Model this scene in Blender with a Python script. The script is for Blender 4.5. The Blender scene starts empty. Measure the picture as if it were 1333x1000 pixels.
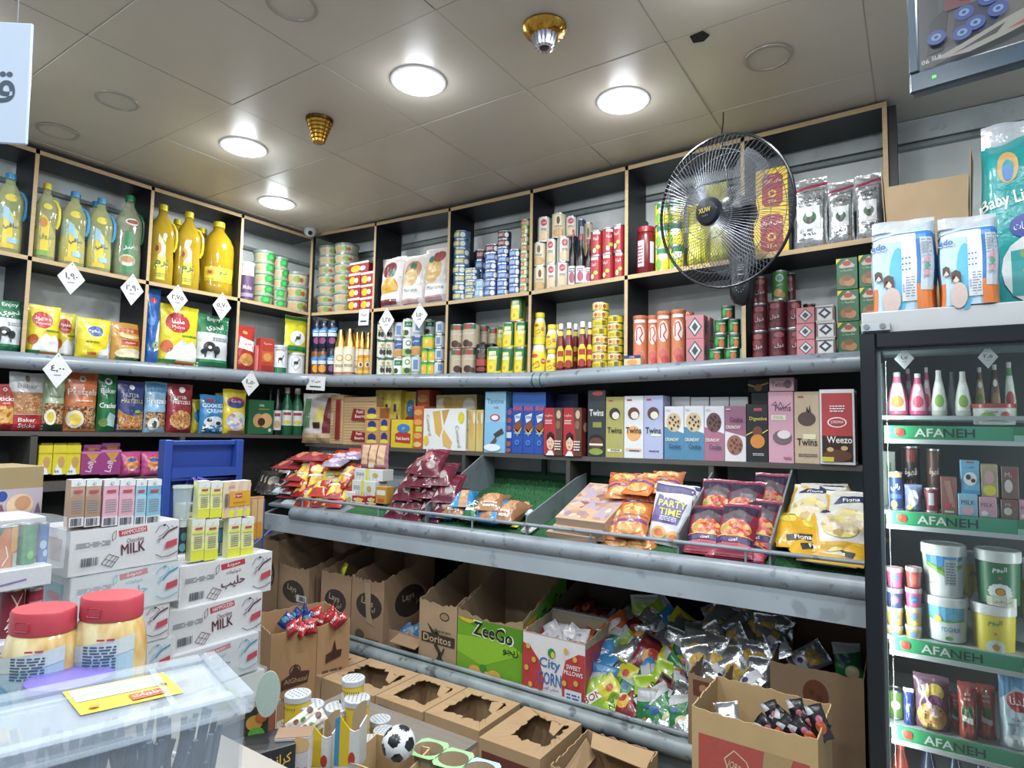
import bpy, bmesh, math, random
from math import sin, cos, pi, radians, sqrt, atan2
from mathutils import Vector, Matrix
random.seed(11)
C = bpy.context.scene.collection
SC = bpy.context.scene
# ---------------------------------------------------------------- camera
FPX, YAW, PITCH, ROLL = 800.3, -.5835, .0717, .0187
CAM = Vector((3.808, -2.990, 1.662))
_f = Vector((sin(YAW)*cos(PITCH), cos(YAW)*cos(PITCH), sin(PITCH)))
_r0 = Vector((cos(YAW), -sin(YAW), 0)); _u0 = _r0.cross(_f)
_r = _r0*cos(ROLL)+_u0*sin(ROLL); _u = -_r0*sin(ROLL)+_u0*cos(ROLL)
cd = bpy.data.cameras.new('camera'); cam = bpy.data.objects.new('camera', cd); C.objects.link(cam)
cd.sensor_width = 36; cd.lens = FPX/1333*36; cd.clip_start = .02; cd.clip_end = 60
cam.matrix_world = Matrix.Translation(CAM) @ Matrix((_r, _u, -_f)).transposed().to_4x4()
SC.camera = cam
SC.view_settings.view_transform = 'Standard'; SC.view_settings.look = 'None'
SC.view_settings.gamma = 1; SC.view_settings.exposure = -0.32; SC.view_settings.use_curve_mapping = False
wd = bpy.data.worlds.new('world'); SC.world = wd; wd.use_nodes = True
wd.node_tree.nodes['Background'].inputs[0].default_value = (.72, .86, 1, 1)
wd.node_tree.nodes['Background'].inputs[1].default_value = .74
try:
    SC.cycles.use_denoising = True; SC.cycles.max_bounces = 6; SC.cycles.transparent_max_bounces = 24
    SC.cycles.caustics_reflective = False; SC.cycles.caustics_refractive = False
    SC.cycles.sample_clamp_indirect = 3
except Exception: pass
ZC = 3.10            # ceiling height
LAMPS = [(2.10, -1.155), (2.765, -.57), (.90, -1.172), (.35, -.577), (3.36, -1.16), (3.36, -2.3), (2.1, -2.35), (.9, -2.35), (3.4, -3.5), (2.1, -3.5), (.9, -3.6), (4.55, -1.7), (4.6, -3.0), (3.95, -1.75), (4.3, -2.6)]  # last two are added unseen lamps that brighten the fridge front
for lx, ly in LAMPS:
    ld = bpy.data.lights.new('downlight', 'AREA'); ld.shape = 'DISK'; ld.size = .2; ld.energy = 21; ld.color = (.93, .97, 1)
    lo = bpy.data.objects.new('downlight', ld); C.objects.link(lo); lo.location = (lx, ly, ZC-.018)
    ld = bpy.data.lights.new('downlight_glow', 'POINT'); ld.shadow_soft_size = .06; ld.energy = 3.2; ld.color = (.88, .93, 1)
    lo = bpy.data.objects.new('downlight_glow', ld); C.objects.link(lo); lo.location = (lx, ly, ZC-.065)

def ray(px, py): return _f+_r*((px-666.5)/FPX)+_u*((500-py)/FPX)
def at(px, py, ax, v):
    d = ray(px, py); i = 'xyz'.index(ax); return CAM+d*((v-CAM[i])/d[i])
def pix(p):
    d = Vector(p)-CAM; z = d.dot(_f); return (666.5+FPX*d.dot(_r)/z, 500-FPX*d.dot(_u)/z)
# ---------------------------------------------------------------- materials
def lin(h):
    c = [int(h[i:i+2], 16)/255 for i in (0, 2, 4)]; g_ = .3*c[0]+.59*c[1]+.11*c[2]; c = [x*.86+g_*.14 for x in c]
    return [(x/12.92 if x < .04045 else ((x+.055)/1.055)**2.4) for x in c]
_mc = {}
def mat(h, kind='print', *a):
    k = (h, kind)+a
    if k in _mc: return _mc[k]
    m = bpy.data.materials.new(kind+'_'+h); m.use_nodes = True; _mc[k] = m
    nt = m.node_tree; N = nt.nodes; L = nt.links; b = N['Principled BSDF']
    def nd(t, **kw):
        n = N.new(t)
        for q, v in kw.items():
            if q in n.inputs: n.inputs[q].default_value = v
            else: setattr(n, q, v)
        return n
    hs = h.split('-'); c = lin(hs[0]); tc = nd('ShaderNodeTexCoord')
    if kind in ('print', 'foil', 'oil', 'plastic'): c = [x*.8 for x in c]
    m.diffuse_color = (*c, 1)
    def noise(sc, det=2): 
        n = nd('ShaderNodeTexNoise', Scale=sc, Detail=det); L.new(tc.outputs['Object'], n.inputs['Vector']); return n
    def vary(n, amt, out=0):
        mx = nd('ShaderNodeMix', data_type='RGBA'); mx.inputs[6].default_value = (*[x*(1-amt) for x in c], 1)
        mx.inputs[7].default_value = (*[min(1, x*(1+amt)) for x in c], 1)
        L.new(n.outputs[out], mx.inputs[0]); L.new(mx.outputs[2], b.inputs['Base Color']); return mx
    def bump(n, s, dist=.002):
        bp = nd('ShaderNodeBump', Strength=s, Distance=dist); L.new(n.outputs[0], bp.inputs['Height']); L.new(bp.outputs[0], b.inputs['Normal'])
    b.inputs['Base Color'].default_value = (*c, 1)
    if kind == 'print':
        b.inputs['Roughness'].default_value = a[0] if a else .42; vary(noise(150, 4), .13)
    elif kind == 'foil':
        b.inputs['Roughness'].default_value = .27; n = noise(26, 3); n.inputs['Distortion'].default_value = .6; vary(n, .2); bump(n, .55, .006)
        b.inputs['Coat Weight'].default_value = .3
    elif kind == 'silver':
        b.inputs['Metallic'].default_value = .8; b.inputs['Roughness'].default_value = .22; n = noise(34, 3); vary(n, .15); bump(n, .7, .008)
    elif kind == 'plastic':
        b.inputs['Roughness'].default_value = a[0] if a else .3; vary(noise(12), .04)
    elif kind == 'metal':
        b.inputs['Metallic'].default_value = 1; b.inputs['Roughness'].default_value = a[0] if a else .3; vary(noise(60), .08)
    elif kind == 'card':
        b.inputs['Roughness'].default_value = .85; n = noise(9, 4); vary(n, .13)
        w = nd('ShaderNodeTexWave', Scale=70); w.bands_direction = 'X'; L.new(tc.outputs['Object'], w.inputs['Vector']); 
        bp = nd('ShaderNodeBump', Strength=.12, Distance=.001); L.new(w.outputs[1], bp.inputs['Height']); L.new(bp.outputs[0], b.inputs['Normal'])
    elif kind == 'paint':   # old painted metal / wall with blotches
        b.inputs['Roughness'].default_value = a[0] if a else .5; n = noise(a[1] if len(a) > 1 else 5, 6)
        rp = nd('ShaderNodeValToRGB'); e = rp.color_ramp.elements; e[0].position = .3; e[1].position = .62
        d = a[2] if len(a) > 2 else .75
        e[0].color = (*[x*d for x in c], 1); e[1].color = (*c, 1); L.new(n.outputs[0], rp.inputs[0])
        r2 = nd('ShaderNodeValToRGB'); e = r2.color_ramp.elements; e[0].position = .60; e[1].position = .66; e[0].color = (0, 0, 0, 1); e[1].color = (.75, .75, .75, 1)   # chips and grime spots
        L.new(noise(a[3] if len(a) > 3 else 11, 8).outputs[0], r2.inputs[0]); mx = nd('ShaderNodeMix', data_type='RGBA'); L.new(r2.outputs[0], mx.inputs[0]); L.new(rp.outputs[0], mx.inputs[6])
        q = a[4] if len(a) > 4 else .62; mx.inputs[7].default_value = (*[x*q for x in c], 1); L.new(mx.outputs[2], b.inputs['Base Color'])
        bump(noise(90), .08, .001)
    elif kind == 'wood':
        b.inputs['Roughness'].default_value = .6; w = nd('ShaderNodeTexNoise', Scale=6, Detail=5); mp = nd('ShaderNodeMapping'); mp.inputs[3].default_value = (1, 8, 14)
        L.new(tc.outputs['Object'], mp.inputs[0]); L.new(mp.outputs[0], w.inputs['Vector']); vary(w, .25)
    elif kind in ('food', 'mix'):  # blotchy picture of food / printed confetti
        b.inputs['Roughness'].default_value = .35
        v = nd('ShaderNodeTexVoronoi', Scale=a[0] if a else 90); L.new(tc.outputs['Object'], v.inputs['Vector'])
        rp = nd('ShaderNodeValToRGB'); rp.color_ramp.interpolation = 'CONSTANT' if kind == 'mix' else 'LINEAR'
        cs = [lin(x) for x in hs]; e = rp.color_ramp.elements
        while len(e) < len(cs): e.new(.5)
        for i, x in enumerate(cs): e[i].position = .12+.76*i/len(cs) if i else 0; e[i].color = (*[q*.85 for q in x], 1)
        sp = nd('ShaderNodeSeparateColor'); L.new(v.outputs['Color'], sp.inputs[0]); L.new(sp.outputs[0], rp.inputs[0])
        L.new(rp.outputs[0], b.inputs['Base Color']); bp = nd('ShaderNodeBump', Strength=.3, Distance=.003); L.new(v.outputs[0], bp.inputs['Height']); L.new(bp.outputs[0], b.inputs['Normal'])
    elif kind == 'emit':
        b.inputs['Base Color'].default_value = (0, 0, 0, 1); b.inputs['Emission Color'].default_value = (*c, 1); b.inputs['Emission Strength'].default_value = a[0]
        b.inputs['Roughness'].default_value = .3
    elif kind == 'film':   # thin clear plastic, a[0] = how opaque
        b.inputs['Roughness'].default_value = .12; b.inputs['Alpha'].default_value = a[0]; b.inputs['Coat Weight'].default_value = .6
        n = noise(18, 3); bump(n, .8, .01) if len(a) < 2 else None
    elif kind == 'pane':
        N.remove(b); o = N['Material Output']; t = nd('ShaderNodeBsdfTransparent'); t.inputs[0].default_value = (.97, .99, .985, 1)
        g = nd('ShaderNodeBsdfGlossy', Roughness=.04); fr = nd('ShaderNodeFresnel', IOR=1.5); mx = nd('ShaderNodeMixShader')
        nn = noise(3); g.inputs[0].default_value = (.6, .6, .6, 1)
        L.new(fr.outputs[0], mx.inputs[0]); L.new(t.outputs[0], mx.inputs[1]); L.new(g.outputs[0], mx.inputs[2]); L.new(mx.outputs[0], o.inputs[0])
    elif kind == 'oil':
        b.inputs['Roughness'].default_value = .08; b.inputs['Alpha'].default_value = a[0]; b.inputs['IOR'].default_value = 1.45
        b.inputs['Coat Weight'].default_value = .8; n = noise(14, 2); vary(n, .3); bump(n, .25, .01)
    elif kind == 'turf':
        b.inputs['Roughness'].default_value = .9; n = noise(140, 2); vary(n, .5); bump(n, 1, .01)
    elif kind == 'ceil':
        b.inputs['Roughness'].default_value = .38; b.inputs['Specular IOR Level'].default_value = .5
        v = nd('ShaderNodeTexVoronoi', Scale=17, Randomness=0.12); L.new(tc.outputs['Object'], v.inputs['Vector'])
        sp = nd('ShaderNodeSeparateColor'); L.new(v.outputs['Color'], sp.inputs[0]); vary(noise(4, 4), .05)
        mr = nd('ShaderNodeMapRange'); mr.inputs[3].default_value = .33; mr.inputs[4].default_value = .43; L.new(sp.outputs[0], mr.inputs[0]); L.new(mr.outputs[0], b.inputs['Roughness'])
    return m
# ---------------------------------------------------------------- mesh building
class G:
    def __init__(s): s.V = []; s.F = []; s.I = []; s.M = []
    def mi(s, m):
        if m not in s.M: s.M.append(m)
        return s.M.index(m)
    def add(s, vs, fs, m):
        o = len(s.V); s.V += [tuple(v) for v in vs]; i = s.mi(m)
        for f in fs: s.F.append([o+k for k in f]); s.I.append(i)
        return s
    def box(s, x0, x1, y0, y1, z0, z1, m, c=0):
        if c <= 0:
            return s.add([(x, y, z) for x in (x0, x1) for y in (y0, y1) for z in (z0, z1)],
                         [(0, 1, 3, 2), (4, 6, 7, 5), (0, 4, 5, 1), (2, 3, 7, 6), (0, 2, 6, 4), (1, 5, 7, 3)], m)
        X = (x0, x1); Y = (y0, y1); Z = (z0, z1); vs = []; ix = {}
        for a in (0, 1):
            for b_ in (0, 1):
                for d in (0, 1):
                    sx, sy, sz = 1-2*a, 1-2*b_, 1-2*d
                    for ax in range(3):
                        p = [X[a]+sx*c, Y[b_]+sy*c, Z[d]+sz*c]; p[ax] = (X[a], Y[b_], Z[d])[ax]
                        ix[(a, b_, d, ax)] = len(vs); vs.append(p)
        fs = []
        q = [(0, 0), (1, 0), (1, 1), (0, 1)]
        for v in (0, 1):
            fs.append([ix[(v, i, j, 0)] for i, j in q]); fs.append([ix[(i, v, j, 1)] for i, j in q]); fs.append([ix[(i, j, v, 2)] for i, j in q])
        for i in (0, 1):
            for j in (0, 1):
                fs.append([ix[(i, j, 0, 0)], ix[(i, j, 1, 0)], ix[(i, j, 1, 1)], ix[(i, j, 0, 1)]])
                fs.append([ix[(i, 0, j, 0)], ix[(i, 1, j, 0)], ix[(i, 1, j, 2)], ix[(i, 0, j, 2)]])
                fs.append([ix[(0, i, j, 1)], ix[(1, i, j, 1)], ix[(1, i, j, 2)], ix[(0, i, j, 2)]])
                for d in (0, 1): fs.append([ix[(i, j, d, 0)], ix[(i, j, d, 1)], ix[(i, j, d, 2)]])
        return s.add(vs, fs, m)
    def quadbox(s, P, m):    # 8 points: bottom 4 then top 4
        return s.add(P, [(0, 3, 2, 1), (4, 5, 6, 7), (0, 1, 5, 4), (1, 2, 6, 5), (2, 3, 7, 6), (3, 0, 4, 7)], m)
    def lathe(s, pr, m, n=20, sx=1, sy=1, cx=0, cy=0, cap=True, sq=0):
        vs = []; fs = []
        for r, z in pr:
            for k in range(n):
                t = 2*pi*k/n; q = 1
                if sq: q = 1/max((abs(cos(t))**sq+abs(sin(t))**sq)**(1/sq), .001)
                vs.append((cx+r*sx*q*cos(t), cy+r*sy*q*sin(t), z))
        for i in range(len(pr)-1):
            for k in range(n):
                a = i*n+k; b_ = i*n+(k+1) % n; fs.append((a, b_, b_+n, a+n))
        if cap: fs.append(list(range(n))[::-1]); fs.append([len(vs)-n+k for k in range(n)])
        return s.add(vs, fs, m)
    def tube(s, pts, r, m, n=8, closed=False, cap=True):
        P = [Vector(p) for p in pts]; vs = []; fs = []; L = len(P); up = None
        rr = r if hasattr(r, '__len__') else [r]*L
        for i, p in enumerate(P):
            if closed: t = P[(i+1) % L]-P[i-1]
            else: t = P[min(i+1, L-1)]-P[max(i-1, 0)]
            t = t.normalized() if t.length > 1e-9 else Vector((0, 0, 1))
            if up is None: up = Vector((0, 0, 1)) if abs(t.z) < .9 else Vector((1, 0, 0))
            a = t.cross(up).normalized(); b_ = a.cross(t); up = b_
            for k in range(n):
                q = 2*pi*k/n; vs.append(p+a*(rr[i]*cos(q))+b_*(rr[i]*sin(q)))
        for i in range(L if closed else L-1):
            j = (i+1) % L
            for k in range(n): fs.append((i*n+k, i*n+(k+1) % n, j*n+(k+1) % n, j*n+k))
        if cap and not closed: fs.append(list(range(n))[::-1]); fs.append([(L-1)*n+k for k in range(n)])
        return s.add(vs, fs, m)
    def poly(s, pts, th, m, n=(0, 0, 1)):   # thick polygon
        n = Vector(n).normalized()*th; k = len(pts); P = [Vector(p) for p in pts]
        return s.add(P+[p+n for p in P], [list(range(k))[::-1], [k+i for i in range(k)]]+[(i, (i+1) % k, k+(i+1) % k, k+i) for i in range(k)], m)
    def tf(s, M4):
        s.V = [tuple(M4 @ Vector(v)) for v in s.V]; return s
    def mesh(s, name='m', smooth=35):
        me = bpy.data.meshes.new(name); me.from_pydata(s.V, [], s.F)
        for m in s.M: me.materials.append(m)
        me.polygons.foreach_set('material_index', s.I)
        bm = bmesh.new(); bm.from_mesh(me)
        if s.F and len(s.F) < 60000: bmesh.ops.recalc_face_normals(bm, faces=bm.faces)
        bm.to_mesh(me); bm.free()
        if smooth: me.shade_smooth(); me.set_sharp_from_angle(angle=radians(smooth))
        me.update(); return me
# ---------------------------------------------------------------- objects
def put(o, **kw):
    for k, v in kw.items():
        if v is not None: o[k] = v
    return o
def obj(name, me, parent=None, label=None, kind=None):
    if isinstance(me, G): me = me.mesh(name)
    o = bpy.data.objects.new(name, me); C.objects.link(o)
    if parent: o.parent = parent
    return put(o, label=label, kind=kind)
def empty(name, loc=(0, 0, 0), rz=0, label=None, cat=None, group=None, kind=None, rot=None):
    o = bpy.data.objects.new(name, None); C.objects.link(o); o.location = loc; o.rotation_euler = rot or (0, 0, rz); o.empty_display_size = .05
    return put(o, label=label, category=cat, group=group, kind=kind)
USED = {}
def inst(spec, name, label, cat, loc, rz=0, group=None, rot=None):
    """spec = [(part name, mesh, [sub specs], label)] -> the thing with its parts"""
    USED.setdefault(label, []).append(group)
    if len(spec) == 1 and not spec[0][2]:
        o = obj(name, spec[0][1]); o.location = loc; o.rotation_euler = rot or (0, 0, rz)
        return put(o, label=label, category=cat, group=group)
    e = empty(name, loc, rz, label, cat, group, rot=rot)
    def rec(sp, par):
        for s in sp:
            o = obj(s[0], s[1], par, s[3] if len(s) > 3 else None)
            if s[2]: rec(s[2], o)
    rec(spec, e); return e
# ---------------------------------------------------------------- lettering and flat print
_AR = {}
for cp, st, n in [(0x621,0xFE80,1),(0x622,0xFE81,2),(0x623,0xFE83,2),(0x624,0xFE85,2),(0x625,0xFE87,2),(0x626,0xFE89,4),(0x627,0xFE8D,2),(0x628,0xFE8F,4),(0x629,0xFE93,2)]+\
    [(0x62A+i, 0xFE95+4*i, 4) for i in range(5)]+[(0x62F,0xFEA9,2),(0x630,0xFEAB,2),(0x631,0xFEAD,2),(0x632,0xFEAF,2)]+\
    [(0x633+i, 0xFEB1+4*i, 4) for i in range(8)]+[(0x641+i, 0xFED1+4*i, 4) for i in range(7)]+[(0x648,0xFEED,2),(0x649,0xFEEF,2),(0x64A,0xFEF1,4)]: _AR[chr(cp)] = (st, n)
def shape_ar(t):
    if not any(c in _AR for c in t): return t
    out = []
    for w in t.split(' '):
        r = []
        for i, c in enumerate(w):
            if c not in _AR: r.append(c); continue
            st, n = _AR[c]
            pj = i > 0 and w[i-1] in _AR and _AR[w[i-1]][1] == 4 and n > 1
            nj = n == 4 and i < len(w)-1 and w[i+1] in _AR and _AR[w[i+1]][1] > 1
            r.append(chr(st+(3 if pj and nj else 1 if pj else 2 if nj else 0)))
        out.append(''.join(r)[::-1])
    return ' '.join(out[::-1])
_tx = {}
def glyphs(t, bold=0):
    k = (t, bold)
    if k in _tx: return _tx[k]
    cu = bpy.data.curves.new('t', 'FONT'); cu.body = shape_ar(t); cu.size = 1; cu.resolution_u = 2; cu.offset = .007*bold; cu.fill_mode = 'FRONT' if False else 'BOTH'
    o = bpy.data.objects.new('t', cu); C.objects.link(o); bpy.context.view_layer.update()
    me = o.evaluated_get(bpy.context.evaluated_depsgraph_get()).to_mesh()
    vs = [(v.co.x, v.co.y) for v in me.vertices]; fs = [list(p.vertices) for p in me.polygons if abs(p.normal.z) > .5]
    bpy.data.objects.remove(o); bpy.data.curves.remove(cu)
    if vs:
        x0 = min(v[0] for v in vs); x1 = max(v[0] for v in vs); y0 = min(v[1] for v in vs); y1 = max(v[1] for v in vs)
        vs = [(v[0]-(x0+x1)/2, v[1]-(y0+y1)/2) for v in vs]; sz = (x1-x0, y1-y0)
    else: sz = (1, 1)
    _tx[k] = (vs, fs, sz); return _tx[k]
def clipx(p, a, s):   # clip 2D polygon at x=a keep side s
    o = []
    for i in range(len(p)):
        q, r = p[i-1], p[i]; iq = (q[0]-a)*s >= -1e-9; ir = (r[0]-a)*s >= -1e-9
        if iq != ir:
            t = (a-q[0])/(r[0]-q[0]); o.append((a, q[1]+(r[1]-q[1])*t))
        if ir: o.append(r)
    return o
def cutstrips(ps, step, ax):
    if not step: return ps
    out = []
    for p in ps:
        if ax: p = [(y, x) for x, y in p]
        a = min(v[0] for v in p); b = max(v[0] for v in p); i0 = math.floor(a/step+1e-6); i1 = math.ceil(b/step-1e-6)
        if i1-i0 <= 1: q = [p]
        else: q = [clipx(clipx(p, i*step, 1), (i+1)*step, -1) for i in range(i0, i1)]
        for r in q:
            if len(r) > 2: out.append([(y, x) for x, y in r] if ax else r)
    return out
def design(g, w, h, items, fmap, step=(0, 0), l0=1, eps=.0006):
    """items in 0..1 face units; fmap(x,z,off) -> 3D point; x centred, z from 0"""
    for li, it in enumerate(items):
        k, col = it[0], it[1]; m = col if not isinstance(col, str) else mat(col)
        a = it[2:]; ps = []
        if k == 'r': ps = [[(a[0]*w, a[1]*h), (a[2]*w, a[1]*h), (a[2]*w, a[3]*h), (a[0]*w, a[3]*h)]]
        elif k == 'e':
            n = 16; ps = [[(a[0]*w+a[2]*w*cos(2*pi*i/n), a[1]*h+a[3]*h*sin(2*pi*i/n)) for i in range(n)]]
        elif k == 'c':   # true circle: radius as part of w
            n = 16; ps = [[((a[0]+a[2]*cos(2*pi*i/n))*w, a[1]*h+a[2]*w*sin(2*pi*i/n)) for i in range(n)]]
        elif k == 'p':
            P = [(x*w, y*h) for x, y in a[0]]
            n = len(P); cx = sum(p[0] for p in P)/n; cy = sum(p[1] for p in P)/n
            ps = [P] if n < 5 else [[(cx, cy), P[i], P[(i+1) % n]] for i in range(n)]
        elif k == 's':   # stroke
            P = [(x*w, y*h) for x, y in a[0]]; t = a[1]*w/2
            for (x0, y0), (x1, y1) in zip(P, P[1:]):
                d = sqrt((x1-x0)**2+(y1-y0)**2) or 1; nx, ny = -(y1-y0)/d*t, (x1-x0)/d*t
                ps.append([(x0+nx, y0+ny), (x0-nx, y0-ny), (x1-nx, y1-ny), (x1+nx, y1+ny)])
        elif k == 'l':   # lines of small print: x0,y0,x1,y1,n
            rnd = random.Random(int(a[0]*99+a[1]*77)); n = a[4]; dy = (a[3]-a[1])/n
            for i in range(n):
                x = a[0]; y = a[1]+dy*i
                while x < a[2]-.02:
                    e = min(a[2], x+rnd.uniform(.05, .12)); ps.append([(x*w, y*h), (e*w, y*h), (e*w, (y+dy*.5)*h), (x*w, (y+dy*.5)*h)]); x = e+.02
        elif k == 'b':   # barcode
            rnd = random.Random(5); x = a[0]; n = 14; dx = (a[2]-a[0])/n
            for i in range(n):
                ww = dx*rnd.choice((.3, .5, .8)); ps.append([(x*w, a[1]*h), ((x+ww)*w, a[1]*h), ((x+ww)*w, a[3]*h), (x*w, a[3]*h)]); x += dx
        elif k in 'tT':   # text: str, cx, cy, height(part of h), maxwidth(part of w), rot deg ; T = bold
            s = a[0]; vs, fs, sz = glyphs(s, 2 if k == 'T' else 0); hh = a[3]*h; mw = (a[4] if len(a) > 4 else .9)*w
            sc = hh/sz[1]; sx = min(sc*1.15, mw/sz[0]) if len(a) > 4 else min(sc, mw/sz[0])
            if sx < sc*.55: sc = sx/.55
            r = radians(a[5]) if len(a) > 5 else 0; cr, sr = cos(r), sin(r)
            q = [(a[1]*w+(x*sx*cr-y*sc*sr), a[2]*h+(x*sx*sr+y*sc*cr)) for x, y in vs]
            ps = [[q[i] for i in f] for f in fs]
        ps = cutstrips(cutstrips(ps, step[0], 0), step[1], 1)
        off = eps*(l0+li)
        for p in ps: g.add([fmap(x-w/2, z, off) for x, z in p], [list(range(len(p)))], m)
    return g
# ---------------------------------------------------------------- room shell
D = .30
def struct(name, g, parent=None, label=None): 
    o = obj(name, g, parent, label); 
    if not parent: o['kind'] = 'structure'
    return o
WALL = mat('d3d9d5', 'paint', .6, 3, .8, 5, .8)
struct('floor', G().box(-.3, 5.6, -4.4, .3, -.05, 0, mat('a09a90', 'paint', .4, 3, .8)))
struct('wall_back', G().box(-.4, 5.6, .3, .4, 0, 3.2, WALL))
struct('wall_left', G().box(-.4, -.3, -4.4, .3, 0, 3.2, WALL))
ce = struct('ceiling', G().box(-.4, 5.6, -4.4, .4, ZC+.03, ZC+.06, mat('26241f', 'plastic', .8)))
CT = mat('b9b1a4', 'ceil'); CTD = mat('c9c4b8', 'plastic', .5); CTW = mat('bdb9ad', 'plastic', .4)
rn = random.Random(4)
gx = [-.3, .03, .64, 1.245, 1.85, 2.45, 3.06, 3.69, 4.3, 4.9, 5.6]; gy = [.3, -.26, -.865, -1.455, -2.04, -2.64, -3.24, -3.84, -4.4]
_ct = {}
for i in range(len(gx)-1):
    for j in range(len(gy)-1):
        w = round(gx[i+1]-gx[i], 3); h = round(gy[j]-gy[j+1], 3)
        if (w, h) not in _ct: _ct[(w, h)] = G().box(-w/2+.0022, w/2-.0022, -h/2+.0022, h/2-.0022, 0, .02, CT, .0015).mesh('tile')
        o = obj('ceiling_tile', _ct[(w, h)], ce); o.location = ((gx[i]+gx[i+1])/2, (gy[j]+gy[j+1])/2, ZC+rn.uniform(-.001, .003))
        o.rotation_euler = (rn.uniform(-.003, .003), rn.uniform(-.003, .003), 0)
gb = G()   # the bright T-bars between the tiles
for x in gx[1:-1]: gb.box(x-.003, x+.003, -4.4, .3, ZC+.004, ZC+.008, CTW)
for y in gy[1:-1]: gb.box(-.3, 5.6, y-.003, y+.003, ZC+.004, ZC+.008, CTW)
obj('ceiling_grid', gb, ce)
# painted-over conduit along the back wall
struct('trim_1', G().tube([(-.3, .285, 2.975), (5.6, .285, 2.985)], .014, mat('8d9896', 'paint', .6)).box(-.3, 5.6, .27, .3, 3.0, 3.1, mat('bcc3c0', 'paint', .6)))
struct('trim_2', G().tube([(-.285, -4.4, 2.95), (-.285, .28, 2.95)], .014, mat('8d9896', 'paint', .6)))
# ---------------------------------------------------------------- shelf lines, read where each board's edge meets the shelf front
def pl(px, axis, v=0.0, key=0):
    out = [at(x, y, axis, v) for x, y in px]; return sorted((p[key], p.z) for p in out)
def zf(P, t, o=0):
    if t <= P[0][0]: return P[0][1]+o
    for (a, za), (b, zb) in zip(P, P[1:]):
        if t <= b: return za+(zb-za)*(t-a)/(b-a)+o
    return P[-1][1]+o
BM = pl([(407, 409), (486, 404), (581, 394.5), (690, 381.6), (814, 361.5), (967, 338), (1132, 312)], 'y')
LM = pl([(0, 328), (38, 336), (192, 368), (311, 390), (403, 409)], 'x', key=1)
BF = pl([(407, 306), (488, 291), (580, 273), (733, 239), (800, 221.5), (1083, 151), (1155, 133)], 'y')
LF = pl([(25, 188), (198, 244), (315, 280), (400, 307)], 'x', key=1)
BP = pl([(402, 489), (560, 488), (710, 485.5), (800, 478), (967, 468), (1121, 459)], 'y')
LP = pl([(0, 458), (187, 472), (310, 482), (402, 489)], 'x', key=1)
BW = pl([(430, 578), (551, 585), (660, 590), (790, 596), (870, 599), (1000, 603), (1118, 606)], 'y')
LV = pl([(0, 560), (191, 563), (324, 565), (394, 567)], 'x', key=1)
BX = [0.0]+[at(x, y, 'y', 0).x for x, y in ((485, 404), (582, 394), (690, 381), (815, 361), (967.5, 338), (1155, 290))]
LY = [at(x, y, 'x', 0).y for x, y in ((39, 336), (192, 368), (311, 390))]
BLK = mat('14161d', 'plastic', .45); EDGE = mat('b09468', 'wood'); DKW = mat('4a4440', 'wood')
GREY = mat('7a858e', 'paint', .32, 3, .8, 22, .35); GREYD = mat('6f7b80', 'paint', .4, 4, .75); GRN = mat('0f4a2a', 'plastic', .5)
PUTTY = mat('a7b0ac', 'paint', .55, 3, .8)
def plank(P, t0, t1, th, y0, y1, axis, m, me=None, o=0, top=True):
    """sloping board between stations t0..t1 at heights P; returns (board, edge)"""
    za, zb = zf(P, t0)+o, zf(P, t1)+o
    def q(a, b):
        pts = [(t0, a, za-th), (t1, a, zb-th), (t1, b, zb-th), (t0, b, za-th), (t0, a, za), (t1, a, zb), (t1, b, zb), (t0, b, za)]
        return pts if axis == 'B' else [(-y, x, z) for x, y, z in pts]
    g = G().quadbox(q(y0+(.003 if me else 0), y1), m)
    e = G().quadbox(q(y0, y0+.0032), me) if me else None
    return g, e
def upright(t, P0, P1, axis, name, par, o0=0, o1=0, th=.018, back=D, notch=True, m=BLK, me=EDGE):
    z0, z1 = zf(P0, t)+o0, zf(P1, t)+o1
    def bx(g, a, b, c, d, m):
        if axis == 'B': g.box(t-th/2, t+th/2, a, b, c, d, m)
        else: g.box(-b, -a, t-th/2, t+th/2, c, d, m)
    g = G(); bx(g, .003, back-.045 if notch else back-.002, z0, z1, m)
    if notch: bx(g, back-.045, back-.002, z0, z1-.2, m)
    o = obj(name, g, par)
    if me: e = G(); bx(e, 0, .0032, z0, z1, me); obj('edge_strip', e, o)
    return o
unit = {}
for ax, F_, M_, P_, T in (('B', BF, BM, BP, BX), ('L', LF, LM, LP, [-2.6, LY[0], LY[1], LY[2], 0.0])):
    u = empty('shelf_unit', (0, 0, 0), 0, 'black pigeonhole shelving with raw wood edges along the back wall' if ax == 'B' else 'black pigeonhole shelving with raw wood edges along the oil bottle wall', 'shelving')
    unit[ax] = u
    for t0, t1 in zip(T, T[1:]):
        a, b = (t0+.009, t1-.009)
        g, e = plank(M_, a, b, .022, 0, D-.004, ax, BLK, EDGE, .011); o = obj('shelf_board', g, u); obj('edge_strip', e, o)
        g, e = plank(F_, t0-.009 if t0 else 0.0, t1+.009 if t1 else 0.0, .022, 0, .245, ax, BLK, EDGE, .005); o = obj('top_board', g, u); obj('edge_strip', e, o)
    for t in T:
        if ax == 'B' and t == 0: continue
        if ax == 'L' and t == 0: continue
        if ax == 'L' and t < -2.5: continue
        upright(t, M_, F_, ax, 'divider', u, .011, -.017); 
        if not (ax == 'B' and t > 3.6): upright(t, P_, M_, ax, 'divider', u, 0, -.011, notch=False)
o = obj('corner_post', G().box(-.012, .012, -.012, .012, zf(BP, 0), zf(BF, 0)-.017, BLK), unit['B']); obj('edge_strip', G().box(-.011, .013, -.0145, -.012, zf(BP, 0), zf(BF, 0)-.017, EDGE), o)
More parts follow.
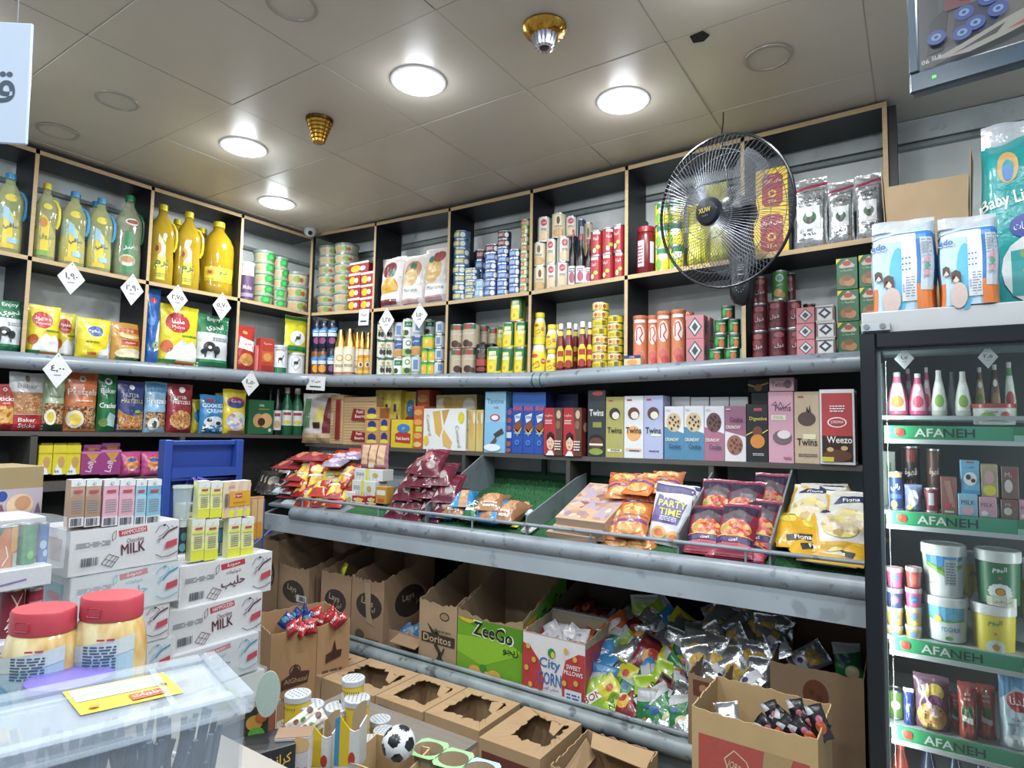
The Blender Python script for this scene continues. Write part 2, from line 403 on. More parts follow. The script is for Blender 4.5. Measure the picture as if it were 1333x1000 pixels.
obj('end_panel', G().box(BX[-1]+.009, BX[-1]+.042, .02, .25, zf(BM, 3.7)-.01, zf(BF, 3.7)-.01, BLK), unit['B'])
# metal shelf with the rolled bumper pipe, bent round the corner
R = .04
def bump_path(P_, Q_):
    a = [(.05, y, zf(Q_, y)-.045) for y in (-2.7, -2.0, -1.4, -.9, -.5, -.3)]
    c = [(.05+.22*(1-cos(q)), -.27+.22*sin(q), zf(P_, 0)-.045) for q in [radians(d) for d in (15, 30, 45, 60, 75)]]
    b = [(x, -.05, zf(P_, x)-.045) for x in (.35, .7, 1.2, 1.7, 2.05, 2.4, 3.0, 3.62)]
    return a+c+b
bp = bump_path(BP, LP)
u = empty('metal_shelf', (0, 0, 0), 0, 'grey painted metal shelf with rounded bumper pipe under the cans and milk bags', 'shelf')
obj('bumper_pipe', G().tube(bp, .041, GREY, 20), u)
g = G()
for (x0, y0, z0), (x1, y1, z1) in zip(bp, bp[1:]):
    dx, dy = x1-x0, y1-y0; d = sqrt(dx*dx+dy*dy); nx, ny = -dy/d, dx/d
    q = [(x0-nx*.012, y0-ny*.012), (x1-nx*.012, y1-ny*.012), (x1+nx*.035, y1+ny*.035), (x0+nx*.035, y0+ny*.035)]
    zz = (z0, z1, z1, z0); g.quadbox([(a, b, z+.034) for (a, b), z in zip(q, zz)]+[(a, b, z+.0445) for (a, b), z in zip(q, zz)], GREY)
obj('front_lip', g, u)
for i in range(len(BX)-1):
    g, _ = plank(BP, BX[i], BX[i+1], .02, 0, D-.004, 'B', GREY, None, 0); obj('deck_panel', g, u)
for a, b in zip([-2.6]+LY, LY+[0.0]):
    g, _ = plank(LP, a, b, .02, 0, D-.004, 'L', GREY, None, 0); obj('deck_panel', g, u)
gt = mat('1c6b52', 'plastic')
for x in (2.02, 2.07):
    z = zf(BP, x)-.045; obj('tape_band', G().tube([(x, -.05, z), (x+.009, -.05, z)], .0422, gt, 20), u)
# wooden box shelf below
u = empty('wooden_shelf', (0, 0, 0), 0, 'dark worn wooden shelf carrying the biscuit boxes and pretzel bags', 'shelf')
for t0, t1 in ((.0, 1.33), (1.33, 2.24), (2.24, 3.66)):
    g, e = plank(BW, t0, t1, .024, 0, D-.04, 'B', DKW); obj('shelf_board', g, u)
DK2 = mat('3d3a35', 'wood')
for x, z0 in ((1.49, 1.3), (2.21, 1.3), (2.98, 1.3)):
    obj('post', G().box(x-.012, x+.012, .0, D-.04, z0+.04, zf(BW, x)-.024, DK2), u)
obj('back_batten', G().box(1.9, 1.93, D-.06, D-.041, 1.38, zf(BW, 1.9)-.024, GRN), u)
u = empty('side_shelf', (0, 0, 0), 0, 'dark wooden shelf frame under the pretzel bags', 'shelf')
zL2 = 1.335
for t0, t1 in ((-2.6, -1.0), (-1.0, .0)):
    g, e = plank(LV, t0, t1, .024, 0, D-.01, 'L', DKW); obj('shelf_board', g, u)
obj('post', G().box(-D+.01, 0, -1.70, -1.67, .3, zf(LV, -1.7)-.024, DK2), u)
obj('post', G().box(-D+.01, 0, -.93, -.90, .3, zf(LV, -.9)-.024, DK2), u)
obj('lower_board', G().box(-D+.01, .0, -1.668, -.931, zL2-.05, zL2, DKW), u)
obj('lower_board', G().box(-D+.01, .0, -1.668, -.931, .93, .96, DKW), u)
obj('lower_board', G().box(-D+.01, .0, -2.6, -1.701, zL2-.05, zL2, DKW), u)
# ---------------------------------------------------------------- sloping produce tray
u = empty('display_tray', (0, 0, 0), 0, 'grey steel sloping display tray with green turf lining and slanted side plates', 'display rack')
x0, x1 = .60, 3.66; YF = -.5; ZR = 1.212; ZP = 1.155
def slope(y): return 1.185+(1.36-1.185)*(y-YF)/(.15-YF)
g = G().quadbox([(x0-.3, YF, 1.135), (x1, YF, 1.135), (x1, .26, 1.35), (x0-.3, .26, 1.35), (x0-.3, YF, 1.148), (x1, YF, 1.148), (x1, .26, 1.36), (x0-.3, .26, 1.36)], GREYD)
obj('tray_floor', g, u)
def zt(y): return 1.15+.21*(y-YF)/(.28-YF)
g = G()
g.quadbox([(1.0, YF+.02, zt(YF)+.001), (x1, YF+.02, zt(YF)+.001), (x1, .27, zt(.27)), (1.0, .27, zt(.27)), (1.0, YF+.02, zt(YF)+.007), (x1, YF+.02, zt(YF)+.007), (x1, .27, zt(.27)+.007), (1.0, .27, zt(.27)+.007)], mat('1c5a2c', 'turf'))
obj('turf_lining', g, u)
obj('rear_strip', G().box(1.5, x1, 
    .245, .26, 1.35, 1.40, GRN), u)
rb = random.Random(9); tb = mat('2c7a3c', 'turf'); g = G()
for i in range(1800):
    x = rb.uniform(1.7, 2.25); y = rb.uniform(YF+.05, .24); z = zt(y)+.006; a = rb.uniform(0, 6.3); l = .003; hh = rb.uniform(.006, .014)
    dx, dy = l*cos(a), l*sin(a); ox, oy = rb.uniform(-.006, .006), rb.uniform(-.006, .006)
    g.add([(x-dx, y-dy, z), (x+dx, y+dy, z), (x+ox, y+oy, z+hh)], [(0, 1, 2)], tb)
o = obj('turf_blades', g.mesh('turf', 0), u); o['kind'] = 'stuff'
for x, hb in ((1.635, 1.50), (2.26, 1.40), (2.985, 1.47), (3.335, 1.50)):
    obj('side_plate', G().poly([(x-.004, YF+.0, zt(YF)), (x-.004, YF, zt(YF)+.10), (x-.004, .0, hb), (x-.004, .12, hb+.02), (x-.004, .12, zt(.12))], .008, GREYD, (1, 0, 0)), u)
zr0 = 1.208; 
obj('guard_rail', G().tube([(.575, YF+.02, 1.16), (.59, YF-.005, zr0-.01), (.63, YF-.01, zr0), (2.2, YF-.01, zr0+.004), (3.66, YF-.01, zr0+.012)], .0085, GREY, 10), u)
obj('bumper_pipe', G().tube([(.60, YF-.03, 1.115), (3.66, YF-.03, 1.135)], .042, mat('78828a', 'paint', .35, 9, .65, 30, .4), 20), u)
for x in (.65, 1.30, 1.95, 2.6, 3.25):
    obj('rail_peg', G().tube([(x, YF-.01, 1.14), (x, YF-.01, zr0+.004)], .005, GREY, 8), u)
obj('fascia_plate', G().quadbox([(.33, YF-.065, 1.000), (3.66, YF-.065, 1.015), (3.66, YF-.04, 1.015), (.33, YF-.04, 1.000), (.33, YF-.055, 1.095), (3.66, YF-.055, 1.115), (3.66, YF-.03, 1.115), (.33, YF-.03, 1.095)], mat('8a959c', 'paint', .4, 4, .85)), u)
obj('end_plate', G().quadbox([(.0, -.1, 1.005), (.33, YF-.06, 1.003), (.34, YF-.04, 1.003), (.02, -.08, 1.005), (.0, -.1, 1.105), (.33, YF-.055, 1.098), (.34, YF-.03, 1.098), (.02, -.08, 1.105)], GREY), u)
# ---------------------------------------------------------------- bottom deck
u = empty('bottom_shelf', (0, 0, 0), 0, 'lowest grey metal shelf with chipped front pipe carrying the snack cartons', 'shelf')
YD = -.55; ZD = .448
obj('bumper_pipe', G().tube([(.55, YD, .435), (3.12, YD, .437), (3.9, YD, .437)], .036, mat('7f8b8d', 'paint', .35, 9, .6, 16, .15), 18), u)
obj('front_lip', G().tube([(.55, YD+.035, .475), (3.9, YD+.035, .475)], .012, mat('7f8b8d', 'paint', .35, 9, .6, 16, .15), 10), u)
obj('deck_panel', G().box(.3, 3.9, YD+.03, .29, ZD-.02, ZD, mat('2b3836', 'paint', .6)), u)
obj('kick_plate', G().box(.3, 3.9, YD+.01, YD+.03, .05, .43, mat('6d787b', 'paint', .4)), u)
# dark sheet painting the deep shade behind the cartons
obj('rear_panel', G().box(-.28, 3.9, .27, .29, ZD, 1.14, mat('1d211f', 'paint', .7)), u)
SHADE_DK = mat('232825', 'paint', .7)
struct('shade_sheet_1', G().box(-.26, 3.72, .262, .296, 1.52, 1.99, SHADE_DK))     # dark sheet added for the shade behind the box shelf
struct('shade_sheet_2', G().box(-.296, -.262, -2.7, .25, .9, 2.0, SHADE_DK))  # same dark colour put in for shade along the oil bottle wall
# ---------------------------------------------------------------- product builders (each returns a part list with shared meshes)
_kc = {}
def cached(f):
    def w_(*a):
        a = tuple(round(x*500)/500 if isinstance(x, float) else x for x in a); k = (f.__name__,)+a
        if k not in _kc: _kc[k] = f(*a)
        return _kc[k]
    return w_
ST = {}     # style name -> (colour, kind, design items, extra)
def style(n, col, items=(), kind='print', **kw): ST[n] = (col, kind, list(items), kw)
def sm(st): return mat(ST[st][0], ST[st][1])
TIN = mat('b9bdbf', 'metal', .35)
@cached
def can(w, h, d, st):
    r = w/2; g = G(); kw = ST[st][3]; rim = min(.004, h*.06); lid = kw.get('lid'); lm = mat(lid, 'plastic') if lid else TIN
    g.lathe([(r*.9, .0005), (r*.97, 0), (r, .001), (r, rim), (r*.965, rim*1.5), (r*.965, h-rim*1.5), (r, h-rim), (r, h-.0006), (r*.97, h), (r*.93, h-.0005), (r*.9, h-.0035)], lm, 24)
    rl = r*.975; l = G(); l.lathe([(rl, rim*1.3), (rl, h-rim*1.3)], sm(st), 24, cap=False)
    f = lambda x, z, o: ((rl+o)*sin(x/rl), -(rl+o)*cos(x/rl), z)
    design(l, rl*2, h, ST[st][2], f, (rl*.3, 0))
    out = [('body', g.mesh('body'), []), ('label', l.mesh('label'), [])]
    if lid: 
        c = G().lathe([(r*1.03, h-.012), (r*1.03, h+.002), (r*.98, h+.004)], lm, 24); out.append(('lid', c.mesh('lid'), []))
    return out
@cached
def box(w, h, d, st):
    kw = ST[st][3]; c = min(.0018, w*.03); g = G().box(-w/2, w/2, -d/2, d/2, 0, h, sm(st), c)
    l = G(); design(l, w, h, ST[st][2], lambda x, z, o: (x, -d/2-o, z))
    if 'side' in kw:
        design(l, d, h, kw['side'], lambda x, z, o: (w/2+o, x, z))
        design(l, d, h, kw['side'], lambda x, z, o: (-w/2-o, -x, z))
    if 'top' in kw: design(l, w, d, kw['top'], lambda x, z, o: (x, z-d/2, h+o))
    out = [('carton', g.mesh('carton'), [])]
    if l.V: out.append(('printed_face', l.mesh('print', 0), []))
    return out
def pillow(w, h, t, var=0, stand=True, nx=14, nz=18, crimp=.06):
    rn = random.Random(var*7+3); ph = [rn.uniform(0, 6.28) for _ in range(8)]
    def prof(v):
        if v > 1-crimp: return .03
        a = (1-crimp-v)/(1-crimp)
        q = min(1, a*2.0)**.7 if stand else sin(pi*min(1, max(0, (v-crimp*.8)/(1-1.8*crimp))))**.55
        if stand: q *= min(1, .45+v*6)
        elif v < crimp*.8: q = .03
        return max(.03, q)
    def T(x, z):
        u = min(1, abs(2*x/w)); v = min(1, max(0, z/h))
        k = t/2*prof(v)*max(0, 1-u**2.6)**.6
        wr = (sin(9*u*sin(ph[0])+22*v+ph[1])*.05+sin(31*v+6*x/w+ph[2])*.035+sin(17*x/w+ph[3]+9*v)*.05)
        return max(.0008, k*(1+wr)+t*.02*sin(40*x/w+ph[4])*(v > .72)*(1-u))
    def X(x, z):
        v = min(1, max(0, z/h)); return x*(1-.05*sin(pi*v)**.6-(.012*sin(26*v+ph[5])))
    lean = rn.uniform(-.03, .03)
    def f(x, z, o, side=-1): return (X(x, z)+lean*z*0, side*(T(x, z)+o), z+(.006*h*sin(8*x/w+ph[6]) if z > h*.7 else 0))
    return f
def pmesh(w, h, t, m, f, nx=14, nz=18, edge=None):
    g = G(); 
    for s in (-1, 1):
        vs = [f(-w/2+w*i/nx, h*j/nz, 0, s) for j in range(nz+1) for i in range(nx+1)]
        fs = [(j*(nx+1)+i, j*(nx+1)+i+1, (j+1)*(nx+1)+i+1, (j+1)*(nx+1)+i) for j in range(nz) for i in range(nx)]
        g.add(vs, fs, m)
    vs = []; P = [(-w/2, h*j/nz) for j in range(nz+1)]+[(-w/2+w*i/nx, h) for i in range(1, nx+1)]+[(w/2, h*(nz-j)/nz) for j in range(1, nz+1)]+[(w/2-w*i/nx, 0) for i in range(1, nx)]
    for x, z in P: vs += [f(x, z, 0, -1), f(x, z, 0, 1)]
    n = len(P); g.add(vs, [(2*i, 2*((i+1) % n), 2*((i+1) % n)+1, 2*i+1) for i in range(n)], m)
    return g
@cached
def bag(w, h, t, st, var=0):
    kw = ST[st][3]; f = pillow(w, h, t, var, kw.get('stand', True)); g = pmesh(w, h, t, sm(st), f)
    out = [('pouch', g.mesh('pouch', 60), [])]
    if ST[st][2]:
        l = G(); design(l, w, h, ST[st][2], f, (w/14, h/18), eps=.0007); out.append(('printed_face', l.mesh('print', 60), []))
        if kw.get('back'):
            l = G(); design(l, w, h, ST[st][2], lambda x, z, o: f(x, z, o, 1), (w/14, h/18), eps=.0007); out.append(('printed_back', l.mesh('print', 60), []))
    return out
@cached
def tub(w, h, d, st):   # tapered plastic tub with overhanging lid
    r = w/2; kw = ST[st][3]; b = r*kw.get('taper', .86); lm = mat(kw.get('lid', 'aeb6b4'), 'plastic')
    g = G().lathe([(b*.96, 0), (b, .002), (r*.95, h*.82)], sm(st), 22)
    n = 22; f = lambda x, z, o: ((b+(r*.95-b)*z/(h*.82)+o)*sin(x/r), -(b+(r*.95-b)*z/(h*.82)+o)*cos(x/r), z)
    l = G(); design(l, r*1.9, h*.82, ST[st][2], f, (r*.3, 0))
    c = G().lathe([(r*.95, h*.79), (r, h*.8), (r, h*.97), (r*.96, h), (r*.86, h), (r*.85, h-.003)], lm, 22)
    out = [('cup', g.mesh('cup'), []), ('lid', c.mesh('lid'), [])]
    if l.V: out.append(('label', l.mesh('label'), []))
    return out
@cached
def jar(w, h, d, st):   # body profile from style
    kw = ST[st][3]; pr = kw['prof']; r = w/2; kind = kw.get('glass'); g = G()
    bm_ = sm(st); P = [(a*r, b*h) for a, b in pr]; g.lathe(P, bm_, 22, sq=kw.get('sq', 0), sy=kw.get('sy', 1))
    c0, c1, cr = kw['cap']; cm = mat(kw['capc'], kw.get('capk', 'plastic')); c = G(); ct = kw.get('capt', 1)
    c.lathe([(cr*r, c0*h), (cr*r*1.02, c0*h+.001), (cr*r*(.98 if ct < 1 else 1), c0*h+(c1-c0)*h*.3), (cr*r*(.5+.5*ct)*.92 if ct < 1 else cr*r, c0*h+(c1-c0)*h*.6), (cr*r*ct, c1*h-.002), (cr*r*.93*ct, c1*h)], cm, 20)
    lo, hi = kw.get('band', (.1, .6)); rl = max(a for a, b in pr if True)*r
    sy = kw.get('sy', 1)
    def rad(z):
        for (a, b), (a2, b2) in zip(pr, pr[1:]):
            if z/h <= b2: return r*(a+(a2-a)*((z/h-b)/(b2-b) if b2 > b else 0))
        return r*pr[-1][0]
    f = lambda x, z, o: ((rad(z+lo*h)+.0008+o)*sin(x/rl), -(rad(z+lo*h)*sy+.0008+o)*cos(x/rl), z+lo*h)
    l = G(); bw = kw.get('wrap', 1)
    if kw.get('labelc'): design(l, rl*2*bw, (hi-lo)*h, [('r', kw['labelc'], 0, 0, 1, 1)]+ST[st][2], f, (rl*.28, (hi-lo)*h/4))
    else: design(l, rl*2*bw, (hi-lo)*h, ST[st][2], f, (rl*.28, (hi-lo)*h/4))
    out = [('body', g.mesh('body', 40), []), ('cap', c.mesh('cap'), [])]
    if l.V: out.append(('label', l.mesh('label', 60), []))
    if kw.get('handle'):
        hx = r*.92; hm = mat(kw['handle'], 'plastic'); q = [(r*.5, 0, h*.80), (r*.85, 0, h*.78), (r*1.12, 0, h*.70), (r*1.16, 0, h*.60), (r*1.1, 0, h*.5), (r*.92, 0, h*.44)]
        out.append(('handle', G().tube(q, .009, hm, 8).mesh('handle'), []))
    return out
# ---------------------------------------------------------------- placing on the two shelf runs
ORD = ['first', 'second', 'third', 'fourth', 'fifth', 'sixth', 'seventh', 'eighth', 'ninth', 'tenth', 'eleventh', 'twelfth']
SH = {('B', 'M'): (BM, .012), ('L', 'M'): (LM, .012), ('B', 'P'): (BP, .0), ('L', 'P'): (LP, .0), ('B', 'W'): (BW, .0), ('L', 'V'): (LV, .0)}
def span(run, sh, x0, x1, yt, back, yb=None):
    """pixel span on the plane standing `back` behind the shelf edge -> (t, w, zbase, h)"""
    ax, v, k = ('y', back, 0) if run == 'B' else ('x', -back, 1)
    P, o = SH[(run, sh)]
    xm = (x0+x1)/2; t = at(xm, yt, ax, v)[k]
    for _ in range(2):
        zb = zf(P, t, o); ym = (yt+pix((t, back, zb) if run == 'B' else (-back, t, zb))[1])/2
        a = at(x0, ym, ax, v)[k]; b = at(x1, ym, ax, v)[k]; t = (a+b)/2
    if yb is not None: zb = at(xm, yb, ax, v).z
    zt_ = at(xm, yt, ax, v).z
    return t, b-a, zb, zt_-zb
def world(run, t, depthc, z): return ((t, depthc, z) if run == 'B' else (-depthc, t, z)), (0 if run == 'B' else pi/2)
def lookat(run, t): return .75*(atan2(CAM.x-t, -CAM.y) if run == 'B' else atan2(CAM.y-t, CAM.x))
def item(run, sh, kind, st, x0, x1, yt, name, label, cat, back=.015, d=None, yb=None, group=None, tw=0, var=0, z0=None):
    rnd = kind in ('can', 'tub', 'jar')
    t, w, zb, h = span(run, sh, x0, x1, yt, back, yb)
    if rnd: # silhouette of a cylinder is seen at its widest, half a width further back
        t, w, zb, h = span(run, sh, x0, x1, yt, back+w*.45, yb)
    if z0 is not None: h += zb-z0; zb = z0
    if kind == 'handled': kind = 'jar'
    dd = d if d else (w if rnd else .05)
    if rnd: tw += lookat(run, t)
    loc, rz = world(run, t, back+dd/2, zb+.0005)
    if kind == 'bag': sp = bag(float(w), float(h), float(dd), st, var)
    else: sp = {'can': can, 'box': box, 'tub': tub, 'jar': jar}[kind](float(w), float(h), float(dd), st)
    return inst(sp, name, label, cat, loc, rz+tw, group)
def lvl(i, n):
    if n == 1: return 'single'
    if i == 0: return 'bottom'
    if i == n-1: return 'topmost'
    return ORD[i]+' up'
def stack(run, sh, kind, sts, x0, x1, yt, n, name, desc, where, cat, back=.015, group=None, d=None, yb=None, jit=.004, seed=0):
    rn = random.Random(seed+int(x0)); rnd = kind in ('can', 'tub', 'jar')
    t, w, zb, h = span(run, sh, x0, x1, yt, back, yb)
    if rnd: t, w, zb, h = span(run, sh, x0, x1, yt, back+w*.45, yb)
    dd = d if d else w; hh = h/n
    for i in range(n):
        st = sts[i % len(sts)] if isinstance(sts, (list, tuple)) else sts
        ds = desc[i] if isinstance(desc, (list, tuple)) else desc
        loc, rz = world(run, t+rn.uniform(-jit, jit)*.5, back+dd/2+rn.uniform(0, jit), zb+i*hh+.0004)
        sp = {'can': can, 'box': box, 'tub': tub, 'jar': jar}[kind](float(w), float(hh-.0003), float(dd), st)
        tw = rn.uniform(-.35, .35)+lookat(run, t) if rnd else rn.uniform(-.02, .02)
        lab = ds+(', '+lvl(i, n)+' '+where if n > 1 else ' '+where)
        inst(sp, name, lab, cat, loc, rz+tw, group)
# ================================================================ goods on the pigeonhole shelves
Y, W_, K = 'e6d21e', 'eef1f3', '15171c'
OILP = [(.93, 0), (1, .015), (1, .28), (.93, .42), (.97, .52), (1, .62), (.93, .70), (.62, .80), (.34, .875), (.32, .93)]
def oil(n, body, al, cap, handle, lab):
    style(n, body, lab, 'oil', prof=OILP, cap=(.925, 1.0, .36), capc=cap, handle=handle, band=(.06, .74), wrap=1.12, sy=.62, sq=3)
    ST[n] = (body, 'oil', lab, ST[n][3])
def sm(st):
    c, k, i, kw = ST[st]
    if k == 'oil': return mat(c, 'oil', kw.get('al', .8))
    if k == 'film': return mat(c, 'film', kw.get('al', .35))
    if k in ('food', 'mix'): return mat(c, k, kw.get('sc', 90))
    return mat(c, k)
sani = [('p', 'f2d51c', [(.02, 0), (1, 0), (1, .42), (.45, .72), (.02, .8)]), ('p', '9ed4ee', [(.02, .45), (.45, .55), (.8, .3), (.5, .72), (.02, .86)]), ('e', 'f3e04a', .55, .92, .2, .07),
        ('r', 'e9c41b', .02, 0, 1, .08), ('T', '2a3c66', 'صافي', .62, .4, .13, .5), ('r', '9fd0e8', .5, .1, .9, .2)]
oil('oil_sani', 'c9cf86', .7, '2f9ad8', '3b9fdc', sani)
oil('oil_yel', 'c8c98a', .7, 'e4d618', 'e6d81e', [('p', 'f2d51c', [(.1, 0), (1, 0), (1, .42), (.5, .74), (.1, .84)]), ('e', 'e08a1e', .42, .62, .16, .09), ('T', '2d8a4a', 'شروق', .6, .36, .12, .6), ('r', '7cb83a', .1, 0, .7, .1), ('e', 'f3e04a', .55, .93, .18, .06)])
oil('oil_grn', 'b9c49a', .7, '1f8a54', '13693c', [('p', '1e8f4a', [(.1, 0), (1, 0), (1, .3), (.6, .72), (.42, .72), (.1, .3)]), ('e', 'eee3c8', .5, .22, .28, .1), ('e', 'c98a4c', .5, .24, .2, .06), ('T', 'f4f4f0', 'نصر', .6, .45, .12, .5), ('e', 'f4f0ea', .6, .9, .24, .06), ('e', 'b23a2a', .6, .9, .18, .035)])
karam = [('p', 'ece6b8', [(.0, .3), (1, .3), (.75, .52), (.3, .9), (.12, .96)]), ('p', 'eadb1e', [(0, 0), (1, 0), (1, .45), (.1, .38), (0, .35)]), ('e', 'e59a22', .32, .56, .17, .12), ('e', '8a4a1c', .32, .56, .08, .055),
         ('T', '1c6a4a', 'كرم', .58, .3, .2, .62), ('l', 'a89c1c', .1, .06, .9, .14, 2)]
oil('oil_karam', 'bf9c14', .9, 'e8d714', 'e0cb10', karam)
ST['oil_karam'][3]['al'] = .93
for q in ('oil_sani', 'oil_yel', 'oil_grn'): ST[q][3]['al'] = .5
oil('oil_karam2', 'b8920e', .9, 'e8d714', 'd9c40e', [('r', 'eedb22', .1, .0, .95, .42), ('e', 'e59a22', .28, .26, .13, .1), ('e', '8a4a1c', .28, .26, .06, .045), ('T', '1c6a4a', 'كرم', .64, .26, .17, .5), ('l', 'a89c1c', .1, .03, .9, .1, 2)])
ST['oil_karam2'][3].update(al=.95, handle=None, sy=.8, band=(.18, .62), sq=0, prof=[(.93, 0), (1, .015), (1, .15), (.97, .2), (1, .3), (1, .6), (.96, .68), (.75, .78), (.36, .88), (.34, .93)])
OG = 'cooking oil bottles on the top left shelf'
O = [(-9, 31, 225, 'oil_sani', 'oil bottle with blue cap and handle, alone beside the first divider', 0),
     (44, 74, 238, 'oil_yel', 'oil bottle with yellow cap and yellow handle', 0), (79, 112, 249, 'oil_sani', 'blue-capped oil bottle just after the yellow-handled one', 0),
     (114, 146, 258, 'oil_sani', 'blue-capped oil bottle beside the green-capped bottle', 0), (150, 184, 254, 'oil_grn', 'waisted oil bottle with green cap and green label', 0),
     (195, 226, 266, 'oil_karam', 'golden sunflower oil bottle touching the divider by the green-capped bottle', 0), (229, 260, 276, 'oil_karam', 'golden sunflower oil bottle in the middle of its cell', 0),
     (265, 303, 289, 'oil_karam2', 'wide ribbed golden oil bottle with small square label', 0)]
for x0, x1, yt, st, lb, _ in O: item('L', 'M', 'jar', st, x0, x1, yt, 'oil_bottle', lb, 'oil bottle', back=.02)
for x0, x1, yt, st, lb in [(82, 112, 252, 'oil_sani', 'second-row blue-capped oil bottle behind the third bottle'), (108, 138, 262, 'oil_sani', 'second-row blue-capped oil bottle behind the fourth bottle'),
     (216, 243, 285, 'oil_karam', 'second-row golden oil bottle peeping between the two sunflower labels'), (248, 276, 297, 'oil_karam2', 'second-row golden oil bottle behind the wide ribbed one')]:
    item('L', 'M', 'jar', st, x0, x1, yt, 'oil_bottle', lb, 'oil bottle', back=.15)
# hummus tubs and canister in the corner cell
style('hum', 'b5ae92', [('r', 'b4b796', 0, .1, 1, .95), ('e', 'c9a06a', .3, .5, .18, .3), ('e', '7aa23a', .62, .5, .15, .3), ('e', 'b5502c', .8, .45, .1, .2)], lid='7c8886', taper=.84)
style('humg', 'b5ae8c', [('e', 'c9a06a', .18, .5, .16, .3), ('p', '1fae46', [(.5, .05), (.6, .2), (.98, .1), (1, .9), (.55, .95), (.45, .6)]), ('e', '47c85a', .75, .55, .16, .25)], lid='7fa08a', taper=.84)
style('hcan', '5f4668', [('r', 'd9dde0', 0, .66, 1, 1), ('t', '6a6f78', 'LOTUS', .5, .82, .1, .5), ('T', 'c7b6cf', 'Moka', .5, .35, .12, .6), ('r', 'a38fb0', .05, .1, .95, .2)], lid='d7dade')
item('L', 'M', 'can', 'hcan', 313, 330, 343, 'powder_canister', 'purple and white canister beside the divider in the corner cell', 'canister', back=.03)
stack('L', 'M', 'tub', 'humg', 331, 356, 328, 5, 'hummus_tub', 'green-stickered clear tub', 'in the stack beside the purple canister', 'tub', back=.03)
stack('L', 'M', 'tub', 'humg', 354, 374, 336, 5, 'hummus_tub', 'green-stickered clear tub', 'in the middle stack of the corner cell', 'tub', back=.06)
stack('L', 'M', 'tub', 'hum', 371, 401, 356, 3, 'hummus_tub', 'wide clear tub of relish', 'in the stack nearest the corner post', 'tub', back=.02)
stack('B', 'M', 'tub', 'hum', 417, 438, 323, 7, 'hummus_tub', 'grey-lidded picture tub', 'in the tub stack nearest the corner post', 'tub', back=.03, seed=2)
stack('B', 'M', 'tub', 'hum', 438, 460, 320, 7, 'hummus_tub', 'grey-lidded picture tub', 'in the tub stack beside the red packs', 'tub', back=.02, seed=3)
style('redpack', 'a8232c', [('r', 'd9dcde', 0, .82, 1, 1), ('e', 'e9b520', .34, .42, .26, .3), ('e', 'f0e8d8', .7, .4, .15, .2)], side=[('r', 'd9dcde', 0, .82, 1, 1)], top=[('r', 'd9dcde', 0, 0, 1, 1)])
stack('B', 'M', 'box', 'redpack', 453, 468, 356, 3, 'cheese_pack', 'red box with white lid', 'in the pile beside the grey-lidded tubs', 'box', back=.02, d=.09)
stack('B', 'M', 'box', 'redpack', 469, 485, 354, 3, 'cheese_pack', 'red box with white lid', 'in the pile beside the divider', 'box', back=.02, d=.09)
item('B', 'M', 'box', 'redpack', 454, 479, 341, 'cheese_pack', 'wide red box lying crosswise on top of the two red piles', 'box', back=.03, d=.08, yb=356)
# biscuit bags
style('mari1', 'd9cdc8', [('r', 'e3d9d4', .05, .1, .95, .95), ('e', '7d2a2c', .42, .75, .3, .16), ('e', '0f6a4a', .58, .68, .12, .08), ('e', 'cf9d28', .5, .38, .34, .22), ('p', 'e9e3de', [(.1, .12), (.9, .12), (.9, .3), (.1, .26)]), ('r', '7d3034', .1, .06, .8, .16)], 'foil', back=True)
style('mari2', 'ddd3cc', [('e', 'b07448', .5, .7, .36, .2), ('e', 'd7b777', .45, .55, .3, .18), ('e', '1d7a58', .5, .8, .13, .06), ('r', 'ece8e4', .08, .14, .92, .38), ('t', '2f8a86', 'Mariana', .5, .3, .07, .75), ('r', 'c9a0a0', .1, .05, .8, .14)], 'foil', back=True)
style('mari3', 'dbd2cf', [('e', 'd0a95c', .42, .6, .34, .24), ('e', 'a3483c', .6, .84, .25, .1), ('e', '1d7a58', .3, .8, .12, .06), ('r', 'e9e6e3', .1, .14, .95, .34), ('t', '5c5a66', 'Mariana', .55, .28, .07, .75), ('r', 'b98f95', .1, .05, .8, .14)], 'foil', back=True)
for i, (x0, x1, yt, s, l) in enumerate([(491, 522, 334, 'mari1', 'clear bag of chocolate biscuit rolls beside the red boxes'), (519, 550, 331, 'mari2', 'clear bag of rolls, middle one of three'), (548, 581, 321, 'mari3', 'clear bag of rolls against the divider by the tuna tins')]):
    item('B', 'M', 'bag', s, x0, x1, yt, 'biscuit_bag', l, 'snack bag', back=.02, d=.10, var=i)
# tuna tins
def tuna(n, a, b): style(n, a, [('r', b, 0, .3, .55, .8), ('e', 'e6e3cf', .75, .5, .16, .3), ('l', 'dfe5ee', .08, .4, .5, .7, 2)])
tuna('tun_y', '3c77a8', 'd7c64a'); tuna('tun_b', '2a4fa8', '6fa3dc'); tuna('tun_d', '1c2552', 'b04a3a'); tuna('tun_g', '9db84c', 'd8542c'); tuna('tun_l', '7fb1d8', 'a8cce6')
stack('B', 'M', 'can', ['tun_y'], 591, 608.5, 303, 8, 'tuna_tin', 'yellow and blue tuna tin', 'in the tall stack against the divider', 'tin', back=.02)
stack('B', 'M', 'can', ['tun_y'], 606, 622, 351, 5, 'tuna_tin', 'yellow and blue tuna tin', 'in the short stack beside the tall one', 'tin', back=.03)
stack('B', 'M', 'can', ['tun_l'], 619, 631, 365, 2, 'tuna_tin', 'pale blue tin', 'of the pair in front of the dark stack', 'tin', back=.02)
stack('B', 'M', 'can', ['tun_b', 'tun_b', 'tun_b', 'tun_b', 'tun_d'], 618, 632, 327, 5, 'tuna_tin', 'dark blue tuna tin', 'in the rear stack behind the pale pair', 'tin', back=.12)
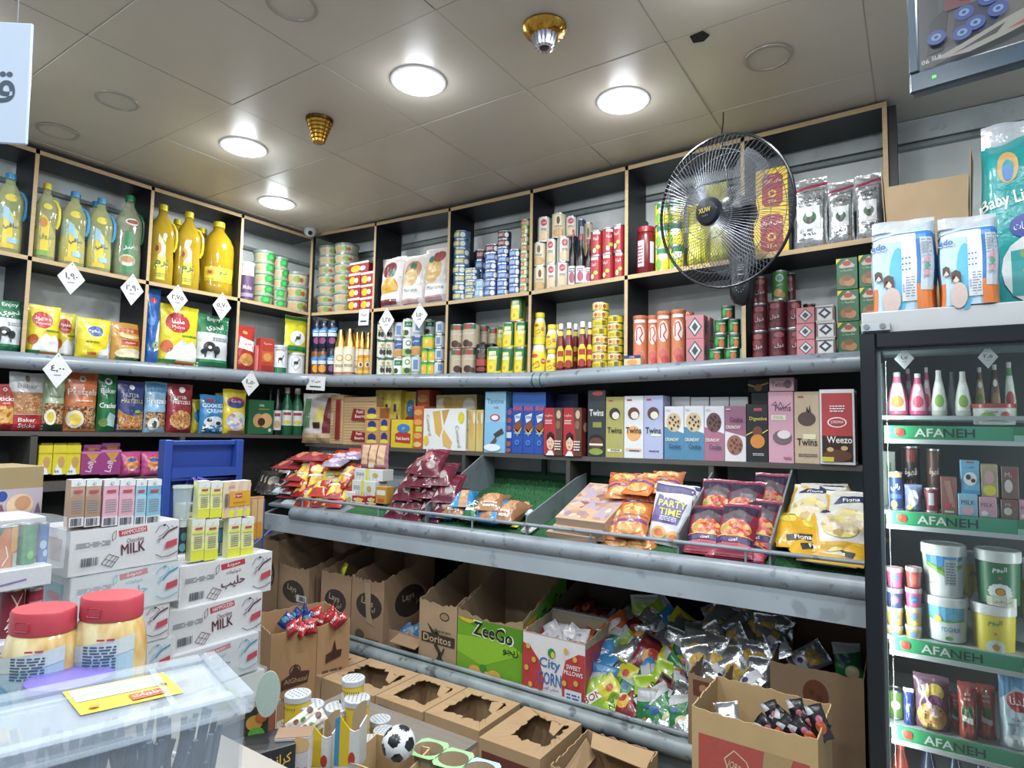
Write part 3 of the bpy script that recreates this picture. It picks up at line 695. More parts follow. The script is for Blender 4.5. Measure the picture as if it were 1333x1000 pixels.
stack('B', 'M', 'can', ['tun_b', 'tun_b', 'tun_b', 'tun_b', 'tun_b', 'tun_d'], 632, 648, 320, 6, 'tuna_tin', 'blue tuna tin', 'in the six-high stack', 'tin', back=.02)
stack('B', 'M', 'can', ['tun_b', 'tun_b', 'tun_b', 'tun_b', 'tun_b', 'tun_b', 'tun_d', 'tun_d'], 648, 663, 303, 8, 'tuna_tin', 'blue tuna tin', 'in the tallest blue stack', 'tin', back=.03)
stack('B', 'M', 'can', ['tun_b'], 663, 677, 326, 5, 'tuna_tin', 'bright blue tuna tin', 'in the five-high stack', 'tin', back=.02)
stack('B', 'M', 'can', ['tun_g'], 678, 689.5, 287, 9, 'tuna_tin', 'green and orange slim tin', 'in the tall slim stack', 'tin', back=.02)
# beans, syrup, red cans
style('ful', 'd9cfc0', [('r', '1c6a66', 0, 0, .08, 1), ('r', '1c6a66', .92, 0, 1, 1), ('e', 'c32f50', .5, .76, .22, .14), ('t', 'f2e6ea', 'فول', .5, .76, .09), ('e', 'd8b890', .5, .25, .35, .2), ('l', '8a8178', .3, .45, .7, .56, 2)])
style('ful2', 'd8cba6', [('e', '5a3c2a', .5, .7, .12, .16), ('l', '6a5140', .25, .42, .75, .52, 2), ('e', 'c69a5c', .5, .22, .4, .17)])
stack('B', 'M', 'can', 'ful2', 695, 711, 317, 2, 'bean_can', 'cream can of beans', 'of the pair against the divider', 'can')
stack('B', 'M', 'can', 'ful', 711, 725, 313, 2, 'bean_can', 'white bean can with pink emblem', 'of the pair second from the divider', 'can')
stack('B', 'M', 'can', 'ful', 725, 740, 310, 2, 'bean_can', 'white bean can with pink emblem', 'of the pair beside the syrup bottles', 'can')
item('B', 'M', 'can', 'ful', 700, 716, 285, 'bean_can', 'pink-emblem can standing on the cream cans', 'can', yb=317)
item('B', 'M', 'can', 'ful2', 718.5, 735, 280, 'bean_can', 'cream can standing topmost between two pink-emblem cans', 'can', yb=312, back=.02)
item('B', 'M', 'can', 'ful', 735.5, 751, 284, 'bean_can', 'dark-edged pink-emblem can standing on the pair beside the bottles', 'can', yb=310, back=.06)
style('bluec', '35566e', [('r', 'c9d2d8', .3, .2, .8, .8)])
stack('B', 'M', 'can', 'bluec', 749, 761, 287, 2, 'bean_can', 'dark blue can', 'of the rear pair behind the bottles', 'can', back=.2)
stack('B', 'M', 'can', ['ful2'], 760, 771, 291, 2, 'bean_can', 'brownish can', 'of the rear pair behind the bottles', 'can', back=.2)
BOT = [(.95, 0), (1, .02), (1, .5), (.9, .58), (.45, .72), (.36, .8), (.34, .93)]
style('syrup', '1a1216', [('r', 'e9e6e8', 0, 0, 1, .8), ('e', 'b04a6a', .5, .3, .3, .25), ('l', '55505a', .2, .55, .8, .75, 2)], 'plastic', prof=BOT, cap=(.88, 1, .42), capc='b5304a', band=(.04, .44))
for i, (a, b, c) in enumerate([(740, 750, 300), (750, 761.5, 305), (761.5, 771, 312)]):
    item('B', 'M', 'jar', 'syrup', a, b, c, 'syrup_bottle', 'dark syrup bottle with red cap, '+['beside the bean cans', 'middle of three', 'beside the red cans'][i], 'bottle', back=.03+.02*(i != 1))
style('redc', 'b6232c', [('r', 'e8e4e6', .2, .84, .8, .94), ('t', 'f3e9e9', 'كولا', .45, .66, .14), ('c', '9cc22e', .62, .34, .17), ('e', 'd8d3a0', .35, .2, .14, .1)])
for i, (a, b, c) in enumerate([(769, 784, 302), (784, 799, 298), (799, 813, 294)]):
    stack('B', 'M', 'can', 'redc', a, b, c, 2, 'tomato_can', 'red can with green spot', ['of the pair beside the syrup bottles', 'of the middle red pair', 'of the red pair against the divider'][i], 'can', back=.02)
# jar and corn cans behind the fan
JARP = [(.95, 0), (1, .02), (1, .78), (.92, .86), (.8, .9)]
style('redjar', '7c1218', [('r', 'e6d9dc', .05, .1, .42, .9), ('r', 'c7d0da', .72, .2, .95, .85), ('l', '9a2a33', .08, .2, .38, .8, 6)], 'plastic', prof=JARP, cap=(.88, 1, .9), capc='a51f2a', band=(.08, .76))
item('B', 'M', 'jar', 'redjar', 829, 853, 297, 'jam_jar', 'large jar of dark red preserve beside the divider', 'jar')
style('corn', 'd5d428', [('r', '1c7c48', 0, .72, 1, 1), ('r', 'eef1e4', .2, .45, .8, .75), ('e', 'f0e030', .75, .3, .2, .25), ('e', '6aa82c', .15, .3, .2, .25)])
stack('B', 'M', 'can', 'corn', 853, 871, 266, 3, 'corn_can', 'green and yellow corn can', 'in the column beside the red jar', 'can')
stack('B', 'M', 'can', 'corn', 871, 890, 263, 3, 'corn_can', 'green and yellow corn can', 'in the column behind the fan rim', 'can')
style('pasta', 'dbd52c', [('r', 'e9e45a', .2, .1, .5, .9), ('r', 'b5b31c', .7, .05, .78, .95), ('r', '9fae2a', .05, .05, .12, .95)], 'foil')
item('B', 'M', 'bag', 'pasta', 891, 920, 261, 'pasta_bag', 'tall yellow pasta bag behind the fan, beside the corn cans', 'bag', d=.1)
item('B', 'M', 'bag', 'pasta', 919, 949, 257, 'pasta_bag', 'tall yellow pasta bag behind the fan motor', 'bag', d=.1, var=1)
item('B', 'M', 'bag', 'pasta', 916, 944, 236, 'pasta_bag', 'taller yellow pasta bag at the back of the fan cell', 'bag', back=.17, d=.08, var=2)
# tea
style('teabox', 'e3bd12', [('r', 'd8a915', .0, .0, 1, .03), ('p', 'a01f26', [(.2, .12), (.32, .04), (.72, .04), (.84, .12), (.84, .78), (.72, .86), (.32, .86), (.2, .78)]), ('t', 'f5ead8', 'شاي الغزال', .52, .66, .13, .62),
      ('c', 'e3a51c', .52, .36, .13), ('c', 'a01f26', .52, .36, .07), ('t', 'e9c84a', 'TEA', .52, .16, .08), ('t', 'f5e9c8', 'ممتاز', .52, .8, .06)], side=[('r', '8fb4dc', .1, .08, .9, .92), ('t', 'f2f4f8', 'شاي', .5, .7, .12, .7), ('l', 'dfe8f4', .2, .15, .8, .5, 6)])
item('B', 'M', 'box', 'teabox', 981, 1027, 271, 'tea_box', 'yellow tea box with red panel, lower of the two', 'box', d=.1)
item('B', 'M', 'box', 'teabox', 984, 1026, 219, 'tea_box', 'yellow tea box with red panel, upper one on top of the other', 'box', d=.14, yb=271, back=.02)
style('tea', 'c3c8ca', [('p', 'a81f48', [(0, .82), (1, .88), (1, .92), (0, .86)]), ('s', '30383a', [(.1, .8), (.08, .12), (.9, .12), (.92, .82), (.1, .8)], .012), ('t', '2c3034', 'شاي الغزالين', .5, .68, .09, .7), ('r', 'dfe3e4', .2, .26, .8, .58),
      ('c', '1f6a44', .5, .42, .2), ('c', 'dfe3e4', .5, .47, .1), ('e', '3a3a28', .5, .38, .12, .05), ('s', '38605a', [(.18, .6), (.16, .24), (.84, .24), (.82, .6), (.18, .6)], .012), ('l', '53595c', .3, .17, .7, .22, 2)], 'silver')
style('tea2', 'c6cbcd', ST['tea'][2][:2]+[('t', '2c3034', 'ALGHAZALEEN', .5, .74, .05, .75), ('t', '2c3034', 'TEA', .5, .67, .045)]+ST['tea'][2][3:], 'silver')
for x0, x1, yt, l, s in [(1031, 1077, 230, 'silver tea bag beside the yellow boxes', 'tea'), (1077, 1112, 234, 'silver tea bag, middle of three', 'tea'), (1113, 1149, 224, 'silver tea bag with latin lettering beside the end divider', 'tea2')]:
    item('B', 'M', 'bag', s, x0, x1, yt, 'tea_bag', l, 'tea bag', d=.055, back=.02, var=len(l))
# ---------------------------------------------------------------- lower pigeonholes, oil wall
def milk(n, col, gr): style(n, col, [('r', gr, 0, .66, 1, 1), ('r', gr, 0, 0, 1, .16), ('T', 'f2f5f2', 'Enjoy', .5, .92, .1, .75), ('T', 'f2f5f2', 'انجوي', .5, .76, .15, .8), ('l', '7d868c', .4, .52, .9, .6, 2),
    ('e', '22262a', .3, .4, .18, .09), ('e', '2a2d31', .52, .34, .1, .08), ('e', 'dfe3e4', .3, .38, .06, .03), ('e', '22262a', .15, .3, .08, .05), ('s', '2a2d31', [(.2, .34), (.18, .2)], .05), ('s', '2a2d31', [(.48, .34), (.5, .2)], .05)], 'foil')
milk('enj', 'ccd3d6', '1a7a48')
def mahm(n, blob='c8242c', pr=1): style(n, 'e2ce14', [('e', blob, .42, .7, .32, .17), ('T', 'f5e9e4', 'محمود' if pr else 'ملبنا', .42, .72, .1, .5), ('t', 'f5e9e4', 'Mahmood' if pr else 'Malina', .42, .63, .05, .45), ('l', '4a8a2c', .5, .48, .95, .54, 1),
    ('p', 'e9eced', [(.1, .08), (.95, .08), (.98, .3), (.8, .42), (.65, .36), (.5, .44), (.35, .34), (.2, .26)]), ('e', 'cf5a24', .14, .3, .13, .1), ('r', '2f8a3c', 0, .03, .35, .09), ('r', 'c8242c', .35, .0, .9, .05)], 'foil')
mahm('mah1'); mahm('mah2', 'b81f28', 0)
style('ybag', 'e4cf12', [('e', '2a56a8', .5, .68, .24, .13), ('t', 'f0f2f6', 'نيدو', .5, .68, .09, .4), ('p', 'dfe4e6', [(.55, .04), (1, .04), (1, .62), (.86, .3), (.6, .2)]), ('r', 'c33a2a', .25, .1, .5, .16), ('l', '6a7a1c', .2, .4, .6, .45, 1)], 'foil')
style('goldbag', 'c78f2c', [('r', 'c4481e', .2, .74, .85, .86), ('t', 'f4e3c8', 'جوهرة', .52, .8, .07, .5), ('r', 'b8381e', .25, .42, .8, .55), ('t', 'f4e3c8', 'سميد', .52, .48, .07, .4), ('e', 'e9d9b0', .5, .2, .42, .14), ('r', '3c7a34', .1, .03, .9, .1), ('e', 'd8b25c', .5, .64, .3, .05)], 'foil')
style('bluebag', '2463b8', [('e', 'd43a4a', .5, .84, .2, .04), ('p', 'dfe6ee', [(.5, .15), (.98, .2), (.98, .62), (.7, .5)]), ('c', '5cb84a', .6, .24, .24), ('c', 'e2e8f0', .6, .24, .14), ('e', 'c83a7a', .6, .24, .1, .02), ('e', '4c8ad8', .3, .55, .2, .06)], 'foil')
for x0, x1, yt, s, nm, l, v in [(-9, 38, 391, 'enj', 'milk_powder_bag', 'green and white cow bag of milk powder cut off by the picture edge', 0), (38, 82, 397, 'mah1', 'milk_powder_bag', 'yellow milk powder bag with red oval beside the divider', 1),
        (103, 148, 414, 'ybag', 'milk_powder_bag', 'short yellow bag with blue oval', 3), (148, 190, 420, 'goldbag', 'semolina_bag', 'short golden bag with red strips', 4),
        (191, 212, 374, 'bluebag', 'detergent_bag', 'narrow tall pointed blue bag', 5), (211, 262, 397, 'mah2', 'milk_powder_bag', 'large yellow milk powder bag with red flag emblem', 6), (260, 302, 410, 'enj', 'milk_powder_bag', 'green and white cow bag standing beside the large yellow bag', 7)]:
    item('L', 'P', 'bag', s, x0, x1, yt, nm, l, 'bag', d=.09, var=v, back=.02)
item('L', 'P', 'bag', 'mah1', 74, 101, 407, 'milk_powder_bag', 'yellow milk powder bag half hidden behind the first yellow one', 'bag', d=.06, var=2, back=.12)
style('redbag', 'c22a28', [('p', 'ece4e4', [(.1, .5), (.9, .42), (.95, .66), (.2, .75)]), ('t', 'b8242a', 'فطائر', .55, .6, .07, .6), ('e', 'c98a3a', .5, .25, .35, .14), ('e', 'd8a040', .45, .85, .12, .04)], 'foil')
style('redbox', 'c63c30', [('t', 'f3e9dc', 'شعيرية', .5, .85, .08, .8), ('r', 'd8602c', .1, .3, .9, .62), ('e', 'e09a4a', .5, .45, .3, .12), ('r', 'a82a24', .1, .05, .9, .2)])
style('pinkbox', 'd8665e', [('r', 'e58a80', .2, .1, .9, .9)])
item('L', 'P', 'bag', 'redbag', 309, 335, 424, 'pastry_bag', 'rounded red bag of pastry beside the divider', 'bag', d=.08, var=8)
item('L', 'P', 'box', 'pinkbox', 332, 341, 450, 'pastry_box', 'narrow salmon box between red bag and red box', 'box', d=.06, back=.04)
item('L', 'P', 'box', 'redbox', 339, 357, 441, 'pastry_box', 'small red upright box in the corner cell', 'box', d=.06)
style('horse', 'dfe3e4', [('r', '1f7a44', 0, 0, 1, .22), ('c', 'f2f4f4', .5, .5, .3), ('e', '23282b', .5, .52, .13, .06), ('s', '23282b', [(.4, .5), (.38, .38)], .04), ('s', '23282b', [(.58, .5), (.6, .38)], .04), ('s', '23282b', [(.6, .55), (.68, .66)], .05), ('l', '8a9094', .2, .84, .8, .92, 1)], lid='d3d7d9')
style('horse2', 'e1e5e6', [('s', '23282b', [(.3, .4), (.5, .2), (.7, .4), (.7, .7), (.5, .85), (.3, .7), (.3, .4)], .015), ('e', '23282b', .5, .55, .12, .08), ('s', '23282b', [(.56, .6), (.66, .72)], .04), ('s', '23282b', [(.42, .5), (.4, .38)], .03)], lid='d3d7d9')
style('horsebag', 'dcd41c', [('r', '1f8a44', 0, .9, 1, .98), ('e', 'f0f2f2', .5, .42, .34, .2), ('e', '1f6a3c', .5, .42, .1, .05), ('s', '23382b', [(.42, .42), (.4, .32)], .03), ('s', '23382b', [(.58, .42), (.62, .54)], .04), ('r', '1f8a44', .1, .06, .9, .2), ('t', 'a8a01c', 'شاي', .5, .78, .08, .4)], 'foil')
item('L', 'P', 'can', 'horse', 355, 373, 451, 'tea_tin', 'white tin with horse emblem and green foot', 'tin')
item('L', 'P', 'can', 'horse2', 373, 395, 461, 'tea_tin', 'white tin with outlined horse emblem, supporting the yellow pouch', 'tin')
item('L', 'P', 'bag', 'horsebag', 372, 402, 412, 'tea_pouch', 'yellow and green pouch with horse emblem on top of the white tin', 'pouch', d=.05, yb=460.5, back=.03)
# ---------------------------------------------------------------- lower pigeonholes, back wall
style('berry', '171d3c', [('p', '3f8fd0', [(0, .55), (1, .75), (1, .9), (0, .75)]), ('r', 'c8d8e6', .1, .45, .9, .62), ('e', '8a3a6a', .5, .25, .3, .15), ('l', 'e6eef4', .2, .66, .8, .76, 1)], 'plastic', prof=JARP, cap=(.88, 1, .92), capc='22242c', band=(.06, .84))
style('apric', '8a4a1c', [('p', '3f8fd0', [(0, .55), (1, .75), (1, .9), (0, .75)]), ('r', 'c8d8e6', .1, .45, .9, .62), ('e', 'e89a2c', .5, .25, .34, .18)], 'plastic', prof=JARP, cap=(.88, 1, .92), capc='22242c', band=(.06, .84))
for i, (a, b, s, s2) in enumerate([(407, 416, 'berry', 'apric'), (416, 426, 'berry', 'apric'), (427, 437, 'berry', 'berry')]):
    w = ['in the column against the corner post', 'in the middle jam column', 'in the jam column beside the gold bottles'][i]
    stack('B', 'P', 'jar', [s2, s], a, b, 418, 2, 'jam_jar', ['small orange jam jar' if s2 == 'apric' else 'small berry jam jar', 'small dark berry jam jar'], w, 'jar', jit=.001)
MLK = [(.95, 0), (1, .02), (1, .55), (.92, .62), (.55, .74), (.5, .8), (.62, .84)]
style('gold', 'd8caa6', [('r', 'e6dcc0', 0, 0, 1, 1), ('c', 'c9a04a', .5, .66, .26), ('c', 'e9dcb8', .5, .66, .18), ('l', '8a6a3a', .2, .3, .8, .42, 2), ('r', 'c0503a', 0, .02, 1, .08)], 'plastic', prof=MLK, cap=(.56, 1, .92), capt=.5, capk='metal', capc='d8a850', band=(.03, .56))
for i, (a, b, c, bk) in enumerate([(437.5, 449, 430, .015), (449, 461, 429, .015), (461, 468, 433, .07), (467, 475, 433, .09), (475, 483, 434, .08)]):
    item('B', 'P', 'jar', 'gold', a, b, c, 'gold_capped_bottle', 'tall gold-capped bottle, '+['beside the jam jars', 'second from the jam jars', 'third from the jam jars', 'fourth from the jam jars', 'beside the divider'][i], 'bottle', back=bk)
style('gold2', 'd9a22c', [('c', 'e9e0c8', .5, .6, .3), ('e', '6a3c1c', .5, .6, .14, .12), ('r', 'e6b848', .05, .05, .95, .25)], 'plastic', prof=JARP, cap=(.86, 1, .95), capc='d8891c', band=(.05, .84))
for i, (a, b) in enumerate([(466, 474), (475, 483)]): item('B', 'P', 'jar', 'gold2', a, b, 463, 'mustard_jar', 'short orange jar in front of gold-capped bottles, '+['farther from the divider', 'touching the divider'][i], 'jar', back=.01)
def veg(n, base, *it): style(n, base, list(it))
veg('oliv', 'd5d6c4', ('r', '1e6a3c', 0, .86, 1, 1), ('e', '2c2c22', .4, .3, .14, .16), ('e', '2c2c22', .66, .28, .14, .16), ('e', 'c0913c', .5, .68, .12, .08), ('l', '5c6a58', .25, .5, .75, .58, 1))
veg('musg', 'e3e6e0', ('r', '1f7a44', .2, .55, .95, .85), ('t', 'f0f4ee', 'فطر', .55, .7, .14, .5), ('e', '3c3c30', .4, .25, .2, .15), ('r', '8ab83c', .05, .05, .25, .4))
veg('chick', 'd6a25c', ('r', '2c5aa8', 0, .5, 1, 1), ('t', 'e9ecf4', 'حمص', .5, .74, .14, .6), ('e', 'c98a3c', .5, .22, .4, .18))
veg('musw', 'dfe6cf', ('r', '8fc04a', 0, .0, 1, .4), ('c', '1f7a44', .5, .7, .22), ('c', 'e6eee0', .5, .7, .14), ('e', '3c4434', .5, .25, .25, .14))
veg('silv', 'c9cfd4', ('r', '5c86b8', .3, .3, .7, .8), ('l', '6a7680', .1, .1, .9, .25, 2))
veg('peach', 'a9cc34', ('e', 'eab02c', .5, .4, .36, .3), ('r', '3a9a44', 0, .82, 1, 1), ('e', 'e6d23c', .35, .5, .14, .16))
stack('B', 'P', 'can', 'oliv', 492, 503, 420, 3, 'olive_can', 'white olive can', 'in the column against the divider', 'can')
stack('B', 'P', 'can', 'oliv', 503, 514, 420, 3, 'olive_can', 'white olive can', 'in the second column', 'can')
stack('B', 'P', 'can', ['musg', 'chick', 'silv'], 514, 525, 421, 3, 'vegetable_can', ['green mushroom can', 'blue chickpea can', 'grey vegetable can'], 'in the third column, behind the first price tag', 'can')
stack('B', 'P', 'can', ['musw', 'musw', 'musg'], 525, 537, 416, 3, 'vegetable_can', ['pale green mushroom can', 'pale green mushroom can', 'bright green can'], 'in the fourth column', 'can')
stack('B', 'P', 'can', ['silv', 'chick', 'silv'], 537, 549, 414, 3, 'vegetable_can', ['silvery can', 'blue chickpea can', 'silvery can'], 'in the column behind the second price tag', 'can', back=.02)
stack('B', 'P', 'can', 'peach', 549, 557.5, 455, 2, 'fruit_can', 'small fruit can', 'of the pair beside the silvery column', 'can')
stack('B', 'P', 'can', 'peach', 557.5, 567, 455, 2, 'fruit_can', 'small fruit can', 'of the pair beside the end column', 'can')
item('B', 'P', 'can', 'peach', 551, 566, 437, 'fruit_can', 'wider fruit can standing on the small ones', 'can', yb=455)
stack('B', 'P', 'can', 'silv', 567, 577.5, 419, 4, 'vegetable_can', 'silvery vegetable can', 'in the column by the next divider', 'can')
item('B', 'P', 'can', 'musg', 552, 564, 417, 'vegetable_can', 'green can in the rear row above the fruit cans', 'can', yb=438, back=.12)
stack('B', 'P', 'can', 'oliv', 517, 529, 421, 3, 'olive_can', 'white olive can', 'in the rear row behind the third column', 'can', back=.17)
veg('beans', 'b9aa8c', ('r', '2c6a44', 0, .78, 1, 1), ('e', 'b62f2a', .5, .86, .24, .09), ('t', 'efe6d8', 'فول مدمس', .5, .62, .12, .7), ('e', '3c2018', .42, .22, .24, .14), ('e', '5c2c1c', .68, .18, .14, .1), ('r', '8a2a24', 0, 0, 1, .05))
veg('pine', 'dccb1e', ('r', '1f7a3c', 0, .66, 1, 1), ('r', 'dfe0a8', .12, .52, .6, .84), ('e', 'f0d32c', .3, .24, .26, .2), ('e', 'd8a81c', .3, .24, .1, .08), ('p', '1c5a34', [(.62, .1), (.9, .15), (.95, .62), (.78, .82), (.66, .6)]), ('t', '2c6a3c', 'أناناس', .38, .7, .1, .4))
stack('B', 'P', 'can', 'beans', 586, 603, 424, 2, 'bean_can', 'green and brown bean can', 'of the pair against the divider', 'can')
stack('B', 'P', 'can', 'beans', 603, 621, 422.5, 2, 'bean_can', 'green and brown bean can', 'of the pair beside the black jars', 'can')
stack('B', 'P', 'can', 'beans', 623, 635, 425, 2, 'bean_can', 'green and brown bean can', 'of the rear pair behind black jars', 'can', back=.16)
stack('B', 'P', 'can', 'beans', 635, 647, 428, 2, 'bean_can', 'green and brown bean can', 'of the rear pair beside pineapple cans', 'can', back=.16)
style('olj', '1c1716', [('r', 'a83a30', .1, .3, .9, .6), ('e', '5a4a3c', .5, .75, .3, .15), ('e', '8c2a2a', .5, .15, .4, .1)], 'plastic', prof=JARP, cap=(.86, 1, .95), capc='14161a', band=(.05, .8))
item('B', 'P', 'jar', 'olj', 620, 635, 449, 'olive_jar', 'black-lidded olive jar beside the leaning pineapple can', 'jar')
item('B', 'P', 'jar', 'olj', 632, 645, 448, 'olive_jar', 'black-lidded olive jar behind the leaning pineapple can', 'jar', back=.09)
item('B', 'P', 'can', 'pine', 635, 653.5, 453, 'pineapple_can', 'single pineapple can standing slightly forward', 'can', back=.0)
stack('B', 'P', 'can', 'pine', 654, 670, 421, 2, 'pineapple_can', 'pineapple can', 'of the middle pair', 'can', back=.02)
stack('B', 'P', 'can', 'pine', 670, 686.5, 420, 2, 'pineapple_can', 'pineapple can', 'of the pair against the divider', 'can', back=.02)
item('B', 'P', 'can', 'pine', 665, 682, 388, 'pineapple_can', 'pineapple can alone on top of two pairs', 'can', yb=420, back=.03)
stack('B', 'P', 'can', 'pine', 647, 657, 425, 2, 'pineapple_can', 'pineapple can', 'of the rear pair, half hidden', 'can', back=.15)
# mayonnaise, ketchup, yellow tins
MAY = [(.9, 0), (1, .03), (1, .45), (.86, .62), (.7, .78), (.68, .84)]
style('mayo', 'e6ddba', [('r', 'e8cf1a', 0, 0, 1, 1), ('e', 'c8342c', .3, .78, .2, .1), ('c', 'c8342c', .78, .5, .14), ('t', 'f4f0e6', '500', .78, .5, .1, .2), ('s', 'c8642c', [(.2, .3), (.5, .5), (.6, .25), (.3, .15)], .04)], 'plastic', prof=MAY, cap=(.8, 1, .76), capc='e8d21a', band=(.06, .6))
item('B', 'P', 'jar', 'mayo', 691, 711.5, 440, 'mayonnaise_jar', 'large yellow-capped mayonnaise jar beside the divider', 'jar')
item('B', 'P', 'jar', 'mayo', 695, 709, 408, 'mayonnaise_jar', 'small mayonnaise jar on top of the large jar', 'jar', yb=440.5, back=.03)
stack('B', 'P', 'jar', 'mayo', 711, 725, 423, 2, 'mayonnaise_jar', 'small mayonnaise jar', 'of the stacked pair beside the ketchup', 'jar', back=.02)
stack('B', 'P', 'jar', 'mayo', 718, 730, 423, 2, 'mayonnaise_jar', 'small mayonnaise jar', 'of the rear stacked pair behind the ketchup', 'jar', back=.14)
KET = [(.9, 0), (1, .02), (1, .42), (.82, .62), (.5, .8), (.42, .9)]
style('ket', '7c1418', [('r', '7c1418', 0, 0, 1, .02), ('p', 'e6c81a', [(.08, .1), (.92, .1), (.92, .5), (.7, .62), (.3, .62), (.08, .5)]), ('r', 'b3261f', .2, .36, .8, .5), ('e', 'a82a22', .5, .16, .36, .1), ('r', 'e0c62a', .1, .88, .9, 1)], 'plastic', prof=KET, cap=(.88, 1, .5), capc='dfe0e2', band=(.02, .84))
for i, (a, b, c, k) in enumerate([(725, 735, 422, .015), (735, 746, 420.5, .015), (744, 754, 422, .1), (752, 764, 419, .01), (763, 772, 420, .04)]):
    item('B', 'P', 'jar', 'ket', a, b, c, 'ketchup_bottle', 'white-capped ketchup bottle, '+['beside the mayonnaise jars', 'second from the mayonnaise jars', 'behind the gap in the ketchup row', 'widest and foremost of the row', 'beside the yellow tins'][i], 'bottle', back=k)
tuna('ytin', 'dcc312', 'd8602c')
ST['ytin'] = ('dcc312', 'print', [('r', 'e9dcae', .1, .2, .9, .85), ('e', 'c8502c', .3, .5, .12, .25), ('e', 'd8a01c', .55, .5, .12, .25), ('e', 'b8402c', .8, .5, .1, .25), ('l', '7a3c1c', .15, .12, .85, .2, 1)], {})
ST['ytinb'] = ('dcc312', 'print', [('b', '3a3420', .55, .2, .85, .8), ('l', 'a08c14', .1, .3, .5, .7, 2)], {})
stack('B', 'P', 'can', ['ytinb', 'ytin', 'ytin', 'ytin', 'ytinb', 'ytinb', 'ytin', 'ytin'], 771, 791.5, 395, 8, 'sardine_tin', 'yellow printed tin', 'in the tall stack beside ketchup', 'tin', back=.02)
stack('B', 'P', 'can', ['ytinb', 'ytin', 'ytinb', 'ytin', 'ytinb', 'ytin', 'ytinb'], 791, 810.5, 412, 7, 'sardine_tin', 'yellow printed tin', 'in the stack against the divider', 'tin', back=.02)
style('flat', 'cbbd8c', [('r', '26346a', 0, .7, 1, 1), ('e', 'd8913c', .5, .35, .3, .25), ('t', 'e6e6ea', 'OVA', .5, .84, .16, .3)])
item('B', 'P', 'box', 'flat', 812, 834, 463, 'cheese_tin', 'small cream and navy tin at the foot of the divider', 'tin', back=-.01, d=.05)
# canned crisps, pink tins, green tins
style('klik', 'd87c50', [('r', 'e0876a', .1, 0, .9, .3), ('e', 'e9d8cf', .5, .62, .36, .2), ('s', 'c2402c', [(.3, .5), (.3, .75), (.55, .78), (.7, .65), (.5, .55), (.7, .45)], .09), ('e', 'd8665c', .45, .2, .28, .1), ('e', 'd04a44', .6, .1, .26, .07), ('r', 'ece3de', .15, .86, .85, .92)], lid='c2714a')
for i, (a, b, c, k) in enumerate([(824, 842, 413, .015), (843, 857, 412.5, .04), (855, 873, 407, .015), (874, 892, 405, .015)]):
    item('B', 'P', 'can', 'klik', a, b, c, 'crisp_tube', 'tall peach crisp tube, '+['beside the small cream tin', 'second and partly hidden', 'third along', 'tallest, beside the pink tins'][i], 'tube', back=k)
item('B', 'P', 'can', 'klik', 889, 903, 408, 'crisp_tube', 'tall peach crisp tube behind the pink tins', 'tube', back=.15)
style('pinkt', 'c97880', [('p', '3c4a4c', [(.5, .08), (.9, .5), (.5, .92), (.1, .5)]), ('p', 'c9ccc8', [(.5, .16), (.82, .5), (.5, .84), (.18, .5)]), ('p', '3c4a4c', [(.5, .3), (.68, .5), (.5, .7), (.32, .5)])])
ST['pinkt'][3]['side'] = [('p', '3c4a4c', [(.5, .08), (.9, .5), (.5, .92), (.1, .5)])]
stack('B', 'P', 'box', 'pinkt', 893, 916, 410, 2, 'luncheon_tin', 'pink square tin with diamond', 'of the pair beside the peach tubes', 'tin', d=.07)
stack('B', 'P', 'box', 'pinkt', 914, 924, 413, 2, 'luncheon_tin', 'pink square tin with diamond', 'of the rear pair behind them', 'tin', back=.1, d=.07)
style('greent', '1f6a30', [('e', 'd0703c', .6, .35, .2, .3), ('l', 'cfe0c8', .2, .65, .8, .85, 1), ('e', '3a9a3c', .25, .5, .15, .3)])
for a, b, y0, y1, l in [(922, 942, 455, 470.5, 'bottom row, beside the pink tins'), (943, 963, 454, 469.5, 'bottom row, beside the divider'), (929, 947, 436, 455, 'second row, on the pink side'), (949, 965, 435.5, 454, 'second row, on the divider side'),
                        (930, 948, 417, 436, 'third row, on the pink side'), (948.5, 964, 416, 435.5, 'third row, on the divider side'), (938.5, 957, 399, 416.5, 'top of the pyramid')]:
    item('B', 'P', 'can', 'greent', a, b, y0, 'green_tin', 'small green tin in the pyramid, '+l, 'tin', yb=y1)
style('dred', '5c1822', [('e', 'a85a5c', .5, .8, .3, .1), ('e', '8a3a40', .4, .55, .3, .14), ('t', 'e6d3d0', 'فول', .5, .42, .16, .6), ('e', '7a2a30', .5, .15, .36, .1)])
veg('almo', '3c7a34', ('c', '9fc0b4', .5, .74, .26), ('c', '4c8c7c', .5, .74, .18), ('e', 'c09a5c', .4, .24, .28, .14), ('e', 'a87c44', .66, .16, .2, .1), ('t', 'e6eedc', 'حلبي', .5, .5, .1, .5))
stack('B', 'P', 'can', 'dred', 978, 999, 362, 3, 'kidney_bean_can', 'dark red bean can', 'in the three-high column by the divider', 'can')
stack('B', 'P', 'can', 'dred', 999.5, 1023, 392, 2, 'kidney_bean_can', 'dark red bean can', 'of the pair beneath the green can', 'can')
item('B', 'P', 'can', 'almo', 1005, 1026, 354, 'foul_can', 'green can with almond picture on top of the dark red cans', 'can', yb=392)
stack('B', 'P', 'can', 'dred', 1023.5, 1044, 392, 2, 'kidney_bean_can', 'dark red bean can', 'of the pair beside the pink tins', 'can', back=.02)
stack('B', 'P', 'can', 'dred', 1022, 1036, 356, 3, 'kidney_bean_can', 'dark red bean can', 'in the rear column behind the green can', 'can', back=.17)
stack('B', 'P', 'can', 'dred', 1045, 1062, 396, 2, 'kidney_bean_can', 'dark red bean can', 'of the rear pair behind the pink tins', 'can', back=.17)
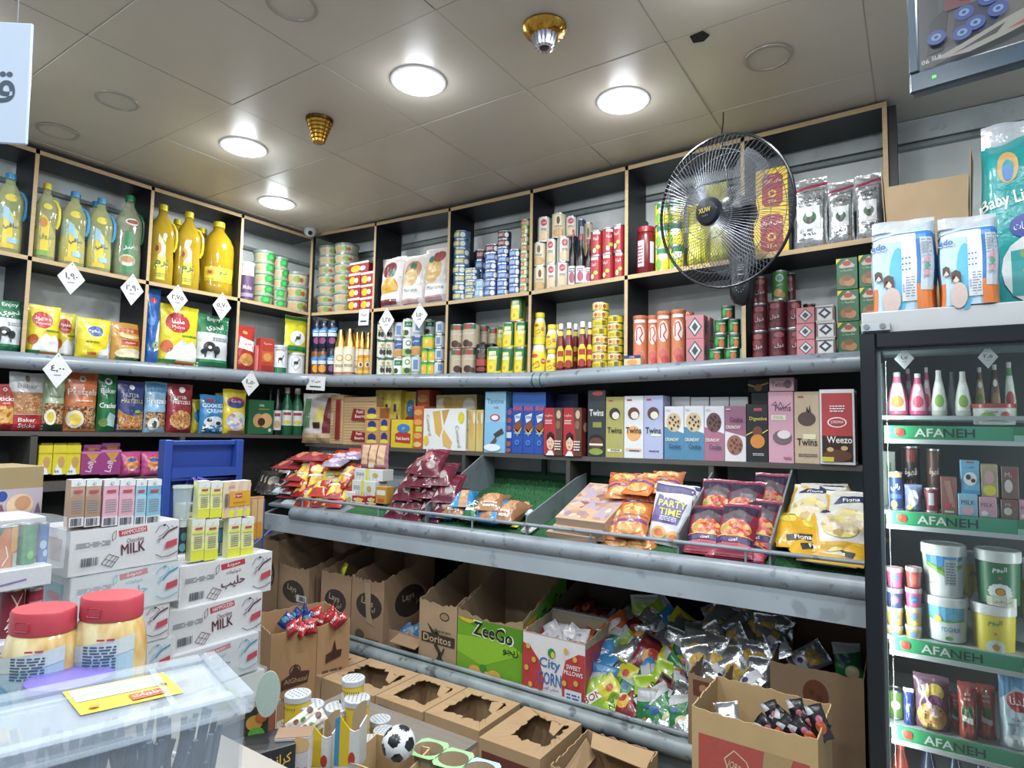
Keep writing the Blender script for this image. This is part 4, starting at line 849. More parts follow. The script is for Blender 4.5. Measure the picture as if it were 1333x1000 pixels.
stack('B', 'P', 'box', 'pinkt', 1037, 1061, 400, 3, 'luncheon_tin', 'pink square tin with diamond', 'in the column beside the dark red cans', 'tin', d=.07, back=.0)
style('bwt', 'b9b9b6', [('r', 'cfcfca', .12, .08, .88, .92), ('p', '2c3a52', [(.5, .16), (.85, .5), (.5, .84), (.15, .5)]), ('p', 'd9dad6', [(.5, .34), (.68, .5), (.5, .66), (.32, .5)]), ('r', '3a3a3c', .12, .82, .88, .88), ('r', '7a2a30', .02, .1, .08, .9), ('r', '7a2a30', .92, .1, .98, .9)])
stack('B', 'P', 'box', 'bwt', 1062, 1087, 397, 3, 'luncheon_tin', 'grey patterned square tin', 'in the column beside the green nut boxes', 'tin', d=.07, back=.0)
style('nutbox', '1f6a3c', [('p', 'c9b89c', [(.12, .74), (.5, .96), (.88, .74), (.8, .68), (.2, .68)]), ('e', 'b8322c', .5, .82, .2, .08), ('t', 'e6ece2', 'مكسرات', .5, .6, .08, .7), ('e', 'a0683c', .38, .26, .26, .16), ('e', 'b87c4c', .62, .22, .26, .14), ('e', '8a5430', .5, .36, .22, .1), ('p', 'd9c82a', [(0, .8), (.25, .98), (0, .98)])])
stack('B', 'P', 'box', 'nutbox', 1090, 1118, 335, 3, 'nut_box', 'green box with nut picture', 'in the column beside the grey tins', 'box', d=.09)
stack('B', 'P', 'box', 'nutbox', 1119, 1146, 331, 3, 'nut_box', 'green box with nut picture', 'in the column half behind the diapers', 'box', d=.09)
# ================================================================ pretzel bags and boxes on the wooden shelf
KH = 'c8894a-a8622c-e0b070-7a3f1c-caa06a'
FOOD = mat('b8824a-9a5a2c-d8a870-6a351a-c09058', 'food', 120)
PRETZ = mat('6a3a20-8c4e28-b07a48-4a2412-c8a070', 'food', 120)
NUTS = mat('d8a050-b06a28-e8c888-7a4a28-c87838', 'food', 110)
STICK = mat('c88a50-a86838-dcae78-b47840', 'food', 130)
def snackbag(n, base, top, word, ar, fm, foot, kind='foil'):
    style(n, base, [('r', top, 0, .5, 1, .97), ('r', fm, .04, .14, .96, .52), ('r', foot, 0, .0, 1, .14), ('c', 'e9ecec', .5, .88, .09), ('c', top, .5, .88, .05), ('T', 'f0f2f0', word, .5, .68, .1, .86), ('t', 'e6e9e6', ar, .5, .58, .035, .5)], kind)
snackbag('pz_red', 'b8282c', 'c43a2a', 'Sticks', 'salted', mat('d89a3c-e8b860-b06a24', 'food', 50), 'a82028')
style('pz_white', 'd6d9d8', [('r', STICK, .05, .28, .95, .66), ('e', '8a7a5a', .5, .9, .07, .06), ('t', '8a9094', 'Baker', .5, .77, .08, .6), ('r', 'b8242c', 0, 0, 1, .27), ('T', 'f0e6e4', 'Baker', .5, .18, .07, .6), ('T', 'f0e6e4', 'Sticks', .5, .08, .07, .6)], 'foil')
style('pz_green', '9fb48c', [('r', PRETZ, .04, .12, .96, .48), ('r', '1c3a24', 0, 0, 1, .12), ('e', 'e6e6d0', .3, .24, .24, .14), ('e', 'e0c82c', .3, .24, .14, .09), ('t', '5a6a50', 'Vinegar', .5, .6, .05, .6), ('e', 'd8ddd0', .5, .86, .07, .05)], 'foil')
style('pz_orange', 'dd7440', [('r', PRETZ, .04, .04, .96, .42), ('e', 'e2d9c0', .28, .2, .26, .15), ('e', 'e8cc3c', .28, .2, .17, .1), ('c', 'efe6dc', .5, .88, .11), ('c', 'b8855c', .5, .88, .06), ('T', 'f4ece6', 'Pretzels', .5, .66, .1, .92), ('l', 'f0d8c8', .3, .5, .8, .54, 1)], 'foil')
style('pz_gcr', '15743c', [('c', 'eef2ee', .5, .88, .2), ('c', '15743c', .5, .88, .1), ('T', 'eef2ee', 'Baker', .5, .72, .09, .8), ('T', 'eef2ee', 'Cracker', .5, .46, .09, .92), ('p', '9fc4c0', [(.3, .12), (.8, .08), (.9, .28), (.5, .34)]), ('e', '6a8a3c', .25, .16, .2, .08)], 'foil')
style('pz_nuts', '2f3f7c', [('r', NUTS, .03, .04, .97, .44), ('e', '2f3f7c', .5, .48, .46, .16), ('c', 'e6e9f0', .5, .88, .1), ('t', 'e0e3ee', 'NUTS&', .45, .72, .08, .6), ('t', 'c8b05c', 'PRETZELS', .5, .6, .07, .8), ('e', '7ab83c', .7, .4, .12, .03)], 'foil')
style('pz_blue', '8cc0de', [('r', PRETZ, .04, .1, .96, .4), ('e', 'e6e9e0', .35, .16, .24, .13), ('e', '2f4a3c', .38, .16, .1, .07), ('r', '3c86b8', .05, .8, .95, .96), ('t', '6a9abc', 'Baker', .5, .86, .06, .5), ('T', 'eff4f7', 'Pretzels', .5, .62, .11, .92)], 'foil')
style('pz_rnut', '9c2430', [('e', NUTS, .5, .26, .42, .2), ('c', 'eae6e6', .55, .88, .12), ('T', 'efe6e0', 'NUTS&', .4, .72, .07, .6), ('T', 'efe6e0', 'PRETZELS', .5, .62, .07, .7), ('s', 'd8c8a0', [(.1, .18), (.5, .06), (.95, .2)], .02)], 'foil')
style('ck_blue', '2a84c4', [('T', 'eef3f7', 'COOKIES', .5, .72, .1, .86), ('T', 'dfeaf4', 'CREAM', .55, .58, .1, .7), ('e', 'dfe9f2', .5, .3, .4, .14), ('e', '2a2a34', .3, .34, .1, .05), ('e', '2a2a34', .68, .26, .12, .05), ('e', 'c83a5c', .4, .86, .2, .04), ('r', mat('e0e8f0-3a2a2c-2a84c4', 'mix', 60), .05, .05, .95, .2)], 'foil')
style('ck_yel', 'e0cc1c', [('e', 'c83c80', .5, .7, .38, .13), ('e', '3a3f8c', .5, .66, .36, .09), ('T', 'f0e6ee', 'Candy', .5, .72, .08, .5), ('e', mat('d8d0e0-8ab8d8-d88ab0-e0e0c0', 'mix', 55), .5, .28, .4, .22), ('r', 'a85c9c', .2, .02, .9, .06)], 'foil')
style('ck_yel2', 'dcd02c', [('e', '2a84c4', .5, .5, .4, .2)], 'foil')
V = [(-9, 24, 500, 'pz_red', 'red bag of bread sticks at the picture edge'), (13, 60, 485, 'pz_white', 'white bag of pretzel sticks with red foot'), (58, 88, 487, 'pz_green', 'sage green pretzel bag below the diamond tag'), (87, 130, 484, 'pz_orange', 'orange pretzel bag with lemon slice'),
     (130, 155, 488, 'pz_gcr', 'narrow dark green cracker bag'), (155, 191, 496, 'pz_nuts', 'navy bag of nuts and pretzels'), (191, 220, 497, 'pz_blue', 'light blue pretzel bag'), (220, 254, 500, 'pz_rnut', 'crimson bag of nuts and pretzels'),
     (263, 295, 514, 'ck_blue', 'bright blue cookie bag with white lettering'), (293, 324, 507, 'ck_yel', 'yellow candy bag with purple oval')]
for i, (a, b, c, s, l) in enumerate(V): item('L', 'V', 'bag', s, a, b, c, 'snack_bag', l, 'snack bag', d=.075, var=i, back=.015, group=None)
item('L', 'V', 'bag', 'ck_yel2', 252, 267, 520, 'snack_bag', 'yellow snack bag mostly hidden behind the bright blue one', 'snack bag', d=.05, var=3, back=.1)
item('L', 'V', 'bag', 'ck_yel2', 282, 300, 512, 'snack_bag', 'yellow snack bag standing in the rear row behind the candy bag', 'snack bag', d=.05, var=4, back=.1)
style('gcookie', '1c6a40', [('e', 'd09a5c', .38, .4, .22, .2), ('e', 'dcae70', .68, .4, .26, .22), ('e', '4a2614', .5, .36, .15, .12), ('t', 'e6eedc', 'Hit', .5, .84, .07, .4), ('c', 'c8d8c0', .85, .12, .07), ('r', 'c8a03c', .35, .72, .8, .74)])
item('L', 'V', 'box', 'gcookie', 325, 356, 521, 'cookie_box', 'dark green cookie box with two cookies', 'box', d=.08, tw=-.05)
VIN = [(.95, 0), (1, .02), (1, .55), (.85, .66), (.42, .8), (.38, .92)]
style('vin_g', '17603a', [('r', 'e3e6df', 0, 0, 1, 1), ('e', 'e0d03c', .5, .2, .3, .14), ('r', 'b8303a', .2, .68, .8, .86)], 'plastic', prof=VIN, cap=(.88, 1, .42), capc='d9c4c0', band=(.2, .52))
style('vin_k', '14181c', [('r', 'dfe2e4', 0, 0, 1, 1), ('r', 'b8303a', .2, .7, .8, .86), ('e', 'd8a070', .5, .3, .3, .2)], 'plastic', prof=VIN, cap=(.88, 1, .42), capc='2a2c34', band=(.1, .52))
for a, b, c, s, l, k in [(356, 366, 506, 'vin_k', 'black vinegar bottle beside the green cookie box', .02), (367, 380, 505, 'vin_g', 'green vinegar bottle beside the black one', .02), (380, 394, 506, 'vin_g', 'green vinegar bottle nearest the corner', .02), (346, 357, 506, 'vin_k', 'dark bottle with red collar behind the cookie box', .12)]:
    item('L', 'V', 'jar', s, a, b, c, 'vinegar_bottle', l, 'bottle', back=k)
# ---------------------------------------------------------------- boxes along the back wall
style('plbag', 'cfc7c0', [('p', '5c8a5c', [(.05, .3), (.3, .3), (.25, .9), (.08, .9)]), ('e', 'd8c86a', .55, .55, .14, .2), ('p', '7c2428', [(.65, .15), (.98, .1), (.98, .95), (.7, .9)]), ('r', 'c9a97c', 0, 0, 1, .2), ('r', '4a2a24', .4, .3, .6, .42)], 'foil')
item('B', 'W', 'bag', 'plbag', 392, 430, 512, 'wafer_multipack', 'clear wrapped pack of mixed wafers in the corner', 'snack pack', d=.1, back=-.02, tw=.25)
BIS = mat('c9a468-b88c50-d8b880-a87c44', 'food', 30)
style('pbeur', 'c29c68', [('r', 'd0ae7c', .02, .02, .98, .98)]+[('r', 'a67c4a', .03, .06+.06*i, .97, .068+.06*i) for i in range(15)]+[('p', '9c2420', [(.28, .52), (.78, .5), (.84, .72), (.34, .76)]), ('T', 'f0e2d8', 'Petit', .55, .69, .07, .3), ('T', 'f0e2d8', 'Beurre', .56, .6, .07, .4), ('p', '9c2420', [(.28, .1), (.78, .08), (.84, .26), (.34, .3)]), ('T', 'f0e2d8', 'Petit', .55, .24, .06, .3), ('T', 'f0e2d8', 'Beurre', .56, .15, .06, .4)])
style('pbeur2', 'c29c68', [('r', 'd0ae7c', .02, .02, .98, .98)]+[('r', 'a67c4a', .05, .06+.06*i, .95, .068+.06*i) for i in range(15)]+[('r', '9c2420', .5, .1, .85, .9), ('T', 'f0e2d8', 'Petit Beurre', .25, .5, .3, .6, 90)])
item('B', 'W', 'box', 'pbeur2', 430, 446, 514, 'biscuit_pack', 'narrow side-on tan biscuit pack with red label', 'biscuit pack', d=.16, back=.02)
item('B', 'W', 'box', 'pbeur', 447, 489, 517, 'biscuit_pack', 'large tan biscuit pack with two red labels', 'biscuit pack', d=.16, back=.03)
style('wbox', 'd0a064', [('r', 'c89050', 0, 0, 1, 1), ('e', '2a3a86', .5, .6, .3, .34), ('e', 'e6d030', .5, .25, .38, .2)], side=[('r', 'b8743c', .1, .1, .9, .9)])
for i, (a, b, y0, y1) in enumerate([(474, 493, 530, 546), (475, 493, 547, 563), (475, 493, 563, 580), (493, 507, 545, 562), (493, 507, 562, 580)]):
    item('B', 'W', 'box', 'wbox', a, b, y0, 'wafer_box', 'small orange wafer box with blue oval, '+['top of the nearer column', 'middle of the nearer column', 'bottom of the nearer column', 'top of the second column', 'bottom of the second column'][i], 'box', back=-.0 if i < 3 else .01, d=.1, yb=y1)
style('pyel', 'd2b83c', [('p', '4a3a7c', [(.1, .1), (.5, .05), (.9, .4), (.6, .6)]), ('e', 'e6d84c', .6, .8, .3, .15), ('r', '3a3270', .2, .62, .5, .75)])
for i, (a, b) in enumerate([(488, 499), (499, 510), (510, 521)]): item('B', 'W', 'box', 'pyel', a, b, 508, 'pastry_box', 'yellow and violet upright box, '+['nearest the tan packs', 'middle of three', 'nearest the yellow box'][i], 'box', back=.1, d=.12, z0=zf(BW, .9)+.001)
style('petbox', 'd9bc1c', [('p', 'b8342c', [(.2, .2), (.9, .16), (.92, .5), (.55, .62), (.2, .5)]), ('T', 'f0e8e0', 'Petit beurre', .56, .34, .12, .6), ('e', '3c7cc0', .58, .7, .3, .16), ('T', 'e6eef6', 'تاج', .58, .7, .1, .3)], side=[('r', 'c8a818', 0, 0, 1, 1)])
item('B', 'W', 'box', 'petbox', 509, 537, 547, 'biscuit_box', 'yellow biscuit box with red shield on the shelf edge', 'box', d=.14, back=.0)
item('B', 'W', 'box', 'petbox', 524, 541, 510, 'biscuit_box', 'yellow biscuit box in the rear, above the front yellow one', 'box', d=.1, back=.14, z0=zf(BW, 1.1)+.001)
style('orbox', 'd4602c', [('e', 'e0a048', .5, .85, .4, .07), ('e', 'e0a048', .5, .62, .4, .07), ('r', 'c8d03c', .3, .4, .9, .52), ('e', 'e0a048', .5, .3, .4, .07), ('e', 'e8c070', .5, .1, .4, .06), ('r', '3a2c70', 0, .0, .1, 1)])
item('B', 'W', 'box', 'orbox', 537, 551, 529, 'cookie_box', 'orange and blue upright cookie box', 'box', d=.12)
item('B', 'W', 'box', 'orbox', 541, 558, 508, 'cookie_box', 'red-orange box in the rear above the orange one', 'box', d=.12, back=.14, z0=zf(BW, 1.2)+.001)
style('custard', 'dfe1df', [('p', 'd8a84c', [(.22, .92), (.4, .95), (.46, .5), (.4, .3), (.3, .4)]), ('p', 'c8943c', [(.44, .95), (.62, .98), (.5, .6)]), ('p', 'dcb058', [(.5, .5), (.7, .2), (.66, .04), (.5, .1), (.46, .35)]), ('e', 'd8c81c', .9, .78, .07, .14), ('e', 'd8c81c', .08, .22, .06, .12), ('t', '8a8c80', 'Custard', .84, .34, .1, .4, -80), ('t', '8a8c80', 'Custard', .14, .6, .1, .4, -80)], side=[('r', 'a8aa9c', .1, .05, .9, .95), ('t', '5a5c54', 'wafer', .5, .5, .1, .8)])
item('B', 'W', 'box', 'custard', 551, 606, 532, 'wafer_box', 'large white wafer box with golden biscuits, foremost', 'box', d=.1, back=-.005)
style('custy', 'd0b868', [('e', 'e6e2cc', .15, .8, .14, .14), ('e', 'd8a84c', .5, .6, .16, .3), ('e', 'e6e2cc', .82, .8, .14, .14), ('e', 'c8a040', .3, .85, .12, .12)], side=[('r', 'a8946c', 0, 0, 1, 1)])
item('B', 'W', 'box', 'custy', 567, 620, 514, 'wafer_box', 'cream and gold wafer box in the rear row', 'box', d=.12, back=.15)
item('B', 'W', 'box', 'custy', 608, 619, 534, 'wafer_box', 'slim grey-edged wafer box behind the large white one, nearer', 'box', d=.14, back=.02)
item('B', 'W', 'box', 'custy', 619.5, 629, 534, 'wafer_box', 'slim grey-edged wafer box beside the light blue box', 'box', d=.14, back=.02)
style('tant', '8cc4e4', [('r', '7ab8e0', 0, 0, 1, .5), ('t', '3c5a7c', 'Tantine', .5, .84, .08, .8), ('e', 'c83a4c', .5, .57, .24, .06), ('e', 'e9e6ea', .5, .57, .17, .04), ('t', 'c04a5a', 'cafe', .55, .74, .04, .3), ('p', '4a3a3c', [(.45, .3), (.85, .4), (.95, .32), (.55, .24)]), ('p', '6a4a3c', [(.25, .12), (.55, .26), (.62, .2), (.35, .06)]), ('e', 'dfeaf2', .4, .08, .4, .06)], side=[('r', '5c9cc4', 0, 0, 1, 1)])
item('B', 'W', 'box', 'tant', 631, 658, 510, 'wafer_box', 'tall light blue box with chocolate bar', 'box', d=.09, back=-.0)
style('smbl', '2c3c9c', [('e', '8a5a7c', .5, .9, .36, .06), ('e', 'a05a4c', .5, .72, .36, .06), ('e', '8a5a7c', .5, .55, .36, .06), ('r', 'c8d4e0', .1, .33, .9, .46), ('e', 'a05a4c', .5, .2, .36, .06), ('e', 'a05a4c', .5, .06, .36, .05)])
item('B', 'W', 'box', 'smbl', 658, 667, 531, 'wafer_box', 'narrow navy box with small pictures, beside the light blue box', 'box', d=.08)
style('bl3', '1f4fae', [('r', '2a64c4', 0, .78, 1, 1), ('T', 'e4553c', 'BREAK', .5, .74, .1, .8), ('p', 'dfe6f0', [(.2, .62), (.8, .66), (.7, .55), (.3, .5)]), ('T', '2c4fae', 'bite', .5, .6, .06, .4), ('p', '8a4a24', [(.1, .44), (.7, .54), (.9, .46), (.5, .36)]), ('p', 'd89a3c', [(.1, .42), (.5, .34), (.9, .44), (.85, .38), (.5, .28)]), ('c', '4a8ad8', .5, .18, .2), ('c', '1f4fae', .5, .18, .12), ('e', '6ab0e0', .5, .33, .3, .015)], side=[('r', '1c2c6c', 0, 0, 1, 1)])
for i, (a, b) in enumerate([(667, 681), (681, 695.5), (695.5, 710)]): item('B', 'W', 'box', 'bl3', a, b, 511, 'wafer_box', 'royal blue wafer box, '+['first of three beside the navy box', 'middle of three', 'last of three beside the red boxes'][i], 'box', d=.1)
style('bl4', '1b2550', [('r', '222e66', .1, .1, .9, .9)])
item('B', 'W', 'box', 'bl4', 712, 752, 513, 'wafer_box', 'wide dark navy box in shadow above the red boxes', 'box', d=.08, back=.14)
style('boy', 'b8242c', [('p', '5a3a2c', [(.52, 1), (1, 1), (1, 0), (.6, 0), (.7, .3)]), ('t', 'f0e4e0', 'بسكويت', .25, .84, .07, .4), ('l', 'e6c8c4', .08, .66, .45, .76, 3), ('e', 'c8a888', .8, .86, .12, .09), ('e', '8a5c48', .78, .64, .12, .09), ('e', 'dcb898', .38, .26, .2, .15), ('p', '231a18', [(.18, .3), (.2, .44), (.38, .5), (.56, .44), (.58, .3), (.5, .4), (.3, .4)]), ('p', 'e6e0dc', [(.15, 0), (.6, 0), (.5, .1), (.3, .1)]),
      ('e', '2a1c1a', .31, .28, .02, .012), ('e', '2a1c1a', .45, .28, .02, .012), ('e', 'a84a3c', .38, .19, .05, .012), ('l', 'e6dcd4', .62, .12, .95, .34, 4)], side=[('r', '7a2a24', 0, 0, 1, 1), ('e', 'c89a7c', .5, .6, .3, .1)])
for i, (a, b) in enumerate([(708, 732), (733, 757)]): item('B', 'W', 'box', 'boy', a, b, 531, 'cookie_box', 'red and brown box with a smiling child, '+['beside the royal blue boxes', 'beside the dark tall box'][i], 'box', d=.1, back=-.01)
def twins(n, base, word, cookie, extra=(), side='b0b2b4', tc='2a2c30'):
    style(n, base, [('r', 'c23a48', .15, .92, .4, .95)]+list(extra)+[('e', cookie, .5, .72, .3, .1), ('e', 'e6dfd0', .56, .69, .2, .06), ('T', tc, word, .5, .45, .1, .8), ('l', tc, .3, .12, .8, .15, 1)], side=[('r', side, 0, 0, 1, 1)])
style('tw_dark', '30383c', [('e', 'c84a58', .55, .95, .3, .035), ('T', 'e6e8e4', 'Twins', .5, .66, .1, .8), ('r', '8a8c3c', .3, .44, .8, .52), ('e', '1c1a1c', .5, .24, .42, .1), ('e', '6a3a2a', .5, .2, .4, .09), ('r', 'e6e0d0', .12, .17, .88, .2), ('e', '8a9a3c', .5, .08, .4, .05)], side=[('r', '24282c', 0, 0, 1, 1)])
item('B', 'W', 'box', 'tw_dark', 765, 788, 508, 'cookie_box', 'tall charcoal cookie box beside the red child boxes', 'box', d=.12)
twins('tw_ol', 'a8a454', 'Twins', '3a3038', [('r', 'e6e6d8', .1, .1, .9, .14)], '8a8848')
item('B', 'W', 'box', 'tw_ol', 788.5, 812, 517, 'cookie_box', 'olive green cookie box beside the charcoal one', 'box', d=.11)
twins('tw_w', 'd9dbdf', 'Twins', '6a3c28', [('e', 'e6a85c', .5, .4, .36, .12), ('r', 'd8b898', .1, .12, .9, .16)])
item('B', 'W', 'box', 'tw_w', 812.5, 837.5, 516, 'cookie_box', 'white cookie box with orange circle', 'box', d=.11)
twins('tw_lav', 'aab4d8', 'Twins', '5a4038', [('r', 'd8e0c0', .4, .36, .9, .41)], '98a0c4')
item('B', 'W', 'box', 'tw_lav', 838, 863, 515, 'cookie_box', 'lavender blue cookie box beside the white one', 'box', d=.11)
def cook(n, base, cookie, spots, foot, flip=0):
    it = [('p', foot, [(0, 0), (1, 0), (1, .5), (0, .62)])] if not flip else [('p', foot, [(0, .55), (1, .45), (1, 1), (0, 1)])]
    cy = .7 if not flip else .3
    it += [('e', cookie, .48, cy, .38, .18)]+[('e', spots, .48+.28*cos(k*2.4)*(.4+.6*(k % 3)/2), cy+.13*sin(k*2.4)*(.4+.6*(k % 2)), .05, .025) for k in range(9)]
    it += [('T', 'e6e4c8', 'CRUNCHY', .42, .38 if not flip else .62, .06, .7), ('T', '2c4a6c' if not flip else '5a2c48', 'Cookie', .56, .26 if not flip else .76, .09, .6), ('r', 'c8cdd4', .08, .93, .3, .95)]
    style(n, base, it, side=[('r', 'b8bcc4', 0, 0, 1, 1)])
cook('ck1', 'dadde2', 'd0b88c', '4a3428', '4a86ac'); cook('ck2', 'dadde2', '6a4a44', '3c2824', 'a86a84'); cook('ck3', 'd9d6da', '9a6450', '6a3c30', '9c6480', 1)
for a, b, s, l in [(865, 890, 'ck1', 'white and blue cookie box beside the lavender box'), (890.5, 916.5, 'ck1', 'white and blue cookie box, second of the two'), (917, 943, 'ck2', 'white and mauve box with dark cookie above'), (943.5, 971, 'ck3', 'mauve-topped box with brown cookie below')]:
    item('B', 'W', 'box', s, a, b, 529, 'cookie_box', l, 'box', d=.11)
style('dig', '1e2428', [('r', 'c8485a', .35, .88, .72, .93), ('T', 'd8c43c', 'Digestive', .55, .74, .08, .8), ('e', '7a4428', .52, .52, .22, .1), ('e', 'd8862c', .52, .36, .33, .12), ('s', 'd8c43c', [(0, .46), (.3, .52)], .05), ('s', 'd8c43c', [(.75, .5), (1, .56)], .05), ('l', 'c8ccd0', .3, .12, .8, .17, 2)], side=[('r', '181c20', 0, 0, 1, 1)])
item('B', 'W', 'box', 'dig', 971.5, 1000, 526, 'biscuit_box', 'black biscuit box with yellow ribbon', 'box', d=.11)
style('pink', 'd8a0b4', [('s', '6a3a50', [(.12, .8), (.3, .86), (.35, .76), (.5, .85), (.6, .76), (.9, .84)], .03), ('T', '6a3a50', 'Twins', .55, .77, .09, .7), ('r', 'e6e8c8', .12, .6, .7, .67), ('t', '6a3a50', 'COOL', .4, .635, .04, .4), ('e', '7a6468', .55, .36, .38, .1), ('e', 'e6dce0', .62, .4, .26, .06), ('r', 'b86a80', .6, .06, .9, .09)], side=[('r', 'c08ca0', 0, 0, 1, 1)])
item('B', 'W', 'box', 'pink', 1000.5, 1033, 510, 'cookie_box', 'upright pink cookie box beside the black one', 'box', d=.11)
style('tan', 'c8b090', [('r', 'a8485a', .15, .91, .38, .94), ('e', '5a4540', .5, .62, .36, .1), ('p', '5a4540', [(.45, .65), (.5, .8), (.56, .7), (.62, .82), (.7, .68), (.8, .6)]), ('r', 'e3e0b0', .35, .34, .85, .41), ('T', '2c2624', 'Twins', .5, .3, .1, .8), ('l', '6a5c4c', .15, .1, .9, .15, 2)], side=[('r', 'a89478', 0, 0, 1, 1)])
item('B', 'W', 'box', 'tan', 1034, 1067, 510, 'cookie_box', 'tan cookie box with chocolate splash', 'box', d=.11)
style('weezo', 'd9dbdc', [('r', 'c03a3e', .06, .04, .94, .95), ('r', '3c2018', .06, .04, .94, .38), ('e', 'efe6e6', .5, .56, .28, .07), ('e', 'b8343c', .5, .56, .24, .055), ('t', 'efe6e6', 'JORDINA', .5, .56, .05, .36), ('T', 'efece8', 'Weezo', .56, .33, .09, .72), ('l', 'efe0e0', .3, .7, .72, .8, 3), ('e', '6a3c24', .5, .12, .42, .08), ('e', 'd8b070', .3, .2, .1, .03), ('e', 'd8b070', .7, .22, .1, .03), ('r', 'd8d02c', .06, .04, .4, .1)], side=[('r', '4a2c24', .1, .04, .9, .96)])
item('B', 'W', 'box', 'weezo', 1067, 1113, 507, 'biscuit_box', 'large red box with white border and chocolate foot', 'box', d=.13, back=-.01)
style('smw', 'cfd2d2', [('e', '6a7a4c', .5, .3, .26, .3), ('r', '3a4a48', .08, .75, .3, .85)])
for i, (a, b) in enumerate([(874, 898), (899, 923), (924.5, 949), (950, 974)]): item('B', 'W', 'box', 'smw', a, b, 517, 'cookie_box', 'white box in the rear row, '+['first along, behind the blue cookie boxes', 'second along', 'third along', 'fourth, behind the mauve-topped box'][i], 'box', d=.08, back=.13)
style('smk', '1a1e22', [('s', 'd0bc30', [(0, .6), (.4, .4), (1, .7)], .08), ('e', 'b8742c', .5, .35, .2, .26)])
item('B', 'W', 'box', 'smk', 978, 1005, 510, 'biscuit_box', 'black box with yellow ribbon in the rear, lower of two', 'box', d=.1, back=.14)
_zr = zf(BW, 2.9)
item('B', 'W', 'box', 'smk', 974, 1001, 494, 'biscuit_box', 'black box with yellow ribbon lying on top in the rear', 'box', d=.1, back=.13, yb=511)
style('smp', 'c498a4', [('T', '4a2c34', 'Twins', .35, .5, .4, .5), ('e', '5c4648', .75, .5, .16, .3)])
item('B', 'W', 'box', 'smp', 1002, 1034, 491.5, 'cookie_box', 'flat pink box lying on top of the pink upright box', 'box', d=.1, back=.01, yb=509.5)
style('dkbx', '1c2a5c', [('r', '2a3c7c', .1, .1, .9, .9)])
# ---------------------------------------------------------------- lower left shelf
style('yb', 'dccb1c', [('p', 'e6e8e4', [(.08, .0), (.75, .0), (.45, .55)]), ('e', 'c99a54', .6, .42, .24, .2), ('t', '2c3c7c', '99', .3, .1, .1, .3), ('r', 'c8b818', 0, .72, 1, .76)])
def Lx(kind, st, x0, x1, yt, yb, name, lab, cat, back=.02, d=.08, tw=0, var=0):
    a = at(x0, (yt+yb)/2, 'x', -back); b = at(x1, (yt+yb)/2, 'x', -back); z1 = at((x0+x1)/2, yt, 'x', -back).z; z0 = at((x0+x1)/2, yb, 'x', -back).z
    w = b.y-a.y; sp = bag(float(w), float(z1-z0), float(d), st, var) if kind == 'bag' else box(float(w), float(z1-z0), float(d), st)
    return inst(sp, name, lab, cat, (-back-d/2, (a.y+b.y)/2, z0+.0005), pi/2+tw)
for i, (a, b) in enumerate([(50, 68), (69, 87), (87, 105)]):
    Lx('box', 'yb', a, b, 580, 618, 'biscuit_pack', 'yellow biscuit carton in the front row, '+['beside the shelf post', 'middle of three', 'beside the magenta cartons'][i], 'box', d=.06)
for i, (a, b) in enumerate([(52, 68), (69, 86), (87, 104)]):
    Lx('box', 'yb', a, b, 577, 618, 'biscuit_pack', 'yellow biscuit carton in the second row, '+['beside the shelf post', 'middle of three', 'beside the magenta cartons'][i], 'box', back=.09, d=.06)
style('mag', 'b84a90', [('r', 'a03c80', 0, 0, 1, .9), ('T', 'e6d0e0', 'Lolly', .5, .4, .3, .8, 75), ('p', 'c8943c', [(.2, .9), (.9, .9), (.6, .5)]), ('r', 'd070ac', 0, .9, 1, 1)], top=[('r', 'd07ab4', 0, 0, 1, 1)])
for i, (a, b, y0, k) in enumerate([(106, 131, 588, .01), (131, 157, 586, .01), (108, 131, 579, .1), (132, 155, 577, .1)]):
    Lx('box', 'mag', a, b, y0, 618, 'wafer_carton', 'magenta wafer carton, '+['front row beside the yellow cartons', 'front row beside the pink bags', 'rear row beside the yellow cartons', 'rear row beside the pink bags'][i], 'box', back=k, d=.08)
style('pkb', 'c84a86', [('e', 'd8863c', .5, .5, .3, .3), ('e', '2c4a9c', .5, .66, .22, .08), ('T', 'f0dce8', 'Puff', .5, .3, .14, .6)], 'foil')
for i, (a, b) in enumerate([(158, 187), (187, 216)]): Lx('bag', 'pkb', a, b, 588, 620, 'snack_bag', 'pink snack bag with blue oval, '+['beside the magenta cartons', 'beside the blue crate stand'][i], 'snack bag', d=.07, var=i)
